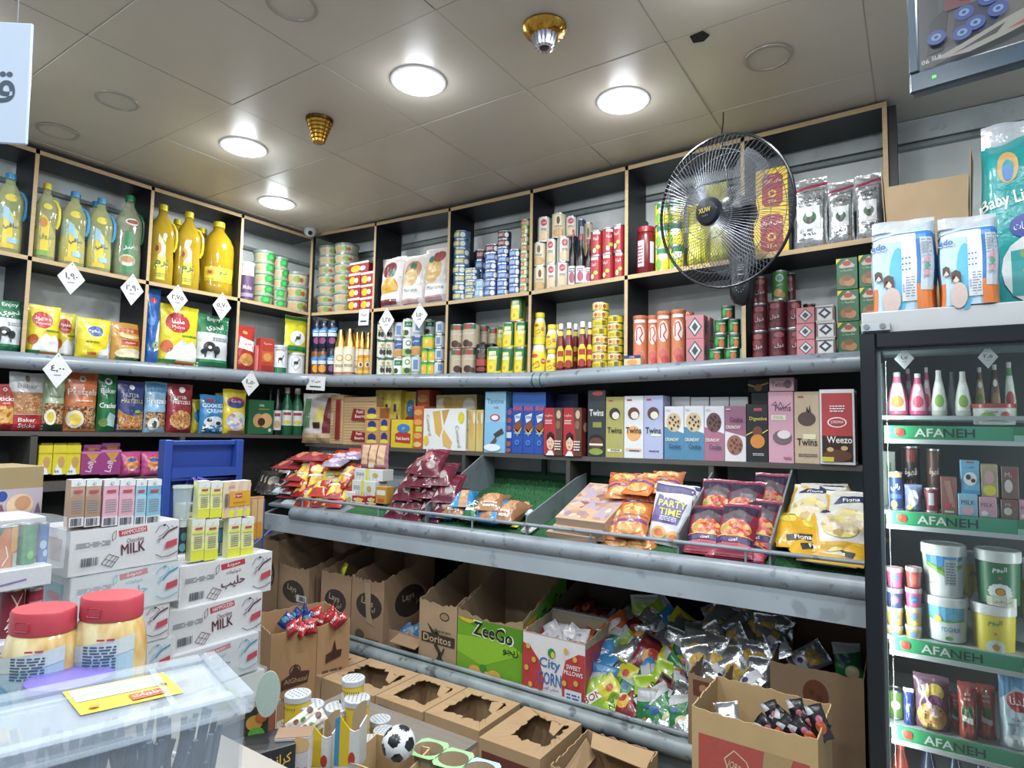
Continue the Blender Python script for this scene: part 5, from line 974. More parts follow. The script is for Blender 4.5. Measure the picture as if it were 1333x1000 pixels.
# price tags
PAPER = mat('d9dcdd', 'print', .6); INK = mat('14161c', 'print')
def tagd(px, py, w, h, ax, v, txt, lab, rect=False, rot=0):
    c = at(px, py, ax, v); a = at(px-w/2, py, ax, v); b = at(px+w/2, py, ax, v); ww = (b-a).length; hh = at(px, py-h/2, ax, v).z-at(px, py+h/2, ax, v).z
    g = G()
    P = [(-ww/2, -hh/2), (ww/2, -hh/2), (ww/2, hh/2), (-ww/2, hh/2)] if rect else [(0, -hh/2), (ww/2, 0), (0, hh/2), (-ww/2, 0)]
    g.poly([(x, 0, z) for x, z in P], .0008, PAPER, (0, 1, 0)); t = G()
    design(t, ww, hh, [('T', INK, txt, .5, .54, .2, .56), ('s', INK, [(.38, .36), (.62, .37)], .02)] if not rect else [('T', INK, txt, .5, .65, .25, .8), ('l', INK, .2, .2, .8, .4, 1)], lambda x, z, o: (x, -o, z-hh/2))
    p = G().lathe([(.0025, 0), (.003, .001), (.0018, .003)], mat('2a3c8c', 'plastic'), 8); p.tf(Matrix.Translation((0, 0, hh*.4))@Matrix.Rotation(pi/2, 4, 'X'))
    inst([('card', g.mesh('card', 0), []), ('lettering', t.mesh('ink', 0), []), ('pin', p.mesh('pin'), [])], 'price_tag', lab, 'price tag', c, pi/2 if ax == 'x' else 0, rot=(0, rot, pi/2 if ax == 'x' else 0))
tagd(93, 362, 36, 44, 'x', .006, '١,٩٠', 'white diamond price tag below the blue-capped oil bottles'); tagd(172, 377, 30, 42, 'x', .006, '٢,٩٠', 'white diamond price tag below the green-capped oil bottle')
tagd(231, 389, 27, 38, 'x', .006, '٢,٧٥', 'white diamond price tag below the golden oil bottles'); tagd(289, 399, 24, 37, 'x', .006, '٥,٧٠', 'white diamond price tag below the wide ribbed oil bottle')
tagd(75, 482, 39, 47, 'x', .098, '٤,٠٠', 'large diamond price tag on the bumper pipe above the sage bag'); tagd(326, 499, 23, 34, 'x', .098, '٤,٥٠', 'diamond price tag on the bumper pipe above the cookie box', rot=.1)
tagd(503, 418, 20, 36, 'y', -.006, '١,٢٥', 'diamond price tag in front of the olive cans'); tagd(546, 411, 21, 34, 'y', -.006, '١,٥٠', 'diamond price tag below the middle biscuit bag')
tagd(473.5, 413, 13, 21, 'y', -.006, 'جبنة', 'small rectangular handwritten tag below the red packs', True, .05); tagd(411, 499, 24, 18, 'y', -.12, 'مربى ١,٥', 'rectangular handwritten tag on the bumper pipe at the corner', True, .06)
tagd(563, 590, 16, 14, 'y', -.012, 'ويفر', 'small rectangular tag below the large white wafer box', True)
# ================================================================ goods in the sloping tray
def tpt(px, py, h=0):   # point on the tray surface seen at a pixel, h above it
    lo, hi = -.55, .28; d = ray(px, py)
    # plane z = 1.187 + .2308*(y+.5)+h
    k = .21/.78; t = (1.157+h+k*(.5+CAM.y)-CAM.z)/(d.z-k*d.y); return CAM+d*t
def heap(st, px, py, w, h, t, name, lab, cat, lay=0.0, rz=0., tilt=-1.35, roll=0., var=0, kind='bag', group=None):
    p = tpt(px, py, lay); sp = bag(float(w), float(h), float(t), st, var) if kind == 'bag' else box(float(w), float(h), float(t), st)
    return inst(sp, name, lab, cat, (p.x, p.y, p.z+t/2), 0, group, rot=(tilt, roll, rz))
def lying(st, px, py, w, l, t, name, lab, cat, lay=0., rz=0., slope_=.22, var=0, kind='bag', group=None):
    """flat pack lying on the tray, printed face up, its foot toward the rail; (px,py) is the pixel of its centre"""
    p = tpt(px, py, lay+t/2)
    sp = bag(float(w), float(l), float(t), st, var) if kind == 'bag' else box(float(w), float(l), float(t), st)
    p.y = max(p.y, YF+.012+l/2*cos(slope_)*abs(cos(rz))+w/2*abs(sin(rz)))
    M4 = Matrix.Translation(p)@Matrix.Rotation(rz, 4, 'Z')@Matrix.Rotation(-pi/2+slope_, 4, 'X')@Matrix.Translation((0, 0, -l/2))
    return inst(sp, name, lab, cat, M4.to_translation(), 0, group, rot=M4.to_euler())
CH = mat('d8c060-e8d890-b02028-d83a2c-a81c24', 'mix', 40)
style('rcr', 'b3222a', [('p', 'dcc23c', [(.1, .1), (.5, .2), (.85, .8), (.4, .9)]), ('e', 'cfc7a0', .3, .72, .2, .12), ('e', 'd89a3c', .7, .3, .2, .14), ('r', 'ddd5c4', .02, .44, .98, .52), ('T', 'e8d84c', 'شيبس', .5, .62, .12, .6), ('r', '9c1c24', 0, .0, 1, .06)], 'foil', stand=False)
style('rcr2', 'c43a2c', [('r', 'd8c030', 0, .3, 1, .62), ('e', 'd8d0b0', .5, .46, .3, .1), ('e', 'c8641c', .5, .8, .3, .1), ('T', 'b8242a', 'شيبس', .5, .46, .1, .5)], 'foil', stand=False)
style('rtray', 'a03038', [('e', 'c8704c', .3, .4, .14, .3), ('e', 'c8704c', .7, .5, .14, .3), ('r', 'b8a090', .1, .85, .9, .95)], 'foil', stand=False)
style('lblue', '9fbccb', [('e', 'd09a5c', .6, .5, .2, .3), ('r', '2c5c8c', .1, .6, .4, .8), ('r', 'cfdde4', .02, .05, .98, .2)], 'foil', stand=False)
style('dred2', '6c1c30', [('e', 'a85a64', .3, .6, .2, .2), ('e', '9a8a84', .66, .3, .16, .12), ('r', '8a2c40', .05, .8, .95, .94), ('p', 'b8a8a8', [(.1, .1), (.3, .16), (.2, .3)])], 'foil', stand=False)
style('purp', '9a88a8', [('e', 'c8b8d0', .5, .5, .3, .3), ('e', 'b8c44c', .7, .7, .2, .1)], 'foil', stand=False)
rk = random.Random(21)
# grey foil stack far in the corner
style('gfoil', '6a6460', [('e', '8a847c', .5, .6, .3, .2), ('r', '3c3634', .1, .2, .9, .4), ('e', 'a89c80', .4, .45, .16, .08)], 'silver', stand=False)
for i in range(9): lying('gfoil', 347+i*4.5, 626-i*4+(i % 3)*6, .13, .17, .045, 'snack_pack', 'dull grey foil snack pack, '+ORD[i]+' in the leaning row at the tray corner', 'snack pack', lay=.03+.015*(i % 3), rz=.5, slope_=.9, var=i)
for i, (px, py, lay, rz) in enumerate([(352, 655, .0, .3), (352, 645, .05, .2), (352, 637, .10, .4), (366, 630, .10, .3), (362, 622, .16, .1)]):
    lying('rtray', px, py, .16, .2, .05, 'snack_pack', 'glossy red snack pack, '+['lowest', 'second up', 'third up', 'fourth up', 'topmost'][i]+' in the heap at the tray corner', 'snack pack', lay=lay, rz=rz, var=i)
for i, (px, py, lay) in enumerate([(371, 651, .0), (369, 634, .06)]): lying('lblue', px, py, .17, .16, .055, 'snack_pack', 'pale blue biscuit pack, '+['lower', 'upper'][i]+' of two at the rail end', 'snack pack', lay=lay, rz=.1, slope_=.5, var=i)
n = 0
for r_, (cnt, x0, y0, dx, dy, lay, rz) in enumerate([(2, 396, 652, 20, 3, 0, .5), (3, 390, 642, 19, 2, .05, .6), (3, 388, 632, 20, 1.5, .09, .7), (4, 394, 620, 19, 0, .12, .8), (4, 402, 608, 18, -2, .16, .7)]):
    for i in range(cnt):
        lying(('rcr', 'rcr2')[(i+r_) % 2], x0+dx*i, y0+dy*i, .12, .2, .05, 'crisp_bag', 'red and yellow crisp bag, '+ORD[i]+' from the corner in the '+['lowest', 'second', 'third', 'fourth', 'top'][r_]+' layer', 'snack bag', lay=lay, rz=rz*.4+rk.uniform(-.35, .35), slope_=rk.uniform(.6, 1.15), var=(n % 5)); n += 1
lying('rtray', 405, 596, .26, .17, .07, 'biscuit_tray', 'large red wrapped tray of biscuits on top of the crisp bags', 'biscuit pack', lay=.2, rz=.35, slope_=.15, var=1)
lying('rtray', 380, 606, .22, .17, .06, 'biscuit_tray', 'second red wrapped tray lying lower toward the corner', 'biscuit pack', lay=.16, rz=.25, slope_=.2, var=2)
for i, (px, py) in enumerate([(447, 596), (437, 603), (460, 594)]): lying('purp', px, py, .14, .16, .05, 'candy_bag', 'hazy lilac candy bag, '+ORD[i]+' from the big red tray', 'snack bag', lay=.2, rz=.4, var=i)
style('wpack', 'd3d6d4', [('r', 'd8d83c', .4, 0, .52, 1), ('l', '8a9094', .08, .4, .35, .7, 3), ('e', 'b8a84c', .75, .5, .1, .2)]+[('r', '9aa0a2', .08+.12*i, .06, .1+.12*i, .3) for i in range(7)], top=[('r', 'd8d83c', .4, 0, .52, 1)])
style('obx', 'b8582c', [('r', 'd8c83c', .45, 0, .55, 1), ('c', 'e6c070', .78, .5, .1), ('r', 'd8b080', .08, .2, .36, .8)], top=[('r', 'd8c83c', .4, 0, .52, 1)])
def Bx(kind, st, x0, x1, yt, yb, y, name, lab, cat, d=.1, tw=0, var=0, rot=None, group=None):
    a = at(x0, (yt+yb)/2, 'y', y); b = at(x1, (yt+yb)/2, 'y', y); z1 = at((x0+x1)/2, yt, 'y', y).z; z0 = at((x0+x1)/2, yb, 'y', y).z
    w = b.x-a.x; f_ = {'bag': bag, 'box': box, 'can': can, 'tub': tub, 'jar': jar}[kind]
    sp = f_(float(w), float(z1-z0), float(d), st, var) if kind == 'bag' else f_(float(w), float(z1-z0), float(d), st)
    return inst(sp, name, lab, cat, ((a.x+b.x)/2, y+d/2, z0+.0005), tw, group, rot=rot)
Bx('box', 'obx', 431, 459, 619, 639, -.36, 'wafer_carton', 'small orange carton with yellow tape amid red crisp bags', 'box', .1, .1)
Bx('box', 'wpack', 436, 460, 640, 660, -.40, 'wafer_carton', 'small white carton with yellow tape low beside the rail', 'box', .1, .06)
Bx('box', 'wpack', 458, 488, 626, 646, -.38, 'wafer_carton', 'middle white carton of the taped pile', 'box', .1, .0)
Bx('box', 'wpack', 462, 496, 611, 626, -.36, 'wafer_carton', 'upper white carton of the taped pile', 'box', .1, .08)
Bx('box', 'rcr', 458, 476, 646, 662, -.4, 'wafer_carton', 'red carton under the white taped pile', 'box', .1); Bx('box', 'rcr', 477, 490, 646, 664, -.4, 'wafer_carton', 'red carton under the pile, on the juice side', 'box', .1)
style('rolls', 'a86a70', [('r', 'd8b088', .08, .2, .34, .92), ('r', 'd8b088', .38, .2, .64, .92), ('r', 'd8b088', .68, .2, .92, .92), ('r', '8a2c3c', .05, .0, .95, .12), ('r', 'c8ccc8', .4, .08, .6, .2), ('r', '9a5058', .35, .1, .37, .95), ('r', '9a5058', .65, .1, .67, .95)], 'foil')
Bx('bag', 'rolls', 467, 501, 577, 612, -.33, 'biscuit_pack', 'upright clear pack of finger biscuits on the white cartons', 'biscuit pack', .05, .1)
style('ojar', 'c08a2c', [('r', 'd8d8c0', .1, .5, .9, .8), ('r', 'c8502c', .2, .1, .8, .3)])
Bx('box', 'ojar', 489, 503, 634, 656, -.42, 'juice_pack', 'small amber pack beside the dark red packs', 'box', .06)
n = 0
for r_, (cnt, x0, y0, dx, dy, lay) in enumerate([(3, 512, 662, 24, 3, .0), (4, 508, 650, 20, 2, .07), (4, 512, 637, 20, 0, .13), (3, 528, 622, 20, -2, .19), (2, 536, 606, 22, -3, .25)]):
    for i in range(cnt):
        lying('dred2', x0+dx*i, y0+dy*i, .15, .2, .085, 'biscuit_pack', 'wine red biscuit pack, '+ORD[i]+' from the amber pack in '+['lowest', 'second', 'third', 'fourth', 'top'][r_]+' layer', 'biscuit pack', lay=lay, rz=rk.uniform(-.2, .3), slope_=rk.uniform(.45, .8), var=n % 4); n += 1
# cakes in the second bin
style('cakeb', '2a86c8', [('r', 'b88458', .35, 0, .7, 1), ('l', 'dfeaf4', .05, .3, .3, .6, 3), ('e', 'd0a070', .52, .5, .14, .2)], 'foil', stand=False)
style('cakeg', '1c6a40', [('l', 'dfeee4', .2, .2, .8, .7, 3)], 'foil', stand=False)
style('cakebr', '9c6a44', [('e', 'c08c5c', .5, .5, .3, .3), ('l', 'e6d8c8', .3, .1, .8, .3, 2)], 'foil', stand=False)
for px, py, w, l, t, s, lab, lay, rz in [(574, 664, .14, .22, .11, 'cakeb', 'blue cake pack nearest the side plate', .0, .15), (594, 660, .14, .22, .11, 'cakebr', 'brown cake pack beside the blue one', .01, .1), (614, 668, .11, .18, .11, 'cakeg', 'green cake pack in the middle of the bin', .0, .05),
      (637, 668, .19, .22, .12, 'cakeb', 'wide bright blue cake pack', .0, -.05), (666, 668, .12, .2, .11, 'cakebr', 'brown cake pack at the open end of the row', .0, -.1), (590, 652, .13, .18, .08, 'cakeb', 'blue and tan pack lying on top', .08, .5),
      (637, 655, .15, .18, .08, 'cakebr', 'tan cake pack lying on top behind the bright blue one', .06, .3), (684, 662, .07, .14, .05, 'lblue', 'crumpled blue wrapper leaning on the cakes', .02, .8)]:
    lying(s, px, py, w, l, t, 'cake_pack', lab, 'cake pack', lay=lay, rz=rz, slope_=.35)
style('yel', 'd8d020', [], 'foil', stand=False); lying('yel', 672, 684, .04, .05, .02, 'candy_wrapper', 'tiny yellow wrapper on the turf by the rail', 'wrapper'); lying('wpack', 690, 688, .06, .09, .03, 'cake_pack', 'small pale packet flat on the turf by the rail', 'cake pack')
# third bin: cookie trays, orange bags, party bag
CKT = mat('c8a888-b08468-dcc4a8-8a5c48-a898a8', 'food', 28)
style('ctray', 'c4a488', [('r', CKT, .03, .05, .97, .95), ('r', 'b09ab8', .02, .46, .98, .5)], side=[('e', 'a85a3c', .3, .5, .14, .3), ('e', 'a85a3c', .75, .5, .14, .3)])
for i, (px, py, lay, sl) in enumerate([(752, 690, .0, .26), (757, 680, .052, .3), (764, 662, .105, .42)]):
    lying('ctray', px, py, .26, .34 if i else .3, .05, 'cookie_tray', 'wrapped flat tray of jam cookies, '+['bottom', 'middle', 'top'][i]+' of the pile', 'cookie tray', lay=lay, rz=-.08, slope_=sl, kind='box')
CHP = mat('b87a3c-e09a4c-7a9a3c-c85c24-e8c070', 'food', 45)
style('obag', 'd4702c', [('e', CHP, .5, .62, .36, .2), ('r', '6a3c8c', .02, .3, .98, .36), ('T', 'f0e6f4', 'رقائق', .5, .33, .05, .5), ('e', CHP, .5, .16, .36, .1), ('r', '5c3480', .02, .9, .98, .95), ('r', '7a4a9c', .02, .44, .98, .455)], 'foil', stand=False)
for i, (px, py, lay, rz, sl) in enumerate([(799, 700, .0, 0, .5), (826, 704, .0, .1, .5), (798, 678, .03, -.1, .7), (824, 675, .06, .1, .7), (806, 648, .08, .05, .8), (832, 650, .1, -.1, .8), (812, 632, .14, .3, .5), (841, 630, .16, -.2, .4), (868, 628, .16, .2, .4), (858, 645, .1, 0, .7)]):
    lying('obag', px, py, .15, .22, .07, 'puff_bag', 'orange and purple chip bag, '+['front row by the cookie trays', 'front row behind the rail', 'second row by the trays', 'second row, middle', 'third row by the trays', 'third row, middle', 'top, nearest the post', 'top, middle', 'top, above the purple bag', 'rear, behind the purple bag'][i], 'snack bag', lay=lay, rz=rz, slope_=sl, var=i)
style('party', 'dcdde6', [('p', '4a4478', [(.0, .82), (1, .86), (1, .97), (0, .97)]), ('p', '6a5c9c', [(.0, .34), (.75, .34), (.9, .7), (.1, .8)]), ('T', 'd9dc3c', 'PARTY', .52, .66, .11, .75), ('T', 'e6e6c8', 'HAPPY', .5, .79, .07, .5, 12), ('T', 'd9dc3c', 'TIME', .5, .52, .11, .6), ('l', 'e0dcf0', .25, .38, .7, .46, 3), ('e', 'd8a860', .3, .18, .2, .1), ('e', 'd8743c', .3, .18, .12, .06), ('e', 'd8a860', .7, .14, .2, .1), ('e', 'd8743c', .7, .14, .1, .05)], 'foil')
Bx('bag', 'party', 839, 888, 629, 712, -.44, 'party_snack_bag', 'white and purple party snack bag standing foremost', 'snack bag', .06, .05, rot=(-.25, .12, .1))
for i, (a, b, c, d_) in enumerate([(872, 893, 640, 700), (882, 902, 636, 690), (888, 908, 632, 680)]): Bx('bag', 'party', a, b, c, d_, -.34+.07*i, 'party_snack_bag', 'white and purple party bag, '+['second', 'third', 'fourth'][i]+' behind the foremost', 'snack bag', .05, .2, rot=(-.3, .1, .5))
# fourth bin
CHR = mat('d8883c-c8582c-e8b060-8a9a3c-b83c2c', 'food', 60)
style('fire', '9c2a44', [('r', '2c2238', .02, .74, .98, .95), ('p', '5c5058', [(.1, .7), (.5, .82), (.9, .7), (.85, .56), (.15, .56)]), ('e', CHR, .5, .42, .42, .17), ('r', '2e2460', .02, .2, .98, .28), ('T', 'f0dce0', 'كورن', .5, .24, .06, .5), ('r', 'b83c54', .02, .02, .98, .18), ('r', 'd89a3c', .02, .285, .98, .3)], 'foil', stand=False)
for i, (px, py, lay, rz, sl) in enumerate([(912, 706, .0, .1, .3), (946, 712, .0, .0, .3), (974, 716, .0, -.1, .3), (918, 690, .04, .15, .7), (960, 690, .05, .0, .8), (989, 686, .04, -.05, .9), (934, 656, .06, .1, .9), (968, 660, .08, -.1, .9), (1003, 650, .06, .0, 1.0)]):
    lying('fire', px, py, .15, .26, .075, 'corn_snack_bag', 'crimson corn snack bag, '+['front row by the side plate', 'front row middle', 'front row far end', 'second row by the side plate', 'second row middle', 'second row far end', 'rear row by the side plate', 'rear row middle', 'rear row far end'][i], 'snack bag', lay=lay, rz=rz, slope_=sl, var=i)
style('fiona', 'd4d3c8', [('r', 'd8a41c', 0, 0, 1, .16), ('p', 'd8a41c', [(0, .16), (.12, .16), (.08, .9), (0, .95)]), ('p', 'd8a41c', [(.9, .16), (1, .16), (1, .95), (.93, .9)]), ('e', mat('d8c860-c8b8a0-e8dca0-b89c5c', 'food', 35), .5, .42, .34, .22), ('p', '23305c', [(.18, .72), (.72, .78), (.85, .9), (.3, .86)]), ('T', 'eef0f4', 'Fiona', .5, .8, .07, .5, 8)], 'foil', stand=False)
style('fionb', 'dba41a', [('e', 'e0d040', .3, .6, .16, .12), ('e', 'e0d040', .7, .45, .16, .12), ('r', '2c2c34', .2, .1, .8, .2), ('T', 'f0e8d0', 'Fiona', .5, .15, .07, .4), ('e', 'd8cfa0', .5, .75, .2, .08)], 'foil', stand=False)
for i, (px, py, lay, rz, sl, s) in enumerate([(1050, 708, .0, .5, .2, 'fionb'), (1103, 716, .0, -.3, .3, 'fionb'), (1058, 665, .08, -.2, .8, 'fiona'), (1092, 690, .05, .2, .6, 'fiona'), (1108, 680, .07, -.1, 1.0, 'fiona'), (1090, 660, .08, .6, .7, 'fiona'), (1040, 690, .03, .3, .4, 'fionb'), (1082, 722, .0, -.1, .2, 'fiona')]):
    lying(s, px, py, .2, .26, .085, 'sweet_bag', ['amber snack bag lying foremost by the side plate', 'amber snack bag by the fridge', 'white and gold bag leaning at the back', 'white and gold bag in the middle', 'upright white and gold bag beside the fridge frame', 'white and gold bag turned sideways at the back', 'amber bag under the leaning white one', 'white and gold bag flat behind the rail'][i], 'snack bag', lay=lay, rz=rz, slope_=sl, var=i)
# ================================================================ cartons on the bottom deck
CB = mat('8c6f52', 'card'); CB2 = mat('a3835c', 'card'); CBI = mat('6f573e', 'card')
def wallpanel(w, z0, zl, zr, jag, m, th=.004, n=18, seed=0, low=0):
    """upright cardboard sheet along local x with a torn top edge"""
    rn = random.Random(seed); g = G(); top = []
    for i in range(n+1):
        t = i/n; z = zl+(zr-zl)*t+(rn.uniform(-1, .35)*jag if 0 < i < n else 0)-(low*sin(pi*t) if low else 0); top.append((-w/2+w*t, z))
    vs = []
    for y in (-th/2, th/2):
        vs += [(x, y, z0) for x, z in top]+[(x, y, z) for x, z in top]
    N = n+1; fs = []
    for i in range(n):
        fs += [(i, i+1, N+i+1, N+i), (2*N+i, 3*N+i, 3*N+i+1, 2*N+i+1), (N+i, N+i+1, 3*N+i+1, 3*N+i), (i, 2*N+i, 2*N+i+1, i+1)]
    fs += [(0, N, 3*N, 2*N), (N-1, 3*N-1, 4*N-1, 2*N-1)]
    return g.add(vs, fs, m)
def opencarton(name, label, cat, loc, rz, w, d, hf, hb, m, st=None, side=None, jag=.01, seed=1, inner=CBI, group=None, flap=None, low=0, sfull=0):
    e = empty(name, loc, rz, label, cat, group); USED.setdefault(label, []).append(group)
    def sh(nm, g, T, Rz, des=None, dw=0, dh=0):
        o = obj(nm, g.mesh(nm, 0), e); o.matrix_local = Matrix.Translation(T)@Matrix.Rotation(Rz, 4, 'Z')
        if des: l = G(); design(l, dw, dh, des, lambda x, z, of: (x, -.0022-of, z)); obj('printed_face', l.mesh('p', 0), o)
    sh('front_panel', wallpanel(w, 0, hf, hf, jag, m, seed=seed, low=low), (0, -d/2, 0), 0, st, w, hf*.97)
    sh('rear_panel', wallpanel(w-.006, 0, hb, hb, jag, m, seed=seed+1), (0, d/2, 0), 0)
    sh('side_panel', wallpanel(d-.006, 0, hf, hb, jag, m, seed=seed+2), (w/2-.002, 0, 0), pi/2, side, d, hb if sfull else hf*.95)
    sh('side_panel', wallpanel(d-.006, 0, hb, hf, jag, m, seed=seed+3), (-w/2+.002, 0, 0), -pi/2)
    obj('base_panel', G().box(-w/2+.004, w/2-.004, -d/2+.004, d/2-.004, 0, .004, inner).mesh('b'), e)
    if flap: 
        for nm, P, n_ in flap: obj(nm, G().poly(P, .003, m, n_), e)
    return e
def deckbox(x0, x1, yt, label, m=CB, y=-.49, d=.42, rise=.12, **kw):
    z1 = at((x0+x1)/2, yt, 'y', y).z; a = at(x0, yt+30, 'y', y).x; b = at(x1, yt+30, 'y', y).x
    return opencarton('snack_carton', label, 'carton', ((a+b)/2, y+d/2, ZD+.001), 0, b-a, d, z1-ZD, z1-ZD+rise, m, **kw)
BR = '3c322a'
lays = [('e', BR, .5, .56, .36, .2), ('T', 'b09674', 'Lays', .46, .6, .13, .6, -8), ('T', 'b09674', 'ليز', .62, .5, .1, .4, -8)]
def shift(it, dx, dy, s=1): return it
deckbox(338, 362, 702, 'brown crisp carton at the far end of the bottom shelf, mostly hidden', seed=3, st=lays, rise=.02)
deckbox(363, 402, 736, 'open brown crisp carton with dark round print and white sticker', seed=7, st=lays+[('r', 'c4c8c8', .62, .4, .95, .52), ('b', '4a4c50', .72, .42, .92, .5)], side=[('r', '7a6048', .1, .1, .12, .9)], low=.01, rise=.09)
deckbox(418, 457, 746, 'open brown crisp carton with dark round print, between two similar', seed=12, st=lays, low=.0, rise=.1)
sidel = [('e', BR, .5, .62, .3, .26), ('T', 'b09674', 'Lays', .46, .68, .14, .5, 6), ('T', 'b09674', 'ليز', .66, .6, .12, .3, 6), ('t', BR, '٢ ريتاج', .5, .26, .1, .5), ('s', BR, [(.3, .14), (.5, .1), (.75, .2)], .02)]
deckbox(458, 500, 752, 'torn brown crisp carton with round prints on front and side', seed=15, st=[('e', BR, .55, .6, .4, .2), ('T', 'b09674', 'Lays', .5, .64, .13, .6, -10), ('T', 'b09674', 'ليز', .66, .55, .1, .4, -10), ('p', 'a48c6c', [(.4, .95), (.6, .95), (.62, .5), (.75, .3), (.5, .35)]), ('e', '5a4838', .3, .14, .14, .07), ('l', '6a5642', .5, .08, .9, .14, 1)], side=sidel, jag=.014, low=.015, rise=.1)
p = at(526, 815, 'y', -.47)
opencarton('snack_carton', 'low opened carton with a folded flap in front of the lettered carton', 'carton', (p.x, -.30, ZD+.001), 0, .27, .3, .10, .14, CB, seed=31, jag=.004, flap=[('flap', [(-.05, -.15, .09), (.13, -.15, .085), (.13, -.225, .06), (-.05, -.225, .065)], (0, 0, 1))])
deckbox(546, 595, 783, 'brown carton with black snack lettering and a torn front edge', seed=21, m=mat('9c8060', 'card'), st=[('e', '4a3a2c', .68, .8, .13, .07), ('e', '9c8060', .68, .8, .1, .05), ('p', BR, [(.22, .66), (.5, .48), (.45, .6), (.62, .44), (.5, .38), (.38, .46)]), ('r', BR, .08, .34, .96, .5), ('T', 'c0a684', 'Doritos', .5, .42, .12, .8), ('l', '5a6a30', .4, .54, .85, .6, 1), ('s', BR, [(.45, .34), (.6, .2), (.5, .02)], .08), ('s', BR, [(.7, .3), (.6, .14), (.75, .05)], .04), ('p', '3c6a30', [(.05, .0), (.3, .0), (.25, .1), (.15, .06), (.08, .12)])], rise=.14, low=.012, jag=.012)
LG = mat('6aa81c', 'print', .4)
deckbox(596, 681, 800, 'large lime green snack carton with black lettering and torn top', m=mat('8c7454', 'card'), seed=25, rise=.17, jag=.012, low=.03, sfull=1,
   st=[('r', LG, 0, 0, 1, .9), ('p', '86c024', [(0, .34), (.4, .2), (.95, .5), (1, .75), (.6, .66), (0, .6)]), ('p', '4c9018', [(0, .9), (.3, .78), (.7, .72), (1, .55), (1, .9)]), ('p', 'd8b42c', [(0, .9), (.08, .84), (.2, .82), (.3, .88)]), ('T', 'dfe6c8', 'ZeeGo', .56, .75, .25, .64, -4), ('T', '1c241c', 'ZeeGo', .56, .75, .21, .6, -4), ('T', '1c3a1c', 'زيجو', .83, .52, .12, .25), ('e', 'd8a83c', .3, .1, .1, .09), ('e', 'e0b850', .45, .07, .1, .07), ('e', 'd8a83c', .6, .1, .1, .09), ('c', '3c8a2c', .42, .17, .05)],
   side=[('p', '4c9a1c', [(0, 0), (1, 0), (1, .96), (0, .6)]), ('p', 'd8902c', [(.0, .36), (.0, .59), (.1, .62), (.28, .66), (.22, .4), (.1, .3)]), ('T', '10240c', 'ZeeGo', .66, .66, .18, .5, 22)])
RC = mat('c23a3c', 'print', .4)
deckbox(681, 762, 829, 'red and white popcorn carton full of small packets', m=mat('a09078', 'card'), seed=28, rise=.03, d=.26, jag=.006, y=-.51,
   st=[('r', 'd9d9d9', 0, 0, 1, 1), ('p', RC, [(0, 0), (.32, 0), (.36, .3), (.28, .6), (.12, .8), (0, .84)]), ('p', RC, [(.66, 0), (1, 0), (1, .84), (.9, .84), (.7, .7), (.64, .4)]), ('r', RC, .3, 0, .62, .12), ('T', '2c6cb8', 'City', .45, .57, .2, .34), ('T', '2c6cb8', 'CORN', .45, .35, .2, .38), ('e', '2c8a3c', .48, .76, .06, .08), ('e', 'd8c43c', .5, .74, .03, .05), ('T', 'e9e6e6', 'SWEET', .83, .62, .07, .22), ('T', 'e9e6e6', 'PILLOWS', .83, .53, .07, .29), ('T', '5c3c9c', 'سيتي كورن', .47, .2, .07, .3), ('r', 'd3dce6', .7, .05, .96, .27), ('l', '2c5ca0', .73, .09, .93, .24, 3)]+
      [('e', 'd8a83c', x, y_, .035, .045) for x, y_ in ((.1, .8), (.2, .6), (.08, .45), (.15, .2), (.86, .76), (.72, .86), (.7, .36), (.88, .4))],
   side=[('r', RC, 0, 0, 1, .95), ('T', '3c6cc8', 'City', .45, .72, .2, .5, 4), ('T', '3c6cc8', 'CORN', .45, .48, .2, .55, 4)])
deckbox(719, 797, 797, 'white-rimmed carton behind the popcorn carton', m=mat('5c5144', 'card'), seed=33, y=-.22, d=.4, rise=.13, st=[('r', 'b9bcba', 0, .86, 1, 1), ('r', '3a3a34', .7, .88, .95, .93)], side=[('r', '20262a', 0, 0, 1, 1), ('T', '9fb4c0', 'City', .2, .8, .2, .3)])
deckbox(1003, 1125, 872, 'large brown carton with round cookie print beside the fridge', m=mat('7e6348', 'card'), seed=41, y=-.42, d=.5, rise=.06, jag=.008, st=[('e', '6a3c24', .5, .76, .14, .16), ('e', '5a3020', .46, .78, .03, .03), ('e', '5a3020', .54, .74, .03, .03)])
deckbox(896, 940, 880, 'small brown carton with round stamp holding silver bags', m=mat('82684c', 'card'), seed=44, y=-.56, d=.3, rise=.02, st=[('r', '6a3820', .15, .74, .75, .95), ('c', 'a8765c', .45, .85, .12)])
# loose packets
def loose(n, *it): style(n, it[0], list(it[2:]), it[1], stand=False, back=True)
loose('l_bona', '8ab41c', 'foil', ('r', 'aab0b0', 0, .8, 1, 1), ('p', 'd4d8cc', [(.1, .3), (.9, .42), (.9, .62), (.1, .5)]), ('T', '8c1c2c', 'BONA', .5, .46, .14, .8, 8), ('r', 'aab0b0', 0, 0, 1, .1))
loose('l_yel', 'c4c020', 'foil', ('p', '6a9a1c', [(.1, .1), (.9, .2), (.6, .6), (.2, .5)]), ('e', 'c8502c', .6, .72, .16, .1))
loose('l_red', '7c1f24', 'foil', ('e', 'd8a02c', .5, .5, .3, .22), ('e', 'b8342c', .5, .6, .2, .12), ('r', '3a1418', 0, .85, 1, 1))
loose('l_sil', 'a9aeb0', 'silver')
loose('l_blu', '3c8cc8', 'foil', ('p', 'a9b0b4', [(0, 0), (1, 0), (1, .4), (0, .5)]), ('T', 'e6eef4', 'Go', .5, .7, .14, .4))
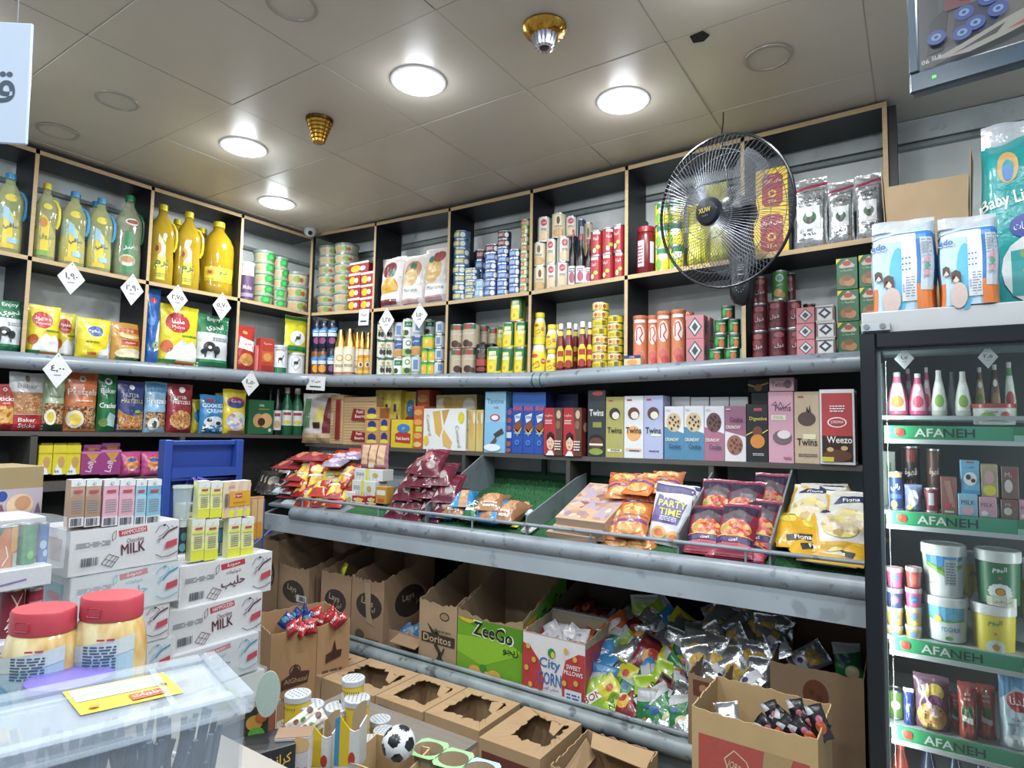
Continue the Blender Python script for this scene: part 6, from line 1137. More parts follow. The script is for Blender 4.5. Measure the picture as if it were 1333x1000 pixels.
loose('l_grn', '1c7c3c', 'foil', ('e', 'd8d0a0', .6, .3, .26, .16), ('p', 'b9bfc0', [(0, .7), (1, .8), (1, 1), (0, 1)]), ('e', '2c5ca0', .35, .6, .14, .08))
loose('l_orb', 'c8602c', 'foil', ('p', '5c1c3c', [(0, .4), (1, .3), (1, .7), (0, .6)]), ('e', 'd8cfc8', .5, .84, .3, .08))
loose('l_wht', 'cfd3d8', 'silver', ('e', 'd8a82c', .5, .62, .34, .18), ('r', 'e0e2e4', 0, .14, 1, .38), ('e', '2c3a7c', .4, .3, .12, .07), ('T', 'e8dcb0', 'شيبس', .5, .62, .1, .4))
loose('l_cc', 'd3cfd4', 'foil', ('r', 'b8344c', .05, .05, .95, .3), ('T', '3c5c9c', 'City', .5, .6, .16, .6))
loose('l_blk', '201c20', 'foil', ('e', 'c8542c', .5, .4, .3, .2), ('c', 'c86a7c', .55, .62, .2), ('p', 'b8bcc0', [(.0, .75), (.4, .8), (.2, 1), (0, 1)]))
loose('l_zee', '9cc41c', 'foil', ('T', '18240c', 'Zeeno', .5, .5, .2, .85, 70), ('r', 'b0b4b0', 0, 0, 1, .1))
loose('l_cho', 'b8242c', 'foil', ('T', 'e9e0e0', 'YAM', .5, .5, .24, .7), ('r', '8c1820', 0, 0, 1, .15))
loose('l_nav', '22307c', 'foil', ('e', '2c8c9c', .5, .5, .3, .2))
CN = dict(l_bona='lime green', l_yel='yellow green', l_red='dark red', l_sil='plain silver', l_blu='blue and silver', l_grn='green and white', l_orb='orange and plum', l_wht='silver and yellow', l_cc='white and pink', l_blk='black and orange', l_zee='lime lettered', l_cho='red lettered', l_nav='navy')
def loosepack(st, P, w, h, t, label, rn, var, name='snack_packet', face=None):
    # face: unit-ish direction the printed side looks
    n = Vector(face or (rn.uniform(-.5, .7), -1, rn.uniform(.1, 1.1))).normalized()
    y = -n; x = y.cross(Vector((0, 0, 1))).normalized(); x = Matrix.Rotation(rn.uniform(-1.2, 1.2), 4, y)@x; x = x.normalized(); z = x.cross(y).normalized()
    M4 = Matrix((x, y, z)).transposed().to_4x4(); M4 = Matrix.Translation(P)@M4@Matrix.Translation((0, 0, -h/2))
    inst(bag(float(w), float(h), float(t), st, var), name, label, 'snack packet', M4.to_translation(), 0, 'loose snack packets on the bottom shelf', rot=M4.to_euler())
def planept(px, py, z0, k, y0, lift=0):
    d = ray(px, py); t = (z0+lift+k*(CAM.y-y0)-CAM.z)/(d.z-k*d.y); return CAM+d*t
rn = random.Random(77)
rows = [(800, [838, 855]), (812, [800, 822, 846, 870, 893]), (826, [790, 808, 829, 850, 872, 892]), (841, [775, 796, 815, 836, 857, 877, 895]), (856, [786, 806, 824, 845, 866, 886]), (871, [777, 796, 816, 838, 858, 878, 892]), (887, [785, 806, 826, 846, 866, 884]), (903, [779, 800, 820, 842, 862, 882, 896]), (917, [790, 812, 832, 852, 873, 892]), (931, [822, 843, 864, 884]), (943, [866, 886, 899])]
pick = ['l_sil', 'l_yel', 'l_red', 'l_bona', 'l_sil', 'l_grn', 'l_orb', 'l_sil', 'l_blu', 'l_zee', 'l_grn']
fix = {(2, 1): 'l_orb', (0, 1): 'l_bona', (0, 0): 'l_bona', (4, 0): 'l_blu', (5, 0): 'l_blu', (7, 0): 'l_bona', (9, 1): 'l_grn', (6, 4): 'l_zee', (9, 2): 'l_grn', (2, 2): 'l_red', (4, 3): 'l_red'}
k = 0
for r_, (py, xs) in enumerate(rows):
    for i, px in enumerate(xs):
        st = fix.get((r_, i), pick[(r_*5+i*3+k) % len(pick)]); k += 1
        P = planept(px+rn.uniform(-4, 4), py+rn.uniform(-3, 3), .50, .75, -.50)
        P.z = max(P.z, ZD+.06); P.y = max(P.y, -.47); s = rn.uniform(.95, 1.25)*(1.25 if (r_, i) in fix else 1)
        loosepack(st, P, .105*s, .135*s, .035*s, CN[st]+' packet in loose pile, '+(ORD[r_] if r_ < 11 else 'last')+' layer down, '+ORD[i]+' from the popcorn carton', rn, k % 5)
rows = [(792, [948, 968, 1002]), (806, [930, 950, 975, 1000, 1016]), (821, [918, 938, 958, 978, 998, 1012]), (836, [910, 930, 952, 972, 990, 1006]), (851, [904, 924, 944, 966, 986]), (866, [908, 930, 952, 974, 990]), (879, [926, 948, 970, 988])]
for r_, (py, xs) in enumerate(rows):
    for i, px in enumerate(xs):
        st = 'l_wht' if (r_+i*2) % 3 else 'l_sil'; k += 1
        P = planept(px+rn.uniform(-3, 3), py+rn.uniform(-3, 3), .62, .7, -.48); s = rn.uniform(.95, 1.25)
        loosepack(st, P, .105*s, .14*s, .045*s, CN[st]+' packet in the silver heap, '+ORD[r_]+' layer down, '+ORD[i]+' along', rn, k % 5)
for i, (px, py) in enumerate([(704, 826), (716, 822), (730, 826), (744, 828), (712, 832), (727, 834), (742, 836), (755, 832)]):
    P = at(px, py, 'y', -.42 if i > 3 else -.34); loosepack('l_cc', P, .08, .10, .03, 'white and pink packet in the popcorn carton, '+ORD[i % 4]+' in its '+('near' if i > 3 else 'far')+' row', rn, i % 4)
for i, (px, py) in enumerate([(752, 796), (764, 792), (774, 800), (786, 806)]):
    P = at(px, py, 'y', -.02); loosepack('l_red', P, .08, .11, .03, 'dark red packet deep in the white-rimmed carton, '+ORD[i]+' from its left side', rn, i)
for i, (px, py) in enumerate([(1052, 858), (1104, 864)]): P = at(px, py, 'y', -.2); loosepack('l_wht' if not i else 'l_grn', P, .1, .15, .03, ['silver packet', 'green and white packet'][i]+' standing in the large cookie-print carton', rn, i, face=(.2, -1, .3))
P = at(448, 742, 'y', -.4); loosepack('l_yel', P, .06, .08, .03, 'yellow packet inside the middle crisp carton', rn, 1)
P = at(372, 716, 'y', -.3); loosepack('l_yel', P, .08, .08, .03, 'yellow packet inside the crisp carton with the sticker', rn, 2)
for i, px in enumerate([530, 541, 550]): P = at(px, 824, 'y', -.36); loosepack('l_blu', P, .09, .08, .03, 'light blue packet in the low opened carton, '+ORD[i]+' from the fold', rn, i, face=(.3, -1, .5))
style('crinkle', 'a9c4c0', [], 'foil', stand=False)
# ================================================================ cartons in the aisle
def holecarton(name, label, x0, x1, y0, y1, z, m, st=None, hole=(.18, .2, .85, .85), seed=0, rz=0, z0=0):
    w, d = x1-x0, y1-y0; e = empty(name, ((x0+x1)/2, (y0+y1)/2, z0), rz, label, 'carton'); USED.setdefault(label, []).append(None); rn = random.Random(seed); h = z-z0
    o = obj('front_panel', G().box(-w/2, w/2, -d/2, -d/2+.004, 0, h-.003, m).mesh('f'), e)
    if st: l = G(); design(l, w, h, st, lambda x, q, of: (x, -d/2-of, q)); obj('printed_face', l.mesh('p', 0), o)
    obj('rear_panel', G().box(-w/2, w/2, d/2-.004, d/2, 0, h-.003, m).mesh('f'), e)
    for s in (-1, 1): obj('side_panel', G().box(min(s*w/2, s*(w/2-.004)), max(s*w/2, s*(w/2-.004)), -d/2+.004, d/2-.004, 0, h-.003, m).mesh('f'), e)
    N = 48; out = []; inn = []
    for i in range(N):
        t = i/N*4; k_ = int(t); f_ = t-k_
        c = [(0, 0), (1, 0), (1, 1), (0, 1)]; a, b = c[k_], c[(k_+1) % 4]; u = a[0]+(b[0]-a[0])*f_; v = a[1]+(b[1]-a[1])*f_
        out.append((-w/2+u*w, -d/2+v*d)); j = rn.uniform(-.011, .011) if f_ > .02 else 0
        inn.append((-w/2+(hole[0]+(hole[2]-hole[0])*u)*w+j*.6, -d/2+(hole[1]+(hole[3]-hole[1])*v)*d+j))
    g = G(); vs = [(x, y, h-.003) for x, y in out]+[(x, y, h-.003+rn.uniform(-.006, .003)) for x, y in inn]; vs += [(x, y, q+.003) for x, y, q in vs]
    fs = []
    for i in range(N):
        j = (i+1) % N; fs += [(i, j, N+j, N+i), (2*N+i, 3*N+i, 3*N+j, 2*N+j), (i, 2*N+i, 2*N+j, j), (N+i, N+j, 3*N+j, 3*N+i)]
    g.add(vs, fs, m); obj('top_panel', g.mesh('t', 0), e)
    obj('tape_strip', G().box(-w/2, w/2, d*.12-.0, d*.12+.05, h, h+.0012, mat('a38a66', 'print', .3)).mesh('t'), e) if hole[3] < .6 else None
    obj('torn_flap', G().poly([(w*.08, d*(hole[3]-.5)-.0, h-.004), (w*.3, d*(hole[3]-.5)-.005, h-.004), (w*.22, d*(hole[3]-.5)-.05, h-.035), (w*.12, d*(hole[3]-.5)-.04, h-.03)], .003, m, (0, .3, 1)).mesh('t', 0), e)
    obj('base_panel', G().box(-w/2+.004, w/2-.004, -d/2+.004, d/2-.004, 0, .004, CBI).mesh('b'), e)
    return e
holecarton('aisle_carton', 'closed brown carton with torn hole beside the tall nut cartons', .98, 1.36, -.92, -.62, .44, CB2, seed=2)
holecarton('aisle_carton', 'second brown carton in the aisle row, behind the silver-lidded cans', 1.37, 1.72, -.92, -.605, .44, CB2, seed=12, hole=(.15, .25, .9, .8))
holecarton('aisle_carton', 'brown carton with blue print and torn hole', 1.725, 2.005, -.91, -.60, .44, CB2, seed=4, st=[('p', '2c6a9c', [(.06, .3), (.94, .3), (.94, .8), (.5, .92), (.06, .93)]), ('e', 'b89468', .36, .74, .07, .07), ('e', 'b89468', .6, .5, .08, .09), ('r', 'a8684c', .76, .5, .95, .68)])
holecarton('aisle_carton', 'plain brown carton with jagged hole and small red mark', 2.01, 2.30, -.90, -.59, .44, CB2, seed=5, st=[('s', 'a83c3c', [(.35, .62), (.38, .8), (.62, .66), (.5, .6)], .03)])
holecarton('aisle_carton', 'brown carton with square hole and dark red ring print', 2.33, 2.61, -.94, -.60, .44, CB2, seed=6, st=[('r', '6a3024', .05, .1, .94, .9), ('T', 'c8a83c', 'FLAVORED', .13, .6, .1, .3, 90), ('e', 'c87c3c', .5, .62, .12, .14), ('e', '6a3024', .5, .62, .05, .06)], hole=(.3, .28, .88, .86))
opencarton('aisle_carton', 'open brown carton with a bent flap, at the aisle end of the row', 'carton', (2.80, -.78, 0), 0, .30, .30, .43, .44, CB2, seed=8, jag=.008, flap=[('flap', [(-.12, .14, .435), (.14, .14, .435), (.13, .07, .40), (-.10, .08, .41)], (0, 0, 1)), ('inner_flap', [(-.14, -.14, .36), (-.14, .12, .42), (-.10, .12, .36), (-.10, -.1, .33)], (1, 0, 0))])
# red cookie carton by the fridge
FR = mat('b0483c', 'print', .6)
opencarton('cookie_carton', 'tall tan carton with large red print, foremost beside the fridge', 'carton', (3.37, -.84, 0), -.03, .365, .26, .79, .80, mat('a88a5c', 'card'), jag=.006, seed=51, low=.006,
   st=[('r', FR, .06, .55, .94, .93), ('p', 'a88a5c', [(.56, .55), (.62, .66), (.56, .76), (.6, .93), (.82, .93), (.74, .8), (.7, .66), (.6, .55)]), ('s', 'd0b898', [(.28, .86), (.36, .9), (.46, .87), (.52, .8), (.44, .76), (.34, .78), (.28, .86)], .01), ('t', 'd8c0a0', 'JORDINA', .4, .83, .05, .2, -18), ('T', 'd8c0a0', 'FLAMIN', .32, .7, .09, .5, -10), ('T', FR, 'FLAMIN', .32, .7, .075, .46, -10)], side=[('e', '8c5c3c', .6, .75, .12, .1)])
for i, (px, py) in enumerate([(1018, 928), (1034, 934), (1049, 926), (1066, 936), (1024, 942), (1044, 946), (1060, 948), (1076, 934), (1012, 945)]):
    P = at(px, py, 'y', -.80 if i < 4 else -.88); P.x -= .02; P.z -= .02; loosepack('l_blk', P, .05, .10, .025, 'black and orange packet in the red-print carton, '+ORD[i % 5]+' along the '+('far' if i < 4 else 'near')+' row', rn, i % 4, face=(.25, -1, .15))
P = at(946, 930, 'y', -.85); loosepack('l_sil', P, .08, .08, .03, 'crumpled silver packet low in the red-print carton', rn, 2)
# tall nut carton standing in the aisle
p0 = at(353, 826, 'z', .68); p2 = at(456, 805, 'z', .68); mid = (p0+p2)/2; dv = (p2-p0); ww = dv.length; ang = atan2(dv.y, dv.x)
nrm = Vector((dv.y, -dv.x, 0)).normalized()
NC = mat('a47c52', 'card')
nut = [('r', 'b08658', .0, 0, .56, 1), ('s', '8a6844', [(.565, 0), (.565, 1)], .01), ('r', 'a88050', .3, .86, .42, 1), ('c', '4a2c20', .3, .74, .07), ('c', 'b08658', .3, .74, .055), ('p', '4a2c20', [(.14, .62), (.46, .64), (.48, .72), (.36, .73), (.3, .79), (.24, .72), (.14, .69)]), ('T', 'b08658', 'AlGhazal', .31, .675, .035, .28),
       ('t', '4a2c20', 'NUTS & MORE', .3, .56, .02, .3), ('p', '4a2c20', [(.68, .74), (.88, .77), (.89, .82), (.82, .82), (.79, .9), (.76, .82), (.68, .8)]), ('l', '6a4630', .64, .56, .9, .7, 5), ('r', '5a3a28', .66, .36, .9, .39), ('r', 'a47c52', .78, .367, .89, .383)]
opencarton('nut_carton', 'tall brown carton with dark mill emblem, full of red and blue packets', 'carton', mid-nrm*.15+Vector((0, 0, -.68)), ang, ww, .30, .68, .70, NC, jag=.007, seed=61, st=nut, low=.004)
for i, (px, py) in enumerate([(372, 808), (384, 802), (396, 797), (388, 812), (400, 806), (412, 800), (418, 808), (426, 803), (436, 808), (430, 798), (404, 816), (380, 818), (392, 820), (444, 806)]):
    st = 'l_nav' if i in (0, 1, 2, 4) else 'l_cho'; P = at(px, py, 'z', .67+.012*(i % 3)); loosepack(st, P, .065, .075, .028, CN[st]+' packet on top of the tall nut carton, '+(ORD[i] if i < 12 else ['next to last', 'last'][i-12])+' of the pile', rn, i % 4)
# ================================================================ silver-lidded cans and display cartons in the lower middle
style('milkcan', 'd8b51c', [('p', 'd4d4cc', [(0, 0), (.3, 0), (.3, .8), (0, .8)]), ('r', 'c83c2c', .3, .05, .7, .26)]+[('p', '2c2820', [(.02+.08*i, .84), (.06+.08*i, .84), (.04+.08*i, .78)]) for i in range(12)]+[('e', '6a3c24', .2, .6, .08, .08), ('l', 'a8861c', .4, .4, .9, .6, 3), ('r', 'e0a82c', .7, .1, .95, .3)], lid='b4b9be')
def tallcan(px, py, wpx, name, label, dep=1.75, h=.14, st='milkcan'):
    P = CAM+ray(px, py)*dep; w = wpx*dep/FPX
    sp = can(float(w), float(h), float(w), st); r = w/2*.9
    dots = G()
    for i in range(5):
        for j in range(5):
            x, y = (i-2)*r*.36, (j-2)*r*.36
            if x*x+y*y < (r*.85)**2: dots.box(x-r*.08, x+r*.08, y-r*.05, y+r*.05, h+.004, h+.0046, mat('6a7078', 'print'))
    sp = sp[:2]+[('lid', sp[2][1], [('printed_pattern', dots.mesh('d', 0), [])])]
    inst(sp, name, label, 'can', P-Vector((0, 0, h)), rn.uniform(-1, 1), None)
for px, py, w, l in [(460, 884, 29, 'silver-lidded yellow can, farthest back beside the tall nut carton'), (388, 904, 33, 'silver-lidded yellow can in front of the nut carton emblem'), (405, 918, 33, 'silver-lidded can behind the first yellow cutout'), (440, 921, 33, 'silver-lidded can between the two yellow cutouts'), (465, 910, 33, 'tallest-standing silver-lidded yellow can with red foot')]:
    tallcan(px, py, w, 'drink_can', l, 1.72+(.05 if py < 890 else 0))
tallcan(495, 937, 27, 'drink_can', 'silver-lidded can standing lower behind the football', 1.8, .10); tallcan(500, 952, 28, 'drink_can', 'silver-lidded can beside the football', 1.72, .10); tallcan(480, 964, 27, 'drink_can', 'silver-lidded can lowest, behind the brown card', 1.66, .10)
t = inst([('top_board', G().box(2.0, 2.62, -2.0, -1.35, .655, .67, mat('6a6258', 'wood')).mesh(), []), ('leg', G().box(2.02, 2.05, -1.98, -1.95, 0, .655, mat('4a4640', 'plastic')).mesh(), []), ('leg', G().box(2.57, 2.6, -1.98, -1.95, 0, .655, mat('4a4640', 'plastic')).mesh(), []), ('leg', G().box(2.02, 2.05, -1.4, -1.37, 0, .655, mat('4a4640', 'plastic')).mesh(), []), ('leg', G().box(2.57, 2.6, -1.4, -1.37, 0, .655, mat('4a4640', 'plastic')).mesh(), [])], 'low_table', 'low table under the silver-lidded cans', 'table', (0, 0, 0))
def facing(px, py, dep): return CAM+ray(px, py)*dep
VR = atan2(-.5498, .8332)   # heading of the row of display cartons, they face the aisle
def cut(px0, px1, ytop, ybot, dep, label, n):
    a = facing(px0, ybot, dep); b = facing(px1, ybot, dep); t_ = facing((px0+px1)/2, ytop, dep); w = (b-a).length; h = t_.z-a.z; g = G(); m = mat('9c8460', 'card')
    e = empty('display_carton', a.lerp(b, .5), .55, label, 'carton'); USED.setdefault(label, []).append(None)
    N = 14; back = [(-w*.1, 0)]+[(-w*.1+w*.6*(1-cos(pi/2*i/N)), h*(.62+.38*sin(pi/2*i/N))) for i in range(N+1)]+[(w*.5, 0)]
    g.add([(x, .06, z) for x, z in back]+[(x, .063, z) for x, z in back], [list(range(len(back))), [len(back)+i for i in range(len(back))][::-1]]+[(i, i+1, len(back)+i+1, len(back)+i) for i in range(len(back)-1)], m)
    obj('back_card', g.mesh('c', 0), e)
    f = G(); prof_ = [(-.5, .86), (-.3, .92), (-.1, .8), (.1, .7), (.3, .66), (.5, .7)]
    for i, col in enumerate(['3c8cbc', 'd8b81c', 'd8b81c', 'd0d2d0', 'd0d2d0']):
        x0, x1 = prof_[i][0]*w, prof_[i+1][0]*w; f.poly([(x0, 0, 0), (x1, 0, 0), (x1, 0, prof_[i+1][1]*h), (x0, 0, prof_[i][1]*h)], .003, mat(col, 'print'), (0, 1, 0))
    design(f, w, h, [('e', 'b83c34', .72, .2, .14, .12), ('r', 'c8ccc8', 0, 0, 1, .08)], lambda x, z, o: (x, -o, z)); obj('front_card', f.mesh('c', 0), e)
    obj('side_card', G().box(w/2, w/2+.003, 0, .06, 0, h*.75, mat('c8cac8', 'print')).mesh(), e)
cut(398, 430, 941, 1004, 1.45, 'yellow and blue display cutout nearer the black chocolate box', 0); cut(434, 466, 929, 1004, 1.42, 'taller yellow and blue display cutout in the middle', 1)
p = facing(505, 985, 1.45); 
opencarton('display_carton', 'open cardboard tray holding the football', 'carton', p-Vector((0, 0, .09)), .15, .16, .12, .09, .10, mat('a88a5e', 'card'), seed=71, jag=.001, st=[('r', 'b9bdc2', 0, 0, 1, 1)])
# football
fb = facing(519, 968, 1.40); bm = bmesh.new(); bmesh.ops.create_icosphere(bm, subdivisions=4, radius=.038)
phi = (1+5**.5)/2; ico = [Vector(v).normalized() for v in [(0, s*1, u*phi) for s in (1, -1) for u in (1, -1)]+[(s*1, u*phi, 0) for s in (1, -1) for u in (1, -1)]+[(u*phi, 0, s*1) for s in (1, -1) for u in (1, -1)]]
me = bpy.data.meshes.new('ball'); me.materials.append(mat('d3d6d8', 'plastic')); me.materials.append(mat('1c2026', 'plastic'))
for f in bm.faces: f.material_index = 1 if max(f.calc_center_median().normalized().dot(v) for v in ico) > .93 else 0; f.smooth = True
bm.to_mesh(me); bm.free()
o = obj('football', me); put(o, label='small black and white football in the cardboard tray', category='ball'); o.location = fb; o.rotation_euler = (.4, .3, .2)
# green card tray with round holes
g = G(); gm = mat('8cc080', 'print'); bm_ = mat('9c8a6c', 'card')
P0 = facing(546, 962, 1.5); e = empty('egg_tray_card', P0, .15, 'pale green card holder with round cups beside the football', 'card holder')
for i in range(3):
    cx, cy = .045+.075*i, -.03-.012*i; N = 20; vs = []; fs = []
    for j in range(N): a = 2*pi*j/N; vs += [(cx+.037*cos(a), cy+.032*sin(a), 0), (cx+.034*cos(a), cy+.030*sin(a), -.05)]
    fs = [(2*j, 2*((j+1) % N), 2*((j+1) % N)+1, 2*j+1) for j in range(N)]+[[2*j+1 for j in range(N)]]; obj('cup', G().add(vs, fs, bm_).mesh('cup'), e)
    vs = []; fs = []
    for j in range(N+1): a = 2*pi*j/N; q = 1/max(abs(cos(a)), abs(sin(a))); vs += [(cx+.037*cos(a), cy+.032*sin(a), .001), (cx+.0385*q*cos(a), cy+.042*q*sin(a), .001)]
    fs = [(2*j, 2*j+1, 2*j+3, 2*j+2) for j in range(N)]; obj('top_card', G().add(vs, fs, gm if i < 2 else mat('9cc4d8', 'print')).mesh('top', 0), e)
# chocolate boxes in the lower left of the cluster
style('kran', '1e2024', [('T', 'd8b03c', 'كرانشي', .62, .5, .5, .6), ('T', 'e0e0da', 'ست', .2, .5, .45, .3)])
pk = facing(340, 1004, 1.35); inst(box(.12, .062, .09, 'kran'), 'chocolate_box', 'black chocolate box with white and gold lettering', 'box', pk, 1.2)
style('wafw', 'c9c4c8', [('e', 'd8b070', .7, .8, .3, .2), ('e', 'a85c3c', .35, .35, .14, .1), ('t', '6a4a5c', 'Roll', .8, .2, .1, .3)], top=[('r', '8a6a4c', 0, 0, 1, 1)])
pk = facing(381, 1004, 1.38); inst(box(.075, .085, .05, 'wafw'), 'wafer_box', 'small white wafer box with nut picture beside the black chocolate box', 'box', pk, .75)
style('roll', 'cfc8bc', [('e', '5a3420', .3, .8, .3, .1), ('e', '4a8a3c', .6, .5, .2, .08), ('e', '8a4a34', .4, .3, .2, .08)], 'foil', stand=False)
for i, (px, py) in enumerate([(374, 950), (385, 957), (368, 962), (380, 968)]):
    P = facing(px, py, 1.45); inst(bag(.028, .075, .02, 'roll', i), 'wafer_roll', 'printed wafer roll packet, '+ORD[i]+' in the box behind the mint card', 'snack packet', P, 0, rot=(-.8, .9, .3))
style('burg', '3c3a30', [('e', 'd89a3c', .4, .7, .35, .14), ('e', '5cb83c', .5, .5, .35, .12), ('e', 'c8642c', .7, .8, .25, .1), ('r', '1c1c1c', 0, 0, 1, .35)])
pk = facing(333, 975, 1.4); inst(box(.05, .12, .03, 'burg'), 'snack_box', 'dark box with green and orange food picture beside the clear container', 'box', pk-Vector((0, 0, .02)), .9)
pk = facing(350, 966, 1.46); style('burg2', '8c4a34', [('e', 'a8583c', .5, .5, .4, .4), ('s', 'd8d0c8', [(.95, 0), (.95, 1)], .05)]); inst(box(.03, .12, .02, 'burg2'), 'snack_box', 'narrow red-brown food box under the mint card', 'box', pk, .9)
g = G(); N = 28; g.poly([(.025*cos(2*pi*i/N), 0, .052*sin(2*pi*i/N)) for i in range(N)], .0015, mat('b9d0c4', 'print', .7), (0, 1, 0))
o = obj('oval_card', g.mesh('oval', 0)); put(o, label='blank mint oval card standing up by the clear container', category='card'); o.location = facing(349, 904, 1.36); o.rotation_euler = (.1, .08, .8)
# ================================================================ milk stacks
XS = 1.6
chocm = [('p', 'c03448', [(.42, .76), (.68, .82), (.67, .95), (.41, .9)]), ('T', 'ecd8dc', 'HAMMOUDEH', .55, .86, .1, .22, 5), ('t', '6a3040', 'Chocolate', .57, .66, .1, .16, 4), ('t', '6a3040', 'MILK', .55, .47, .24, .22, 4), ('t', '6a3040', 'MILK', .553, .472, .24, .22, 4), ('l', '8a8e98', .05, .62, .34, .74, 3), ('b', '5a5e68', .1, .2, .25, .38), ('r', '4a3c48', .0, .0, 1, .012),
         ('s', '5c2c40', [(.27, .2), (.36, .1), (.42, .3), (.33, .4), (.27, .2)], .006), ('s', '5c2c40', [(.3, .3), (.39, .2)], .005), ('s', '5c2c40', [(.3, .17), (.37, .36)], .005), ('s', '5c2c40', [(.33, .13), (.4, .33)], .005), ('s', '5c2c40', [(.35, .7), (.38, .76), (.38, .92), (.35, .86), (.35, .7)], .005),
         ('s', '6a3c54', [(.82, .6), (.88, .76), (.97, .84)], .018), ('s', '5a5460', [(.76, .24), (.82, .15), (.9, .16), (.98, .24)], .008), ('p', 'c04454', [(.85, .34), (.97, .4), (.97, .56), (.86, .5)]), ('s', '4a4654', [(.75, .76), (.78, .9), (.84, .94), (.88, .84), (.82, .7), (.78, .66)], .006), ('s', '4a4654', [(.76, .55), (.8, .62), (.78, .5)], .006), ('e', '3a3644', .83, .92, .012, .03), ('s', '4a4654', [(.9, .9), (.93, .8)], .005)]
arm = [(('T', '6a3040', 'حليب', .55, .44, .26, .26, 4) if x[2:3] == ('MILK',) else ('t', '6a3040', 'شوكولاته', .55, .68, .1, .16, 4) if x[2:3] == ('Chocolate',) else ('T', 'ecd8dc', 'حمودة', .55, .86, .11, .16, 5) if x[2:3] == ('HAMMOUDEH',) else x) for x in chocm]
blu = []
for x in arm:
    c = x[1]; c = {'6a3040': '3c94b8', '5c2c40': '6ab0c8', '6a3c54': '3c94b8', '5a5460': '6ab0c8', '4a4654': '5cacc8', '3a3644': '3c94b8'}.get(c, c); blu.append((x[0], c)+tuple(x[2:]))
topst = [('r', 'd8dadb', 0, 0, 1, 1), ('r', 'c4c7c9', 0, .48, 1, .5)]
style('mc', 'cfd1d3', chocm, top=topst, side=[('r', 'd4d6d8', 0, 0, 1, 1), ('p', 'a8866c', [(.25, .3), (.75, .3), (.8, .8), (.2, .8)])]); style('ma', 'cfd1d3', arm, top=topst); style('mb', 'c9d0d4', blu, top=topst, side=[('p', '5ca8b8', [(.25, .3), (.75, .3), (.8, .8), (.2, .8)]), ('e', 'c04454', .5, .5, .2, .1)])
SH_ = {}
def milkbox(st, x0, x1, yt, yb, x, label, film=0):
    a = at(x0, (yt+yb)/2, 'x', x); b = at(x1, (yt+yb)/2, 'x', x); xm = (x0+x1)/2; z0 = at(xm, yb, 'x', x).z; z1 = at(xm, yt, 'x', x).z; w = b.y-a.y; h = z1-z0; d = .24
    sp = list(box(float(w), float(h), float(d), st))
    if film: g = pmesh(w+.012, h+.006, d+.012, mat('dfe6ea', 'film', .22), lambda X_, Z_, o, s=-1: (X_, s*(d/2+.006+.002*sin(40*X_+30*Z_)), Z_), 10, 6); sp.append(('shrink_film', g.mesh('film'), []))
    return inst(sp, 'milk_carton_case', label, 'case', (x-d/2, (a.y+b.y)/2, z0), pi/2)
milkbox('mc', 90, 232, 685, 741, XS, 'white case of chocolate milk with English lettering, topmost under the small cartons')
milkbox('mb', 92, 232, 741.5, 797, XS, 'shrink-wrapped white case with blue cow print, second in its stack', 1)
milkbox('mc', 80, 219, 798, 848, XS, 'white milk case third in the stack, behind the mayonnaise jars'); milkbox('mb', 84, 222, 849, 900, XS, 'white milk case lowest, mostly behind the jars', 1)
milkbox('ma', 234, 353, 729, 783, 1.52, 'white case with Arabic lettering, topmost under the yellow cartons')
milkbox('mc', 218, 340, 785, 840, 1.55, 'white case of chocolate milk, second in the stack under the Arabic one'); milkbox('mb', 213, 335, 842, 893, 1.58, 'shrink-wrapped white case with blue cow print, third under the Arabic one', 1)
style('wcase', 'cdd2d0', [('e', 'd0d060', .6, .5, .12, .3)]); milkbox('wcase', 216, 343, 894, 940, 1.58, 'white wrapped case with pale yellow flower, at the foot of the stack', 1)
t = inst([('frame', G().box(1.28, 1.66, -2.45, -1.40, .0, .56, mat('5a5a58', 'plastic')).mesh(), []), ('top_sheet', G().box(1.26, 1.68, -2.47, -1.38, .56, .575, mat('8a8a86', 'plastic')).mesh(), [])], 'stand', 'plain stand carrying the milk cases', 'stand', (0, 0, 0))
def pack(n, body, c1, foot='d4d8dc', bar=1): style(n, body, [('r', 'd8dcdf', 0, .86, 1, 1), ('p', c1, [(0, .2), (1, .2), (1, .64), (.5, .7), (0, .64)]), ('r', foot, 0, 0, 1, .2), ('b', '3c4048', .1, .02, .9, .18), ('r', 'c04454', .2, .72, .8, .78), ('l', '8a8e96', .15, .3, .85, .6, 6), ('c', '5a5e68', .5, .92, .1), ('c', 'd8dcdf', .5, .92, .07)], top=[('r', 'd8dcdf', 0, 0, 1, 1)])
pack('jb', 'b89a84', 'a8866c'); pack('jp', 'd8a8b8', 'dca4b4'); pack('jbl', '8cc0d8', '9cc8dc'); pack('jbl2', '6ab0d0', '7cb8d4')
style('jy', 'dcdf9c', [('r', 'd8dcd4', 0, .82, 1, 1), ('r', 'd6da30', 0, 0, 1, .24), ('r', 'dfe27c', 0, .24, 1, .4), ('r', 'c04454', .25, .74, .8, .79), ('r', 'd0d84c', .1, .64, .9, .7), ('l', '7a8078', .2, .3, .8, .6, 6), ('s', '6a7a6c', [(.4, .84), (.6, .92)], .02)], top=[('r', 'd8dcd8', 0, 0, 1, 1)])
def Sx(st, x0, x1, yt, yb, x, name, label, cat='carton', d=.038, kind=box, tw=0):
    a = at(x0, (yt+yb)/2, 'x', x); b = at(x1, (yt+yb)/2, 'x', x); xm = (x0+x1)/2; z0 = at(xm, yb, 'x', x).z; z1 = at(xm, yt, 'x', x).z
    return inst(kind(float(b.y-a.y), float(z1-z0), float(d), st), name, label, cat, (x-d/2, (a.y+b.y)/2, z0+.0005), pi/2+tw)
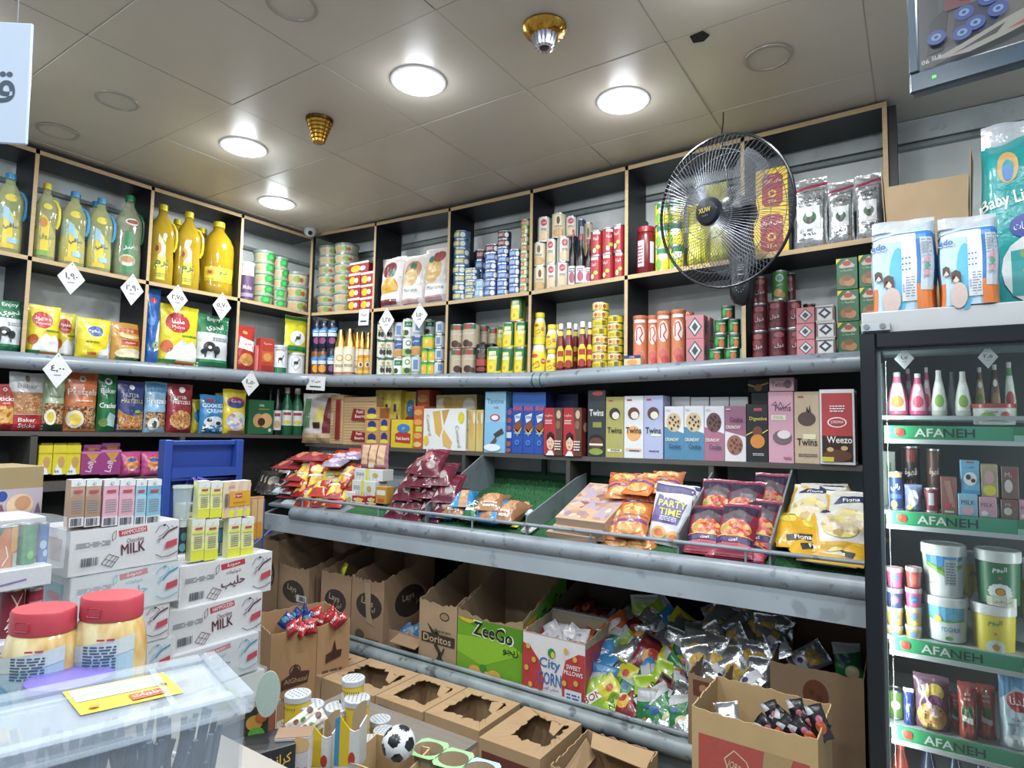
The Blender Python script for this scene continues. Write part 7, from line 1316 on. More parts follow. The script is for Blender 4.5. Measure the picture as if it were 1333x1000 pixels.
XT = XS-.005
for i, (a, b, s, l) in enumerate([(91, 110, 'jb', 'brown milk carton, first in the row on the case'), (111, 131, 'jb', 'brown milk carton beside the pink ones'), (134, 154, 'jp', 'pink milk carton beside the brown pair'), (155, 175, 'jp', 'pink milk carton beside the blue ones'), (176, 190, 'jbl', 'light blue milk carton beside the pink pair'), (191, 209, 'jbl2', 'light blue milk carton at the end of the row')]):
    Sx(s, a, b, 625, 686-i*.6, XT, 'milk_carton', l)
    for k_ in (1, 2): Sx(s, a, b, 625.5, 686-i*.6-3.8*k_, XT-.042*k_, 'milk_carton', l.replace('milk carton', 'milk carton, '+['second', 'third'][k_-1]+' row back,').replace(', ,', ','))
XU = 1.50
for i, (a, b, y0, y1, l) in enumerate([(249, 266, 676, 730, 'yellow milk carton, first of the lower front pair'), (267, 284, 676, 729, 'yellow milk carton, second of the lower front pair'), (297, 313, 674, 727, 'yellow milk carton, first of the pair beside the blue can'), (314, 330, 674, 726, 'yellow milk carton, second of the pair beside the blue can'),
                       (258, 273, 627, 675, 'yellow milk carton, first in the upper pack'), (274, 289, 627, 674, 'yellow milk carton, second in the upper pack')]):
    Sx('jy', a, b, y0, y1, XU, 'milk_carton', l)
style('jys', 'd4c8a0', [('r', 'd6da30', 0, 0, 1, .2), ('p', 'dcb0a4', [(.05, 0), (.2, 0), (.4, 1), (.25, 1)]), ('p', 'dcb0a4', [(.4, 0), (.5, 0), (.72, 1), (.6, 1)]), ('p', 'dcb0a4', [(.72, 0), (.82, 0), (1, .9), (.92, 1)]), ('r', 'c89a84', .2, .84, .4, .9), ('r', 'd8981c', .22, .3, .96, .72), ('T', 'd8c0c4', 'حمودة', .5, .6, .14, .3), ('r', 'b83c44', .42, .54, .66, .66), ('T', 'f0e4e4', 'حمودة', .54, .6, .08, .2), ('l', '8a6414', .36, .4, .8, .44, 1), ('b', '4a4e58', .05, .3, .2, .68)], top=[('r', 'd8dcd8', 0, 0, 1, 1)])
Sx('jys', 290, 326, 627, 673, XU, 'milk_multipack', 'wrapped six-pack side with orange label, on top of the yellow cartons', 'pack', .05)
style('bcan', '2c6ca0', [('r', 'c8ccd0', 0, .8, 1, 1), ('b', 'c8d4dc', .3, .05, .7, .35), ('r', '3c86b8', .1, .4, .9, .75)])
Sx('bcan', 284.5, 297, 678, 722, XU-.06, 'drink_can', 'blue can between the two yellow carton pairs', 'can', .05, can)
style('dcan', '20343c', [('r', 'b9c4c8', 0, .78, 1, 1), ('e', '3c7c8c', .5, .5, .3, .12), ('e', '5c9ca8', .4, .2, .3, .12)])
Sx('dcan', 234, 247, 677, 722, XU-.02, 'drink_can', 'dark teal can beside the Arabic-lettered case stack', 'can', .05, can)
style('amber', 'b98a50', [('r', 'c8a070', .1, .4, .9, .95), ('r', 'c8841c', .1, .05, .9, .4), ('s', '8a6a44', [(.5, 0), (.5, 1)], .03)], 'film', al=.8)
Sx('amber', 326, 343, 647, 702, XU-.1, 'stick_pack', 'amber twin pack of sticks beside the yellow cartons', 'pack', .03)
g = G(); g.lathe([(.028, 0), (.034, .13)], mat('c9d8d2', 'film', .38, 1), 20, cap=False).lathe([(.036, .125), (.036, .135), (.03, .136)], mat('c9d8d2', 'film', .6, 1), 20)
a = at(236, 676, 'x', 1.45); o = obj('plastic_tub', g.mesh('tub')); put(o, label='empty clear plastic tub beside the light blue cartons', category='tub'); o.location = a; o.rotation_euler = (0, 0, 0); o.scale = (1.0, 1.0, .95)
# soda and carton at the picture edge
style('s_or', 'd8702c', [('p', '1c7c44', [(0, .6), (.3, .95), (.1, .98), (0, .9)]), ('r', 'd8982c', .6, .4, 1, .98), ('s', 'e6d8c8', [(.3, .1), (.5, .3), (.4, .55)], .05), ('r', 'a8b8a4', .7, .0, .95, .36)]); style('s_gr', '2c8c4c', [('e', '6ab84c', .6, .3, .2, .1), ('r', '3c9c5c', .1, .1, .3, .9)]); style('s_bl', '3c6cb8', [('e', 'a8c4e0', .4, .5, .3, .1), ('e', 'a8c4e0', .6, .3, .2, .08)])
style('s_rd', '8c1c34', [('s', 'd8c4a0', [(.2, .2), (.8, .5), (.3, .9)], .06), ('s', 'd8c4a0', [(.8, .9), (.2, .4)], .06), ('T', 'e6e0dc', 'TRIX', .5, .35, .2, .8, 60)]); style('s_rd2', 'a82c44', [('l', 'd8a8b0', .1, .3, .9, .8, 6)])
XD = 1.75
for a, b, s, y0, y1, l in [(-6, 27, 's_or', 686, 742, 'orange soda can under shrink film at the picture edge'), (28, 51, 's_gr', 683, 741, 'green soda can under shrink film'), (53, 68, 's_bl', 682, 738, 'blue soda can under shrink film'), (4, 35, 's_rd', 768, 836, 'dark red energy drink can in the lower tray'), (36, 60, 's_rd2', 768, 834, 'pinkish red can in the lower tray'), (0, 20, 's_rd2', 850, 900, 'red can at the very bottom of the tray pile')]:
    Sx(s, a, b, y0, y1, XD-.02, 'soda_can', l, 'can', .055, can)
style('tray', 'c9ccd2', [('s', '8c6cb0', [(.05, .3), (.55, .45)], .04)]); Sx('tray', -8, 67, 741, 767, XD+.02, 'can_tray', 'white cardboard tray with violet stroke under the soda cans', 'tray', .14); Sx('tray', -8, 60, 834, 850, XD+.02, 'can_tray', 'white cardboard tray under the red cans', 'tray', .14)
Sx('tray', -8, 60, 900, 930, XD+.02, 'can_tray', 'lowest white cardboard tray behind the jars', 'tray', .14)
f = pmesh(.16, .145, .1, mat('dfe8ee', 'film', .2), lambda X_, Z_, o, s=-1: (X_, s*(.05+.003*sin(60*X_+40*Z_)), Z_+.004*sin(50*X_)), 12, 10); o = obj('shrink_film', f.mesh('film')); put(o, label='clear shrink film wrapped over the orange, green and blue cans', category='film'); a = at(30, 742, 'x', XD-.04); o.location = a; o.rotation_euler = (0, 0, pi/2)
style('ice', '8a7850', [('r', 'b0a4b0', 0, 0, 1, .58), ('e', '2c4a9c', .1, .45, .12, .1), ('e', 'd8b894', .5, .26, .3, .22), ('e', 'c08c64', .56, .3, .18, .14), ('p', '7c4a4c', [(.0, .0), (.2, .1), (.1, .3), (0, .3)]), ('p', '6a5468', [(.8, 0), (1, 0), (.9, .3)])], 'card')
Sx('ice', -10, 52, 608, 676, 1.45, 'dessert_carton', 'brown carton with ice cream picture at the picture edge', 'carton', .2, tw=.1)
style('lid0', 'c8c8cc', []); Sx('lid0', -8, 60, 676, 683, 1.66, 'foam_tray', 'pale wrapped slab above the soda cans', 'tray', .2)
# blue plastic stand
BL = mat('2c4fb0', 'plastic', .35); BLD = mat('24439c', 'plastic', .35)
a = at(216, 573, 'x', .55); b = at(318, 575, 'x', .55); w = b.y-a.y; zt_ = a.z
e = empty('blue_stand', (.55, (a.y+b.y)/2, 0), pi/2, 'bright blue plastic display stand behind the milk cases', 'stand')
for s in (-1, 1): obj('post', G().box(s*w/2-(.04 if s > 0 else 0), s*w/2+(0 if s > 0 else .04), 0, .07, 0, zt_, BL, .004).mesh(), e)
obj('top_rail', G().box(-w/2+.04, w/2-.04, .02, .05, zt_-.03, zt_-.004, BL, .003).mesh(), e); obj('back_panel', G().box(-w/2+.04, w/2-.04, .06, .075, zt_-.16, zt_-.03, BL).mesh(), e)
obj('front_rail', G().quadbox([(-w/2+.04, .0, zt_-.20), (w/2-.04, .0, zt_-.215), (w/2-.04, .02, zt_-.215), (-w/2+.04, .02, zt_-.20), (-w/2+.04, .0, zt_-.145), (w/2-.04, .0, zt_-.155), (w/2-.04, .02, zt_-.155), (-w/2+.04, .02, zt_-.145)], BL), e)
obj('lower_panel', G().box(-w/2+.04, w/2-.04, .055, .068, .4, zt_-.2, BLD).mesh(), e); obj('tray_bottom', G().box(-w/2+.04, w/2-.04, .0, .07, zt_-.215, zt_-.2, BLD).mesh(), e)
vb = at(256, 630, 'x', .57); g = G(); rv = random.Random(3)
for i in range(7): q = rv.uniform(0, 6); g.tube([(0, 0, 0), (.02*cos(q), .02*sin(q), .03), (.05*cos(q), .05*sin(q), .02), (.06*cos(q), .06*sin(q), -.02)], .007, mat('5a4ab0', 'plastic'), 6)
o = obj('ribbon_bow', g.mesh('bow')); put(o, label='violet ribbon bunch hanging on the blue stand', category='ribbon'); o.location = vb
g = G(); BW_ = mat('3448a0', 'plastic')
q = [at(244, 652, 'x', .9), at(300, 655, 'x', .9), at(344, 650, 'x', .9), at(352, 690, 'x', .9), at(322, 716, 'x', .9)]
for i, (u, v) in enumerate([(0, 1), (1, 2), (3, 4)]): g.tube([q[u], q[v]], .005, BW_, 6)
for k_ in range(4): p_ = q[0].lerp(q[1], k_/3); g.tube([p_, p_-Vector((0, 0, .12))], .004, BW_, 6)
g.tube([q[0]-Vector((0, 0, .12)), q[1]-Vector((0, 0, .12))], .005, BW_, 6)
g.tube([q[2], q[2]-Vector((.0, 0, 1.2))], .006, BW_, 6); g.tube([q[0], q[0]-Vector((.0, 0, 1.2))], .006, BW_, 6)
o = obj('wire_rack', g.mesh('rack')); put(o, label='blue wire rack behind the yellow milk cartons', category='rack'); 
style('greypk', '9c9c98', [('e', '6a6258', .5, .5, .3, .3), ('r', 'c8c08c', .1, .1, .9, .4)])
Sx('greypk', 240, 258, 656, 674, .88, 'snack_box', 'grey printed box in the blue wire rack', 'box', .08); Sx('greypk', 246, 262, 677, 700, .88, 'snack_box', 'grey printed box lower in the blue wire rack', 'box', .08)
# ================================================================ glass-door fridge
FY = -.72; FX0 = 3.657; FX1 = 4.42; FTOP = 1.992
NAVY = mat('0b141c', 'plastic', .3); WH = mat('b4b9bb', 'plastic', .4); IN = mat('5a6a6c', 'plastic', .5); INL = mat('b9c4c6', 'plastic', .5)
fe = empty('fridge', ((FX0+FX1)/2, 0, 0), 0, 'dark-framed glass door fridge full of dairy goods', 'fridge')
def fo(nm, g, par=None, lab=None): 
    o = obj(nm, g.mesh(nm) if isinstance(g, G) else g, par or fe, lab)
    if not par: o.matrix_parent_inverse = fe.matrix_basis.inverted()
    return o
bpy.context.view_layer.update()
fe.location = (0, 0, 0)
fo('cabinet', G().box(FX0, FX0+.03, FY+.05, -.1, .05, 2.055, NAVY).box(FX1-.03, FX1, FY+.05, -.1, .05, 2.055, NAVY).box(FX0+.03, FX1-.03, -.13, -.1, .05, 2.055, mat('2e3738', 'plastic', .5)).box(FX0, FX1, FY+.05, -.1, 0, .1, NAVY))
fo('header', G().box(FX0+.005, FX1, FY+.02, -.1, 1.985, 2.06, WH, .004))
fd = fo('door', G().box(FX0, FX0+.045, FY, FY+.045, .12, FTOP-.002, NAVY, .004).box(FX1-.045, FX1, FY, FY+.045, .12, FTOP-.002, NAVY, .004).box(FX0+.045, FX1-.045, FY, FY+.045, FTOP-.052, FTOP-.002, NAVY, .004).box(FX0+.045, FX1-.045, FY, FY+.045, .12, .19, NAVY, .004))
fo('pane', G().box(FX0+.045, FX1-.045, FY+.02, FY+.026, .19, FTOP-.052, mat('ffffff', 'pane')), fd)
fo('gasket', G().box(FX0+.045, FX0+.056, FY+.03, FY+.045, .19, FTOP-.052, mat('9fb0b4', 'plastic')).box(FX0+.045, FX1-.045, FY+.03, FY+.045, FTOP-.06, FTOP-.052, mat('3a4a50', 'plastic')), fd)
hg = G().box(FX0+.0, FX0+.075, FY-.004, FY+.02, FTOP+.012, FTOP+.02, TIN).lathe([(.008, 0), (.008, .006)], TIN, 10)
hg = G().box(FX0+.005, FX0+.085, FY+.0, FY+.02, FTOP+.004, FTOP+.028, mat('b9bec0', 'metal', .35))
for x in (.02, .065): hg.tube([(FX0+x, FY-.006, FTOP+.017), (FX0+x, FY, FTOP+.017)], .009, mat('8e9496', 'metal', .3), 10)
fo('hinge', hg)
SY = -.66
def zz_(px, py, y=SY): return at(px, py, 'y', y).z
fsh = []
for k, (yt, yb, base) in enumerate([(554, 571, 541), (664, 681, 664), (826, 843, 826), (940, 957, 940)]):
    z1, z0 = zz_(1147, yt), zz_(1147, yb); zb = zz_(1147, base); fsh.append(zb)
    s = fo('shelf', G().box(FX0+.035, FX1-.035, SY+.012, -.14, zb-.012, zb, mat('a9b6b8', 'plastic', .35)))
    g = G().box(FX0+.06, FX1-.05, SY, SY+.006, z0, z1, mat('2f9c60', 'plastic', .3)).box(FX0+.06, FX1-.05, SY-.004, SY+.008, z0-.014, z0, mat('c3c9ca', 'plastic', .3))
    w = FX1-.05-FX0-.06
    design(g, w, z1-z0, [('r', '3fa880', .30, .0, .50, 1), ('r', '2f9a68', .5, 0, .5+.01, 1), ('e', 'b8342c', .065, .5, .02, .32), ('e', 'c8503c', .055, .62, .012, .2), ('T', 'd8e0dc', 'AFA', .185, .5, .62, .12), ('T', '1c3a3c', 'NEH', .30, .5, .62, .12), ('r', '2f8f5c', .5, .45, 1, 1), ('r', '8cc8b4', .5, 0, 1, .42), ('t', '1c4a3c', 'AFANEH F', .64, .22, .26, .2)], lambda x, z, o: (FX0+.06+w/2+x, SY-o, z0+z))
    fo('price_strip', g, s)
for lx_, ly_, rot_ in ((FX0+.06, -.686, -.75), (FX1-.06, -.686, .75)):   # added fill strips at both door jambs, brightening the fridge goods
    ld = bpy.data.lights.new('fridge_tube', 'AREA'); ld.shape = 'RECTANGLE'; ld.size = .03; ld.size_y = 1.7; ld.energy = 9; ld.color = (.9, 1, .98)
    lo = bpy.data.objects.new('fridge_tube', ld); C.objects.link(lo); lo.location = (lx_, ly_, 1.05); lo.rotation_euler = (pi/2, 0, rot_)
fo('lamp_panel', G().box(FX0+.06, FX1-.06, -.6, -.5, 1.93, 1.95, mat('6a7a7c', 'plastic')))
def Fx(kind, st, x0, x1, yt, yb, y, name, lab, cat, d=None, tw=0, shelf=None, var=0):
    a = at(x0, (yt+yb)/2, 'y', y); b = at(x1, (yt+yb)/2, 'y', y); xm = (x0+x1)/2; z1 = at(xm, yt, 'y', y).z; z0 = at(xm, yb, 'y', y).z if shelf is None else fsh[shelf]
    w = b.x-a.x; d = d or w
    sp = bag(float(w), float(z1-z0), float(d), st, var) if kind == 'bag' else {'box': box, 'can': can, 'tub': tub, 'jar': jar}[kind](float(w), float(z1-z0), float(d), st)
    return inst(sp, name, lab, cat, ((a.x+b.x)/2, y+d/2, z0+.0006), tw)
SQ = [(.8, 0), (1, .04), (1, .3), (.72, .6), (.42, .8), (.36, .9)]
def sauce(n, body, lab, c): style(n, body, [('r', lab, .1, 0, .9, .9), ('e', c, .5, .3, .3, .2), ('e', 'e6e8e8', .5, .75, .2, .1)], 'plastic', prof=SQ, cap=(.86, 1, .36), capc='c8ccce', band=(.12, .82))
sauce('f_pk', 'd86a90', 'e0e0e6', 'd8863c'); sauce('f_pk2', 'd04a7c', 'dfa8bc', 'c83c5c'); sauce('f_gr', 'c8ccc4', 'd8dcd4', '7aa83c'); sauce('f_br', '7a5c3c', 'a89468', '6a7a3c'); sauce('f_db', '4c3824', '6a5438', '8a7048'); sauce('f_x', '4c9c4c', 'd3dcd3', 'b8344c')
style('f_wh', 'b9c4c8', [], 'plastic', prof=SQ, cap=(.86, 1, .36), capc='9aa8ae')
for x0, x1, y0, y, s, l in [(1154, 1182, 484, -.60, 'f_pk', 'pink and white bottle, nearest the fridge hinge side'), (1183, 1207, 486, -.60, 'f_pk2', 'bright pink bottle with pale label'), (1212, 1233, 482, -.60, 'f_gr', 'clear bottle with green fruit label beside the pink ones'), (1243, 1265, 483, -.60, 'f_gr', 'clear bottle with green fruit label above the white cheese tub'),
                       (1174, 1190, 480, -.45, 'f_pk2', 'pink bottle in the rear, between two front bottles'), (1200, 1213, 478, -.45, 'f_pk2', 'pink bottle in the rear beside the clear bottle'), (1233, 1246, 484, -.45, 'f_wh', 'white bottle in the rear row'), (1268, 1284, 478, -.5, 'f_br', 'brown sauce bottle behind the cheese tub'), (1287, 1305, 474, -.5, 'f_db', 'dark brown bottle with yellow cap'), (1306, 1324, 471, -.5, 'f_x', 'green bottle with white label'), (1141, 1154, 473, -.35, 'f_wh', 'pale bottle at the very back corner')]:
    Fx('jar', s, x0, x1, y0, 541, y, 'sauce_bottle', l+', top fridge shelf', 'bottle', shelf=0)
ST['f_db'][3]['capc'] = 'd8c030'
style('f_tub', 'cfd2cf', [('e', '7aa83c', .3, .5, .2, .2), ('e', 'c8402c', .75, .55, .12, .2), ('t', '4a6a5c', 'Cheese', .4, .75, .16, .3)], 'print', lid='b8443c', taper=.92)
Fx('tub', 'f_tub', 1266, 1328, 525, 553, -.645, 'cheese_tub', 'wide white cheese tub with red lid on the top fridge shelf', 'tub', shelf=None)
style('f_cof', '2a1c1c', [('r', '8c2a24', .25, .75, .75, .95), ('T', 'd8d0c8', 'قهوة', .5, .58, .14, .7), ('T', 'c89c3c', 'سادة', .5, .42, .08, .5), ('e', 'd8c8b8', .5, .25, .2, .06), ('r', '6a2c24', .1, .03, .9, .16)]); style('f_cof2', '5a3a30', [('T', 'c8b8ac', 'قهوة', .5, .62, .14, .7), ('r', '7a4a3c', .1, .1, .9, .4)])
style('f_bc', '22386c', [('r', 'c89c5c', .0, .86, 1, 1), ('T', 'e0e0e0', 'راني', .5, .6, .2, .6), ('e', 'd8c83c', .4, .15, .2, .1), ('r', '3c5c9c', .1, .3, .9, .42)]); style('f_rc', '8a3440', [('r', 'b9c0c4', .3, .3, .7, .8)])
style('f_bag', '6a74a0', [('e', 'c8cce0', .5, .5, .3, .3), ('e', 'b8b84c', .3, .15, .2, .1)], 'foil'); style('f_choc', '8a5a50', [('p', 'a87468', [(.2, .9), (.6, .9), (.9, .2), (.6, .2)]), ('e', 'c83c50', .4, .25, .25, .08), ('l', 'd8c8c0', .2, .05, .8, .15, 1)])
style('f_mb', '6ab4dc', [('t', '3c4a6c', 'حليب', .5, .8, .1, .5), ('r', 'c83c4c', .3, .92, .7, .96), ('e', 'e0e4e6', .5, .45, .36, .2), ('e', '4a3430', .4, .5, .14, .08), ('e', '4a3430', .65, .4, .12, .06), ('r', '3c9ccc', 0, 0, 1, .12)]); style('f_mm', '8cbcdc', [('t', '3c3c54', 'MILK', .5, .62, .2, .7), ('e', 'd8a8b4', .5, .25, .3, .2)]); style('f_mp', 'd0a0b0', [('t', '5c3c54', 'MILK', .45, .62, .2, .7), ('e', 'dfe0e0', .3, .2, .2, .12)]); style('f_my', 'b0a07c', [('e', 'd8d02c', .5, .2, .4, .16), ('e', 'c8a0a0', .5, .6, .3, .2)]); style('f_mk', '7a6058', [('e', 'cfc8bc', .4, .4, .24, .2), ('t', 'cfc0b8', 'MI', .4, .75, .14, .4), ('e', 'a0444c', .7, .8, .16, .12)]); style('f_gr2', 'a8b0a4', [('r', '4c7c3c', .3, .5, .7, .8)])
for kd, s, x0, x1, y0, yb, y, nm, l, c in [('box', 'f_gr2', 1149, 1166, 588, 664, -.5, 'drink_carton', 'grey-green carton in the rear of the coffee shelf', 'carton'), ('can', 'f_cof', 1174, 1198, 582, 664, -.56, 'coffee_can', 'tall dark coffee can with red emblem', 'can'), ('can', 'f_bc', 1155, 1176, 615, 664, -.645, 'drink_can', 'blue can with white Arabic lettering', 'can'), ('bag', 'f_bag', 1177, 1201, 632, 666, -.645, 'snack_bag', 'small bluish bag in front of the coffee can', 'bag'),
                          ('can', 'f_cof2', 1207, 1226, 585, 664, -.56, 'coffee_can', 'tall brown coffee can beside the dark one', 'can'), ('can', 'f_rc', 1203, 1222, 636, 666, -.645, 'drink_can', 'reddish can with silver label', 'can'), ('box', 'f_choc', 1225, 1246, 622, 669, -.645, 'milk_carton', 'brown chocolate milk carton beside the reddish can', 'carton'),
                          ('box', 'f_mm', 1247.5, 1273, 644, 672, -.65, 'milk_carton', 'light blue milk carton on the coffee shelf', 'carton'), ('box', 'f_mp', 1274.5, 1298, 648, 675, -.65, 'milk_carton', 'pink milk carton on the coffee shelf', 'carton'), ('box', 'f_mk', 1303, 1326, 651, 678, -.65, 'milk_carton', 'brown cow-print milk carton on the coffee shelf', 'carton'), ('box', 'f_mp', 1327, 1350, 653, 682, -.65, 'milk_carton', 'pink milk carton cut by the picture edge', 'carton')]:
    Fx(kd, s, x0, x1, y0, yb, y, nm, l, c, d=.06, shelf=1)
for s, x0, x1, y0, yb, l in [('f_mb', 1251, 1275, 600, 643.5, 'blue cow-print milk carton stacked on the light blue one'), ('f_my', 1277, 1299, 605, 647.5, 'yellow and grey milk carton stacked on the pink one'), ('f_mk', 1304, 1326, 608, 650.5, 'brown milk carton stacked on the cow-print one')]:
    Fx('box', s, x0, x1, y0, yb, -.64, 'milk_carton', l, 'carton', d=.06)
style('cup', 'd8507c', [('e', '3c6cb8', .5, .62, .34, .22), ('t', 'e0e6ee', 'داني', .5, .62, .16, .4)], lid='c0a0a8', taper=.8); style('cupr', 'b8403c', [('e', 'c85c50', .5, .5, .3, .3)], lid='b0989c', taper=.8); style('cupb', '3a4670', [('e', '8a5a74', .5, .6, .3, .22)], lid='8c90a0', taper=.8); style('cupy', 'd0a04c', [('e', '6a8cc0', .5, .66, .34, .2), ('e', 'dcb868', .5, .25, .3, .16)], lid='b0b0a8', taper=.8)
for r_, (yt, yb, sts, nm) in enumerate([(740, 766, ('cup', 'cupr'), 'top layer'), (767, 796, ('cupb', 'cup'), 'second layer'), (792, 818, ('cupy', 'cupy'), 'third layer'), (816, 840, ('cupy', 'cupy'), 'bottom layer')]):
    for c_, (x0, x1) in enumerate([(1153, 1176), (1178, 1201)]): Fx('tub', sts[c_], x0, x1, yt, yb, -.645, 'dessert_cup', 'small dessert cup, '+nm+', '+['on the hinge side', 'beside the yoghurt tubs'][c_], 'cup')
style('yo_b', 'd3d8d8', [('p', '3c8ccc', [(0, .75), (.4, .7), (1, .9), (1, 1), (0, 1)]), ('p', '7ab03c', [(0, .72), (.5, .5), (1, .72), (1, .8), (.5, .58), (0, .82)]), ('r', 'a8b4b8', .5, .3, .8, .9), ('l', '6a747c', .54, .34, .78, .86, 8), ('t', '5c7c4c', 'لبن', .15, .35, .12, .2)], lid='d0d4d4', taper=.8)
style('yo_b2', 'd3dadb', [('r', '5cacd8', 0, .62, 1, 1), ('p', '5ca85c', [(0, .6), (.5, .54), (1, .6), (1, .66), (.5, .6), (0, .66)]), ('c', 'e0c03c', .28, .62, .1), ('c', '6abcd0', .66, .7, .1), ('T', '3c8cc0', 'YOGHUR', .6, .36, .13, .5), ('e', '6aa83c', .55, .12, .1, .06)], lid='d0d4d4', taper=.84)
style('yo_g', '226a40', [('T', 'e3e8e4', 'اليوم', .5, .8, .16, .5), ('c', 'c84a3c', .5, .62, .04)]+[('e', 'dfe3df', .5+.2*cos(i*.524), .32+.13*sin(i*.524), .09, .05) for i in range(12)]+[('c', 'd8902c', .5, .32, .09), ('r', 'cfd3bc', .2, .0, .85, .2), ('t', '3c5c3c', 'لبن بقري', .55, .1, .09, .5)], lid='d0d4d4', taper=.86)
style('yo_y', 'dcc62c', [('T', '2c8c4c', 'اليوم', .5, .78, .18, .5), ('c', 'd8843c', .5, .52, .04)]+[('e', 'e0e2dc', .5+.16*cos(i*.524), .2+.12*sin(i*.524), .08, .05) for i in range(12)]+[('c', 'd8902c', .5, .2, .08)], lid='d0d4d4', taper=.86)
Fx('tub', 'yo_b2', 1202, 1264, 780, 838, -.645, 'yoghurt_tub', 'blue and white yoghurt tub, lower of the blue pair', 'tub'); Fx('tub', 'yo_b', 1199, 1261, 711, 780, -.645, 'yoghurt_tub', 'blue and white yoghurt tub, upper of the blue pair', 'tub')
Fx('tub', 'yo_y', 1265, 1328, 790, 854, -.645, 'yoghurt_tub', 'yellow yoghurt tub with daisy print', 'tub'); Fx('tub', 'yo_g', 1270, 1335, 719, 790, -.645, 'yoghurt_tub', 'green yoghurt tub with daisy, on the yellow tub', 'tub')
Fx('tub', 'yo_y', 1254, 1290, 722, 792, -.42, 'yoghurt_tub', 'yellow yoghurt tub in the rear between the upper tubs', 'tub'); Fx('tub', 'yo_y', 1332, 1392, 735, 862, -.62, 'yoghurt_tub', 'yellow tub at the picture edge', 'tub', d=.12)
style('lab', '5c7c3c', [('c', 'd0d4c4', .5, .5, .3), ('t', '3c5c3c', 'جبنة', .5, .5, .12, .4)], 'plastic'); style('eco', '2c3c84', [('T', 'd8dce6', 'ECONOMY', .5, .5, .5, .85, 80), ('r', 'd8dce0', .0, .9, 1, 1)], 'foil'); NUG = mat('b8843c-d8a85c-9c6428-c8944c', 'food', 40)
style('nug', '6a4a5c', [('e', NUG, .5, .28, .42, .25), ('p', 'cdb0b8', [(.2, .8), (.4, .85), (.7, .3), (.5, .3)]), ('e', 'c8a83c', .6, .72, .26, .14), ('e', '6a2c5c', .6, .6, .2, .08)], 'foil'); style('saus', 'b04438', [('r', '3c6a3c', .2, .3, .8, .6), ('p', 'cfc8c0', [(.2, .35), (.8, .3), (.8, .4), (.2, .45)]), ('l', 'd8b0a8', .3, .7, .7, .86, 2)], 'foil')
style('labn', 'b9d0e0', [('p', '5c9ccc', [(0, .6), (.5, .8), (1, .7), (1, 1), (0, 1)]), ('e', 'b8343c', .6, .62, .4, .12), ('T', 'e8dce0', 'بلدنا', .6, .62, .12, .6), ('t', '3c4c6c', 'حليب', .6, .42, .08, .5), ('t', '3c4c6c', 'كامل الدسم', .55, .34, .05, .7), ('e', 'd8dfe4', .5, .12, .4, .1)], 'foil')
for kd, s, x0, x1, y0, l, nm, d, y in [('can', 'lab', 1155, 1177, 900, 'round green cheese pack at the hinge side, sausage shelf', 'cheese_pack', .05, -.62), ('bag', 'eco', 1176, 1190, 898, 'narrow blue bag with white lettering', 'sausage_pack', .03, -.64), ('bag', 'nug', 1189, 1237, 884, 'clear bag of golden nuggets', 'nugget_bag', .08, -.65), ('bag', 'saus', 1236, 1252, 905, 'red sausage roll, first beside the nuggets', 'sausage_roll', .05, -.6), ('bag', 'saus', 1247, 1272, 892, 'red sausage roll, the foremost one', 'sausage_roll', .06, -.65), ('bag', 'saus', 1272, 1297, 896, 'red sausage roll beside the white milk bag', 'sausage_roll', .06, -.62), ('bag', 'labn', 1301, 1345, 876, 'white and blue milk powder bag with red oval', 'milk_bag', .07, -.65)]:
    Fx(kd, s, x0, x1, y0, 950, y, nm, l, 'pack', d=d, shelf=3, tw=.0)
z5 = zz_(1150, 1030); fsh.append(z5); fo('shelf', G().box(FX0+.035, FX1-.035, SY+.012, -.14, z5-.012, z5, mat('a9b6b8', 'plastic', .35)))
style('btl_r', '8c3024', [], 'plastic', prof=SQ, cap=(.86, 1, .4), capc='a84030'); style('btl_d', '22304c', [], 'plastic', prof=SQ, cap=(.86, 1, .4), capc='2c6a4c')
for i, (x0, x1, s, l) in enumerate([(1159, 1187, 'btl_r', 'dim red bottle'), (1196, 1222, 'btl_d', 'dim blue bottle'), (1232, 1256, 'btl_d', 'dim green-capped bottle'), (1266, 1292, 'btl_d', 'dim dark bottle, fourth along')]): Fx('jar', s, x0, x1, 973, 1030, -.6, 'drink_bottle', l+' on the lowest visible fridge shelf', 'bottle', shelf=4)
tagd(1177, 467, 26, 28, 'y', -.68, '١,٥', 'diamond price tag inside the fridge door, hinge side'); tagd(1286, 465, 27, 30, 'y', -.68, '٢,٥', 'diamond price tag inside the fridge above the brown bottles')
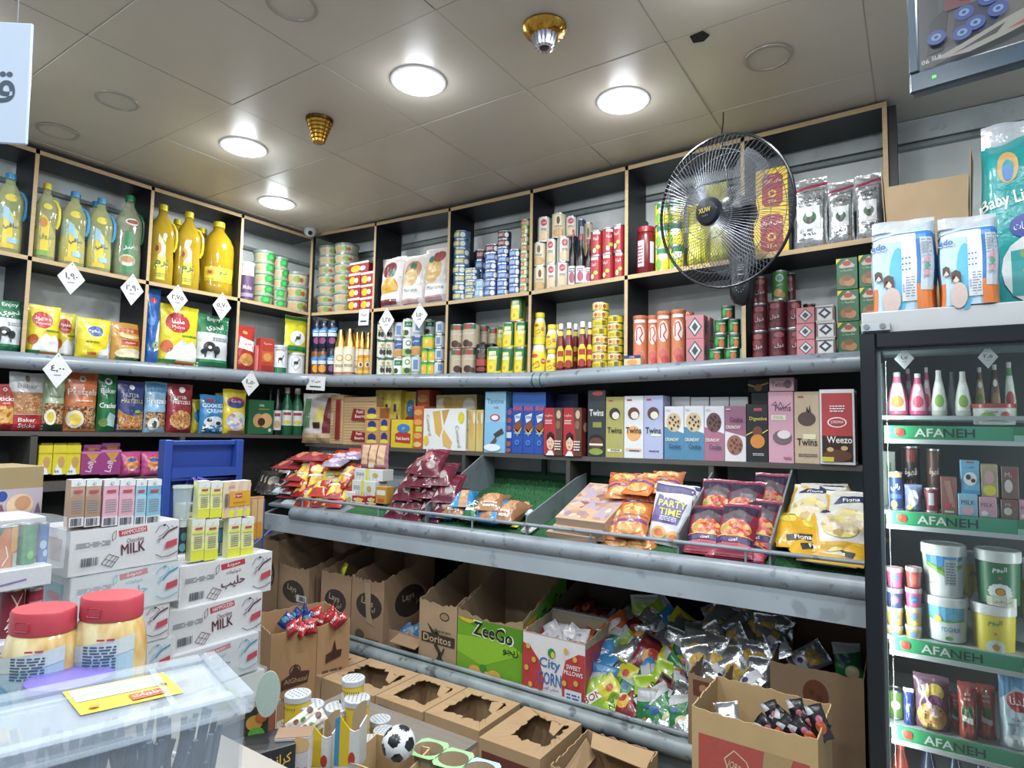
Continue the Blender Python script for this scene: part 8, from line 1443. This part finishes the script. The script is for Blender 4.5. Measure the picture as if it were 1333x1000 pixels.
# dim goods above the top fridge strip
# ---------------------------------------------------------------- on top of the fridge
TZ = 2.061
def face_(x, y, s=1): return [('e', 'd8b8a4', x, y, .045*s, .05*s), ('p', '4a3428', [(x-.06*s, y-.05*s), (x-.055*s, y+.05*s), (x, y+.075*s), (x+.06*s, y+.05*s), (x+.065*s, y-.06*s), (x+.045*s, y+.02*s), (x-.03*s, y+.045*s)])]
dp = [('r', 'a9c8dc', 0, .0, .68, .93), ('e', '4cb0d8', .45, .35, .14, .42), ('r', 'e8742c', 0, 0, .12, .28), ('r', '2c78c0', .72, .3, 1, .95), ('r', 'e0752c', .72, 0, 1, .3), ('r', 'd3d9de', .5, .1, .72, .9), ('r', 'b9c4cc', .78, .22, .96, .86), ('s', 'b8c4d0', [(0, .9), (.4, .96), (1, .96)], .02), ('T', 'dfe6ee', 'edo', .15, .8, .1, .26), ('T', '2c5ca8', 'edo', .15, .8, .08, .24),
      ('e', 'c8b0a8', .34, .12, .14, .16)]+face_(.3, .34, 1.3)+face_(.15, .42, 1.0)+[('c', '3c5ca0', .52+.05*i, .62-.07*j, .016) for i in range(3) for j in range(3)]+[('p', 'd88aa0', [(.82, .58), (.87, .62), (.92, .58), (.87, .54)]), ('p', '4c9c6c', [(.82, .5), (.87, .54), (.92, .5), (.87, .46)]), ('p', 'd88aa0', [(.82, .42), (.87, .46), (.92, .42), (.87, .38)]), ('T', '3c5ca0', 'predo', .53, .25, .035, .16, 90), ('l', '7c8894', .56, .14, .7, .4, 8), ('l', '8a96a0', .8, .66, .94, .84, 5)]
style('diap', 'a4b4c0', dp, 'foil'); ST['diap'][3]['sd'] = 1
def boxbag(w, h, d, st, var):
    f0 = pillow(w, h, d, var, True, crimp=.1)
    f = lambda x, z, o, s=-1: (x*(1-.03*sin(9*z/h)), s*(d/2*(max(0, 1-abs(2*x/w)**7))**.3*(1 if z < h*.8 else max(.06, 1-((z/h-.8)/.2)**1.6))*(1+.02*sin(30*z+9*x))+.0015+o), z+(.012*sin(18*x) if z > h*.9 else 0))
    g = pmesh(w, h, d, sm(st), f, 16, 18); l = G(); design(l, w, h*.92, ST[st][2], f, (w/16, h/18), eps=.0006)
    tr = pmesh(w*.96, h*.13, d*.1, mat('c3c9cf', 'film', .6), lambda x, z, o, s=-1: (x, s*(.004+.01*sin(30*x)**2)+.01*sin(25*x), z+h*.96), 10, 3)
    return [('pack', g.mesh('pack', 60), []), ('printed_face', l.mesh('print', 60), []), ('film_tuft', tr.mesh('tuft'), [])]
def top_item(st, x0, x1, yt, y, d, name, label, cat, tw=0, var=0):
    a = at(x0, (yt+410)/2, 'y', y); b = at(x1, (yt+410)/2, 'y', y); z1 = at((x0+x1)/2, yt, 'y', y).z; w = b.x-a.x
    return inst(boxbag(w, z1-TZ, d, st, var), name, label, cat, ((a.x+b.x)/2, y+d/2, TZ), tw)
top_item('diap', 1133, 1221, 288, -.69, .17, 'diaper_pack', 'blue and orange diaper pack nearest the shelf end', 'diaper pack', -.05)
top_item('diap', 1222, 1305, 282, -.70, .17, 'diaper_pack', 'blue and orange diaper pack, middle of the fridge top', 'diaper pack', -.05, 1)
style('teal', '1c9c9c', [('p', '2a3c9c', [(.6, .98), (.7, .7), (.9, .62), (1, .62), (1, .98)]), ('e', 'd0d4e0', .88, .82, .1, .08), ('e', 'c8a05c', .3, .86, .13, .1), ('e', '1c9c9c', .3, .84, .07, .06), ('e', '3c7cc8', .3, .82, .06, .05), ('T', 'e6ece8', 'Baby Life', .3, .66, .1, .62, 8), ('e', '2a3c9c', .5, .5, .2, .07), ('t', 'e0e4f0', 'حفاضات', .5, .5, .06, .3), ('e', 'd0d8d8', .6, .25, .42, .2), ('p', '1c9c9c', [(.3, .1), (.9, .1), (.9, .38), (.3, .36)]), ('e', '7a9c5c', .5, .34, .1, .03), ('e', 'c88a4c', .55, .24, .12, .03), ('e', 'd8a05c', .55, .17, .12, .03), ('r', '5c3c9c', .8, .02, 1, .16)], 'foil')
top_item('teal', 1283, 1400, 160, -.45, .22, 'diaper_pack', 'large teal baby diaper pack at the picture edge', 'diaper pack', -.05, 2)
a = at(1156, 300, 'y', -.33); b = at(1262, 300, 'y', -.33); zt2 = at(1210, 226, 'y', -.33).z
opencarton('open_carton', 'open cardboard box on the fridge behind the diaper packs', 'carton', ((a.x+b.x)/2, -.22, TZ), 0, b.x-a.x, .2, zt2-TZ-.02, zt2-TZ, mat('9c8260', 'card'), jag=.003, seed=81, flap=[('flap', [((b.x-a.x)/2-.005, -.1, .12), ((b.x-a.x)/2-.005, .1, .12), ((b.x-a.x)/2+.03, .1, zt2-TZ+.09), ((b.x-a.x)/2+.01, -.1, zt2-TZ+.07)], (1, 0, 0)), ('flap', [(-(b.x-a.x)/2, -.1, .12), (-(b.x-a.x)/2, .1, .12), (-(b.x-a.x)/2-.02, .1, zt2-TZ+.07), (-(b.x-a.x)/2-.02, -.1, zt2-TZ+.05)], (1, 0, 0))])
# ================================================================ fan
Pf = at(940, 277, 'y', -.48); dpt = (Pf-CAM).dot(_f); RF = 96/FPX*dpt
v = (CAM-Pf).normalized(); n = (v*cos(radians(39))-_r*sin(radians(39))).normalized(); n = (n+Vector((0, 0, .04))).normalized()
yA = -n; xA = yA.cross(Vector((0, 0, 1))).normalized(); zA = xA.cross(yA); Mf = Matrix((xA, yA, zA)).transposed().to_4x4(); Mf.translation = Pf
fan = empty('wall_fan', Pf, 0, 'large black wall fan with round wire cage in front of the shelves', 'fan'); fan.rotation_euler = Mf.to_euler()
WIRE = mat('6c7078', 'metal', .45); FB = mat('171a22', 'plastic', .28)
def cage(sgn, n_, r0, f0, f1, name):
    g = G()
    for i in range(n_):
        a = 2*pi*i/n_; pts = []
        for r, f in ((r0, f0), (.36, f0*1.04), (.66, f1), (.88, f1*.55), (.995, .05)):
            q = a+.22*sgn*(r-r0); pts.append((RF*r*cos(q), -sgn*RF*f, RF*r*sin(q)))
        g.tube(pts, .0011, WIRE, 4, cap=False)
    o = obj(name, g.mesh(name, 60), fan); o['kind'] = 'stuff'
    for r, f in ((.36, f0*1.04), (.8, f1*.72)): obj('grille_ring', G().tube([(RF*r*cos(2*pi*i/48), -sgn*RF*f, RF*r*sin(2*pi*i/48)) for i in range(48)], .0015, WIRE, 5, True).mesh('ring'), fan)
cage(1, 96, .17, .34, .28, 'front_grille'); cage(-1, 96, .2, .30, .27, 'rear_grille')
obj('rim', G().tube([(RF*cos(2*pi*i/64), 0, RF*sin(2*pi*i/64)) for i in range(64)], .0065, FB, 8, True), fan)
h = G().lathe([(RF*.02, .0), (RF*.15, .006), (RF*.185, .02), (RF*.19, .035)], FB, 28); h.tf(Matrix.Translation((0, -RF*.34-.02, 0))@Matrix.Rotation(-pi/2, 4, 'X'))
hb = obj('hub_badge', h.mesh('hub'), fan); l = G(); design(l, RF*.3, RF*.3, [('T', 'c8b83c', 'XUW', .5, .56, .2, .6), ('t', '7a7a84', 'turbo', .5, .34, .08, .4)], lambda x, z, o: (x, -RF*.34-.0215-o, z-RF*.15)); obj('lettering', l.mesh('t', 0), hb)
BLM = mat('30333b', 'film', .5, 1); BLM.node_tree.nodes['Principled BSDF'].inputs['Coat Weight'].default_value = 0; BLM.node_tree.nodes['Principled BSDF'].inputs['Roughness'].default_value = .55
for k in range(3):
    g = G(); vs = []; fs = []; N = 10; a0 = 2*pi*k/3+.4
    for i in range(N+1):
        r = RF*(.18+.68*i/N); wd_ = .28+.30*sin(pi*(i/N)**.8)
        for j in range(6): q = a0+wd_*2.0*(j/5-.5)+.35*i/N; vs.append((r*cos(q), .05*(j/5-.5)*(1-.3*i/N)-.01, r*sin(q)))
    for i in range(N):
        for j in range(5): fs.append((i*6+j, i*6+j+1, i*6+7+j, i*6+6+j))
    obj('blade', g.add(vs, fs, BLM).mesh('blade'), fan)
m_ = G().lathe([(.03, -.02), (.065, .0), (.075, .05), (.072, .10), (.055, .135), (.01, .15)], FB, 24); m_.tf(Matrix.Translation((0, RF*.16, 0))@Matrix.Rotation(-pi/2, 4, 'X')@Matrix.Scale(1, 4)); obj('motor_housing', m_.mesh('motor'), fan)
obj('spindle', G().tube([(0, -.05, 0), (0, .08, 0)], .016, FB, 12), fan)
bpy.context.view_layer.update(); Mi = fan.matrix_world.inverted() if False else Mf.inverted()
# neck and control body hang at the shelf front
q0 = Pf-n*(RF*.16+.08); q1 = at(965, 330, 'y', -.12); q2 = at(966, 398, 'y', -.12)
g = G().tube([q0, q0.lerp(q1, .5)+Vector((0, .03, .03)), Vector((q1.x, q1.y+.02, q1.z))], [.042, .044, .046], FB, 14); g.tf(Mi); obj('neck', g.mesh('neck'), fan)
zt3, zb3 = q1.z+.10, q2.z; N = 20; prof_ = []
for i in range(N+1): t = i/N; prof_.append((t, .056*(1-abs(2*t-1)**6)**.5+.001))
g = G(); vs = []; fs = []
for i, (t, r) in enumerate(prof_):
    z = zb3+(zt3-zb3)*t
    for k in range(16): a = 2*pi*k/16; vs.append((q1.x+r*cos(a), -.075+r*.8*sin(a)-.03, z))
for i in range(N):
    for k in range(16): fs.append((i*16+k, i*16+(k+1) % 16, (i+1)*16+(k+1) % 16, (i+1)*16+k))
g.add(vs, fs+[list(range(16))], FB); g.tf(Mi); cb = obj('control_box', g.mesh('ctl'), fan)
l = G(); wl, hl = .06, (zt3-zb3)*.8
design(l, wl, hl, [('l', 'b9bcc4', .3, .5, .8, .62, 3), ('t', 'b9bcc4', 'XUW', .55, .72, .04, .4), ('l', 'b9bcc4', .3, .42, .8, .46, 1)]+[('c', 'a8acb4', .5+.3*cos(i*.63), .22+.09*sin(i*.63), .03) for i in range(10)], lambda x, z, o: (q1.x+x, -.105-.0448*sqrt(max(.05, 1-(x/.056)**2))-.0012-o, zb3+.02+z)); l.tf(Mi); obj('lettering', l.mesh('t', 0), cb)
g = G().box(q1.x-.03, q1.x+.03, -.075, .0, zb3+.1, zt3-.02, FB); g.tf(Mi); obj('wall_bracket', g.mesh('br'), fan)
# cord up to the ceiling
c0 = at(942, 147, 'z', ZC); g = G().tube([c0+Vector((0, 0, .01)), c0+Vector((.0, -.01, -.05)), at(939, 178, 'y', -.30), at(948, 240, 'y', -.33), q0], .0028, mat('1c1c22', 'plastic'), 6); g.tf(Mi); obj('cord', g.mesh('cord'), fan)
# ================================================================ ceiling fittings
def cpt(px, py, z=ZC): return at(px, py, 'z', z)
for i, (lx, ly) in enumerate(LAMPS):
    e = empty('downlight', (lx, ly, ZC), 0, ['glowing round ceiling light in the middle tile, largest in view', 'glowing round ceiling light nearest the fan', 'glowing round ceiling light over the oil shelf side', 'glowing round ceiling light nearest the corner camera', 'round ceiling light at the top edge beyond the black spot'][i] if i < 5 else 'unseen round ceiling light, lamp number '+ORD[i-5]+' of that set', 'ceiling light', None if i < 5 else 'ceiling lights behind the viewer')
    obj('diffuser', G().lathe([(.001, -.014), (.06, -.014), (.094, -.011), (.102, -.004), (.103, .0)], mat('f4f8ff', 'emit', 9.0), 28).mesh('dif'), e)
    obj('trim_ring', G().lathe([(.103, .0), (.105, -.006), (.114, -.004), (.116, 0)], mat('f0f2f2', 'plastic'), 28, cap=False).mesh('ring'), e)
for i, (px, py) in enumerate([(1000, 75), (152, 131), (75, 171), (380, 6)]):
    e = empty('unlit_downlight', cpt(px, py), 0, ['unlit round ceiling light beside the black spot', 'unlit round ceiling light above the oil bottles', 'unlit round ceiling light near the hanging sign', 'unlit round ceiling light at the top picture edge'][i], 'ceiling light')
    obj('trim_ring', G().lathe([(.072, .0), (.074, -.006), (.086, -.005), (.088, 0)], mat('a59d90', 'plastic'), 32, cap=False).mesh('ring'), e); obj('diffuser', G().lathe([(.001, -.002), (.073, -.002), (.074, 0)], mat('c9c1b3', 'plastic', .6), 32).mesh('dif'), e)
GOLD = mat('b8862a', 'metal', .25); CRY = mat('c3c8dc', 'metal', .15)
p = cpt(709, 36); e = empty('crystal_lamp', p, 0, 'round gold ceiling fitting with silver crystal cup', 'ceiling lamp')
g = G().lathe([(.078, 0), (.08, -.006), (.072, -.02), (.05, -.034), (.046, -.036)], GOLD, 30); 
for i in range(20): a = 2*pi*i/20; g.lathe([(.001, -.026), (.009, -.02), (.009, -.012), (.001, -.006)], GOLD, 6, cx=.064*cos(a), cy=.064*sin(a), cap=False)
obj('gold_rim', g.mesh('gold'), e)
g = G(); pr = [(.046, -.034), (.044, -.045), (.034, -.075), (.026, -.082), (.016, -.078)]
vs = []; fs = []; N = 36
for r, z in pr:
    for k in range(N): rr = r*(1+(.05 if k % 2 else -.03)); vs.append((rr*cos(2*pi*k/N), rr*sin(2*pi*k/N), z))
for i in range(len(pr)-1):
    for k in range(N): fs.append((i*N+k, i*N+(k+1) % N, (i+1)*N+(k+1) % N, (i+1)*N+k))
obj('crystal_cup', g.add(vs, fs, CRY).mesh('cup', 10), e); obj('socket', G().lathe([(.016, -.07), (.016, -.08), (.01, -.082)], mat('4a3a34', 'plastic'), 14).mesh('s'), e)
p = cpt(416, 156); e = empty('gold_lamp', p, 0, 'stepped gold ceiling lamp tapering downward', 'ceiling lamp')
obj('base_plate', G().lathe([(.064, 0), (.062, -.012)], mat('5c4520', 'metal', .3), 28).mesh('b'), e)
for i in range(6):
    r0 = .058-.0055*i; z = -.012-.0165*i; g = G(); N = 32; vs = []; fs = []
    for r, zz2 in ((r0, z), (r0*1.02, z-.006), (r0*.93, z-.016)):
        for k in range(N): rr = r*(1+(.03 if k % 2 else -.03)); vs.append((rr*cos(2*pi*k/N), rr*sin(2*pi*k/N), zz2))
    for a_ in range(2):
        for k in range(N): fs.append((a_*N+k, a_*N+(k+1) % N, (a_+1)*N+(k+1) % N, (a_+1)*N+k))
    fs.append([2*N+k for k in range(N)]); obj('gold_tier', g.add(vs, fs, GOLD).mesh('tier', 10), e)
p = cpt(911, 48); o = obj('ceiling_hole', G().poly([(-.02, -.014, -.002), (.012, -.018, -.002), (.022, .004, -.004), (.004, .02, -.003), (-.02, .014, -.002)], .004, mat('08080a', 'plastic', .9)).mesh()); o.scale = (1.5, 1.5, 1); put(o, label='small black broken spot with loose chip in the ceiling tile', category='hole'); o.location = p
p = at(404, 301, 'y', -.10); e = empty('dome_camera', p, 0, 'white dome security camera at the ceiling corner', 'camera'); e.scale = (1.35, 1.35, 1.35)
obj('mount', G().lathe([(.036, .055), (.038, .03), (.034, .012)], mat('c9cccb', 'plastic'), 24).mesh('m'), e)
bm = bmesh.new(); bmesh.ops.create_uvsphere(bm, u_segments=24, v_segments=16, radius=.034); me = bpy.data.meshes.new('dome'); bm.to_mesh(me); bm.free(); me.materials.append(mat('c9cccb', 'plastic')); me.shade_smooth(); obj('dome', me, e)
dn = (CAM-p).normalized(); dn = (dn+Vector((0, 0, -.3))).normalized(); lens = G().lathe([(.012, .0), (.012, .006), (.008, .007)], mat('1a1c24', 'plastic', .15), 20); lens.tf(Matrix.Translation(dn*.029)@dn.to_track_quat('Z', 'Y').to_matrix().to_4x4()); obj('lens', lens.mesh('lens'), e)
# ================================================================ television
P0 = at(1184, 123, 'y', -1.52); P1 = at(1333, 80, 'z', P0.z); xd = (P1-P0); xd.z = 0; xd.normalize(); ydv = Vector((-xd.y, xd.x, 0)); up = (Vector((0, 0, 1))-ydv*.02).normalized(); yv = up.cross(xd); yv = -xd.cross(up)*-1
yv = up.cross(xd).normalized(); Mt = Matrix((xd, yv, up)).transposed().to_4x4(); Mt.translation = P0
tv = empty('television', P0, 0, 'dark wall television showing store security footage', 'television', rot=Mt.to_euler()); TVB = mat('1c3444', 'plastic', .25); TW, TH = .74, .46; dpx = (P0-CAM).dot(_f)/FPX
bz1, bz2 = 11*dpx, 27*dpx
obj('bezel', G().box(0, TW, 0, .03, 0, bz2, TVB, .004).box(0, bz1, 0, .03, bz2, TH, TVB, .003).box(TW-bz1, TW, 0, .03, bz2, TH, TVB, .003).box(bz1, TW-bz1, 0, .03, TH-bz1, TH, TVB, .003).mesh('bez'), tv)
obj('rear_shell', G().box(.02, TW-.02, .03, .08, .02, TH-.02, mat('14181c', 'plastic'), .01).mesh('rs'), tv); obj('led', G().box(25*dpx, 29*dpx, -.002, .002, 12*dpx, 15*dpx, mat('30e040', 'emit', 4.0)).mesh('led'), tv)
obj('ceiling_arm', G().box(TW/2-.02, TW/2+.02, .08, .11, TH/2, ZC-P0.z, mat('30343a', 'plastic')).mesh('arm'), tv)
E_ = lambda c, s=.75: mat(c, 'emit', s)
sw, sh_ = TW-2*bz1, TH-bz2-bz1; scn = G().box(bz1, TW-bz1, .006, .012, bz2, TH-bz1, E_('4a5258'))
its = [('p', E_('3a4046'), [(0, 0), (.05, .0), (.05, 1), (0, 1)]), ('p', E_('6c6c68'), [(.10, .12), (.36, .12), (1, .6), (1, 1), (.12, 1)]), ('p', E_('20262e'), [(.02, .07), (.06, .08), (.075, .3), (.03, .24)]), ('r', E_('7c3438'), .065, .27, .125, .42), ('e', E_('b8a04c'), .1, .38, .014, .02), ('e', E_('8cc0d0'), .11, .32, .014, .02), ('p', E_('1c2c58'), [(.08, .14), (.16, .1), (.2, .18), (.16, .28), (.1, .26)])]
for x, y in [(.11, .23), (.165, .26), (.135, .155), (.185, .185), (.045, .14), (.105, .12)]: its += [('e', E_('2c50b8'), x, y, .023, .036), ('e', E_('7cb4e8'), x, y, .012, .018), ('e', E_('1c3c9c'), x, y, .005, .008)]
its += [('p', E_('a8aca0'), [(.03, .02), (.1, .06), (.2, .12), (.36, .2), (.36, .12), (.2, .04), (.12, .01)]), ('p', E_('2c2e30'), [(.08, .02), (.2, .1), (.18, .06)]), ('p', E_('c0504c'), [(.2, .06), (.3, .13), (.34, .17), (.28, .08)]), ('p', E_('d0d4d0'), [(.28, .05), (.36, .1), (.36, .02), (.3, .02)]), ('T', E_('d8dce0'), '06', .018, .022, .022, .03), ('T', E_('d8dce0'), 'SLB', .045, .03, .018, .03)]
design(scn, sw, sh_, its, lambda x, z, o: (bz1+sw/2+x, .006-o, bz2+z)); obj('screen', scn.mesh('scr', 0), tv)
# ================================================================ hanging sign
Ds = 1.15; A_ = facing(42, 30, Ds); B_ = facing(34, 188, Ds); up = (A_-B_); hs = up.length; up.normalize(); xr = Vector((_r.x, _r.y, 0)).normalized(); ws = .36; yv = up.cross(xr).normalized(); xr = yv.cross(up).normalized()*1
Ms = Matrix((xr, yv, up)).transposed().to_4x4(); Ms.translation = B_-xr*ws
sg = empty('hanging_sign', Ms.translation, 0, 'white glossy hanging sign with grey Arabic letters at the picture edge', 'sign', rot=Ms.to_euler())
obj('panel', G().box(0, ws, 0, .006, 0, hs, mat('c9dbf0', 'plastic', .12), .002).mesh('p'), sg); l = G(); pxm = Ds/FPX
design(l, ws, hs, [('T', '3c5064', 'قهوة', 0.70, .42, .34, .55)], lambda x, z, o: (ws/2+x, -o, z)); obj('lettering', l.mesh('l', 0), sg)
for x in (.03, ws-.03): obj('hanging_wire', G().tube([(x, .003, hs), (x, .003, hs+ZC-B_.z-hs)], .0008, WIRE, 5).mesh('w'), sg)
# ================================================================ counter foreground
CZ = 1.145
inst([('counter_top', G().box(2.35, 3.25, -3.4, -2.36, CZ-.03, CZ, mat('8a8478', 'plastic', .4), .004).mesh(), []), ('front_panel', G().box(2.4, 3.2, -3.38, -2.42, .1, CZ-.031, mat('5a564e', 'plastic')).mesh(), []), ('plinth', G().box(2.43, 3.17, -3.35, -2.45, 0, .099, mat('3a3834', 'plastic')).mesh(), [])], 'counter', 'low counter under the clear container and sauce jars', 'counter', (0, 0, 0))
STN = bpy.data.materials.new('stained_sauce'); STN.use_nodes = True
def stained():
    nt = STN.node_tree; N = nt.nodes; L = nt.links; b = N['Principled BSDF']; tc = N.new('ShaderNodeTexCoord'); mp = N.new('ShaderNodeMapping'); mp.inputs[3].default_value = (26, 26, 10); nz = N.new('ShaderNodeTexNoise'); nz.inputs['Scale'].default_value = 1; nz.inputs['Detail'].default_value = 3
    L.new(tc.outputs['Object'], mp.inputs[0]); L.new(mp.outputs[0], nz.inputs['Vector']); rp = N.new('ShaderNodeValToRGB'); e = rp.color_ramp.elements; e[0].position = .32; e[1].position = .56; e[0].color = (*lin('c09448'), 1); e[1].color = (*lin('d8cc98'), 1)
    L.new(nz.outputs[0], rp.inputs[0]); L.new(rp.outputs[0], b.inputs['Base Color']); b.inputs['Roughness'].default_value = .15; b.inputs['Coat Weight'].default_value = .6
stained()
def bigjar(px, py, wpx, dep, label):
    P = facing(px, py, dep); w = wpx*dep/FPX; r = w/2; h = P.z-CZ; hc = .036; g = G()
    g.lathe([(r*.86, 0), (r*.98, .006), (r, .05), (r, h*.55), (r*.97, h*.66), (r*.86, h*.80), (r*.78, h-hc), (r*.76, h-hc+.002)], STN, 40, sx=1, sy=.82)
    c = G().lathe([(r*.83, h-hc), (r*.84, h-hc+.004), (r*.83, h-.004), (r*.79, h), (r*.3, h+.001)], mat('c83c4a', 'plastic', .4), 40, sx=1, sy=.82)
    c.box(-r*.2, r*.2, -r*.71, -r*.68, h-hc*.75, h-hc*.35, mat('c83c4a', 'plastic', .4), .002)
    l = G(); f = lambda x, z, o: ((r+.0008+o)*sin(x/r), -(r*.82+.0008+o)*cos(x/r), z+.03)
    design(l, r*2.4, h*.6, [('r', 'a9cce0', 0, 0, 1, .8), ('p', 'c8d8d8', [(0, .6), (1, .8), (1, 1), (0, .8)]), ('l', '3c5c84', .45, .6, .8, .9, 8), ('l', 'c83c6c', .6, .95, .8, 1.0, 1), ('e', '6ab0d8', .3, .3, .2, .2)], f, (r*.2, .04))
    inst([('body', g.mesh('b'), []), ('cap', c.mesh('c'), []), ('label', l.mesh('l', 60), [])], 'sauce_jar', label, 'jar', P-Vector((0, 0, h)), .5)
bigjar(58, 791, 92, 1.03, 'large sauce jar with red flip cap, lower at the picture edge'); bigjar(147, 774, 90, 1.07, 'large stained sauce jar with red flip cap beside the milk cases')
P = facing(92, 876, .99); o = obj('round_lid', G().lathe([(.058, -.02), (.062, -.016), (.06, -.004), (.05, 0)], mat('7c70c8', 'plastic'), 32).lathe([(.055, CZ-P.z), (.057, -.02)], mat('9c9ab8', 'plastic'), 32).mesh()); put(o, label='tub with rounded violet lid between the sauce jars and container', category='tub'); o.location = P
# clear container
LZ = 1.385; a = at(281, 847, 'z', LZ); b = at(333, 900, 'z', LZ); c = at(0, 985, 'z', LZ); sx = (b-a); sw_ = sx.length; ux = sx.normalized(); uy = (b-c).normalized(); uy = (uy-ux*uy.dot(ux)).normalized(); L_ = .36
# local frame: x = short side, y = long side (towards the back corner)
uz = Vector((0, 0, 1)); uyy = -uz.cross(ux) if uz.cross(ux).dot(uy) < 0 else uz.cross(ux)
Mc = Matrix((ux, uyy, uz)).transposed().to_4x4()
if Mc.determinant() < 0: ux = -ux; Mc = Matrix((ux, uyy, uz)).transposed().to_4x4()
cen = (a+b)/2-uyy*L_/2; Mc.translation = Vector((cen.x, cen.y, CZ+.001)); H = LZ-CZ
ct = empty('clear_container', Mc.translation, 0, 'translucent lidded plastic container in front of the sauce jars', 'container', rot=Mc.to_euler())
FL = mat('b4c0cc', 'film', .2, 1); FL2 = mat('bccad6', 'film', .3, 1); hw, hl = sw_/2, L_/2
g = G(); t = .02
for (x0, x1, y0, y1) in ((-hw+.008, hw-.008, -hl+.008, -hl+.011), (-hw+.008, hw-.008, hl-.011, hl-.008), (-hw+.008, -hw+.011, -hl+.011, hl-.011), (hw-.011, hw-.008, -hl+.011, hl-.011)): g.box(x0, x1, y0, y1, 0, H-.02, FL)
obj('body', g.box(-hw+.008, hw-.008, -hl+.008, hl-.008, 0, .003, FL).mesh('b'), ct)
g = G(); rim = .018
for (x0, x1, y0, y1) in ((-hw, hw, -hl, -hl+rim), (-hw, hw, hl-rim, hl), (-hw, -hw+rim, -hl+rim, hl-rim), (hw-rim, hw, -hl+rim, hl-rim)): g.box(x0, x1, y0, y1, H-.022, H, FL2, .003)
g.box(-hw+rim, hw-rim, -hl+rim, hl-rim, H-.010, H-.007, FL2)
g.box(-hw+rim, hw-rim, hl-.075, hl-.069, H-.008, H-.001, FL2).box(-hw+.04, -hw+.043, -hl+rim, hl-.08, H-.008, H-.004, FL2)
ld_ = obj('lid', g.mesh('lid'), ct)
# yellow label on the lid, readable from the short-side seller view
cl = at(150, 882, 'z', LZ-.006); ll = Mc.inverted()@cl; l = G(); wl, hl_ = .105, .078
lp = [Mc.inverted()@at(x, y, 'z', LZ-.005) for x, y in ((105, 932), (240, 902), (212, 876), (81, 902))]
def lf(x, z, o):
    u = x+.5; v_ = z; p_ = lp[0].lerp(lp[1], u).lerp(lp[3].lerp(lp[2], u), v_); return (p_.x, p_.y, p_.z+o*.6)
design(l, 1, 1, [('r', 'dfcb1c', 0, 0, 1, 1), ('r', 'a9bfcc', .04, .45, .93, .94), ('p', 'd8502c', [(.5, .08), (.84, .1), (.82, .34), (.5, .32)]), ('T', 'f0e8e0', 'حلويات', .66, .2, .14, .28), ('e', 'c88a2c', .15, .15, .06, .06), ('e', 'c8a01c', .9, .5, .04, .1)], lf, (.25, .25), eps=.001); obj('paper_label', l.mesh('pl', 0), ct)
# dark plastic cutlery/straws packed inside
rv = random.Random(5); gs = G()
SB = [mat('2c4260', 'plastic', .35), mat('4a627e', 'plastic', .35), mat('1c2c44', 'plastic', .35)]
for i in range(240):
    x = rv.uniform(-hw+.03, hw-.03); y = rv.uniform(-hl+.03, hl-.05); z0 = rv.uniform(.12, .16); q = rv.uniform(-.5, .5); q2 = rv.uniform(-.03, .03)
    x1_ = max(-hw+.02, min(hw-.02, x+.08*sin(q))); y1_ = min(hl-.02, max(-hl+.02, y+q2*2)); gs.tube([(x, y, .01), ((x+x1_)/2, (y+y1_)/2, z0*.6), (x1_, y1_, z0+.05)], [.004, .005, .003], SB[i % 3], 6)
o = obj('wrapped_sticks', gs.mesh('s')); put(o, label='many dark blue wrapped sticks standing in the clear container', category='sticks', kind='stuff'); o.matrix_world = Mc
g = G().tube([facing(182, 972, .80), facing(205, 975, .78), facing(235, 985, .77), facing(270, 1005, .76)], .0035, mat('c9d3dc', 'plastic'), 8); o = obj('white_cord', g.mesh('c')); put(o, label='twisted white cord crossing in front of the clear container', category='cord')
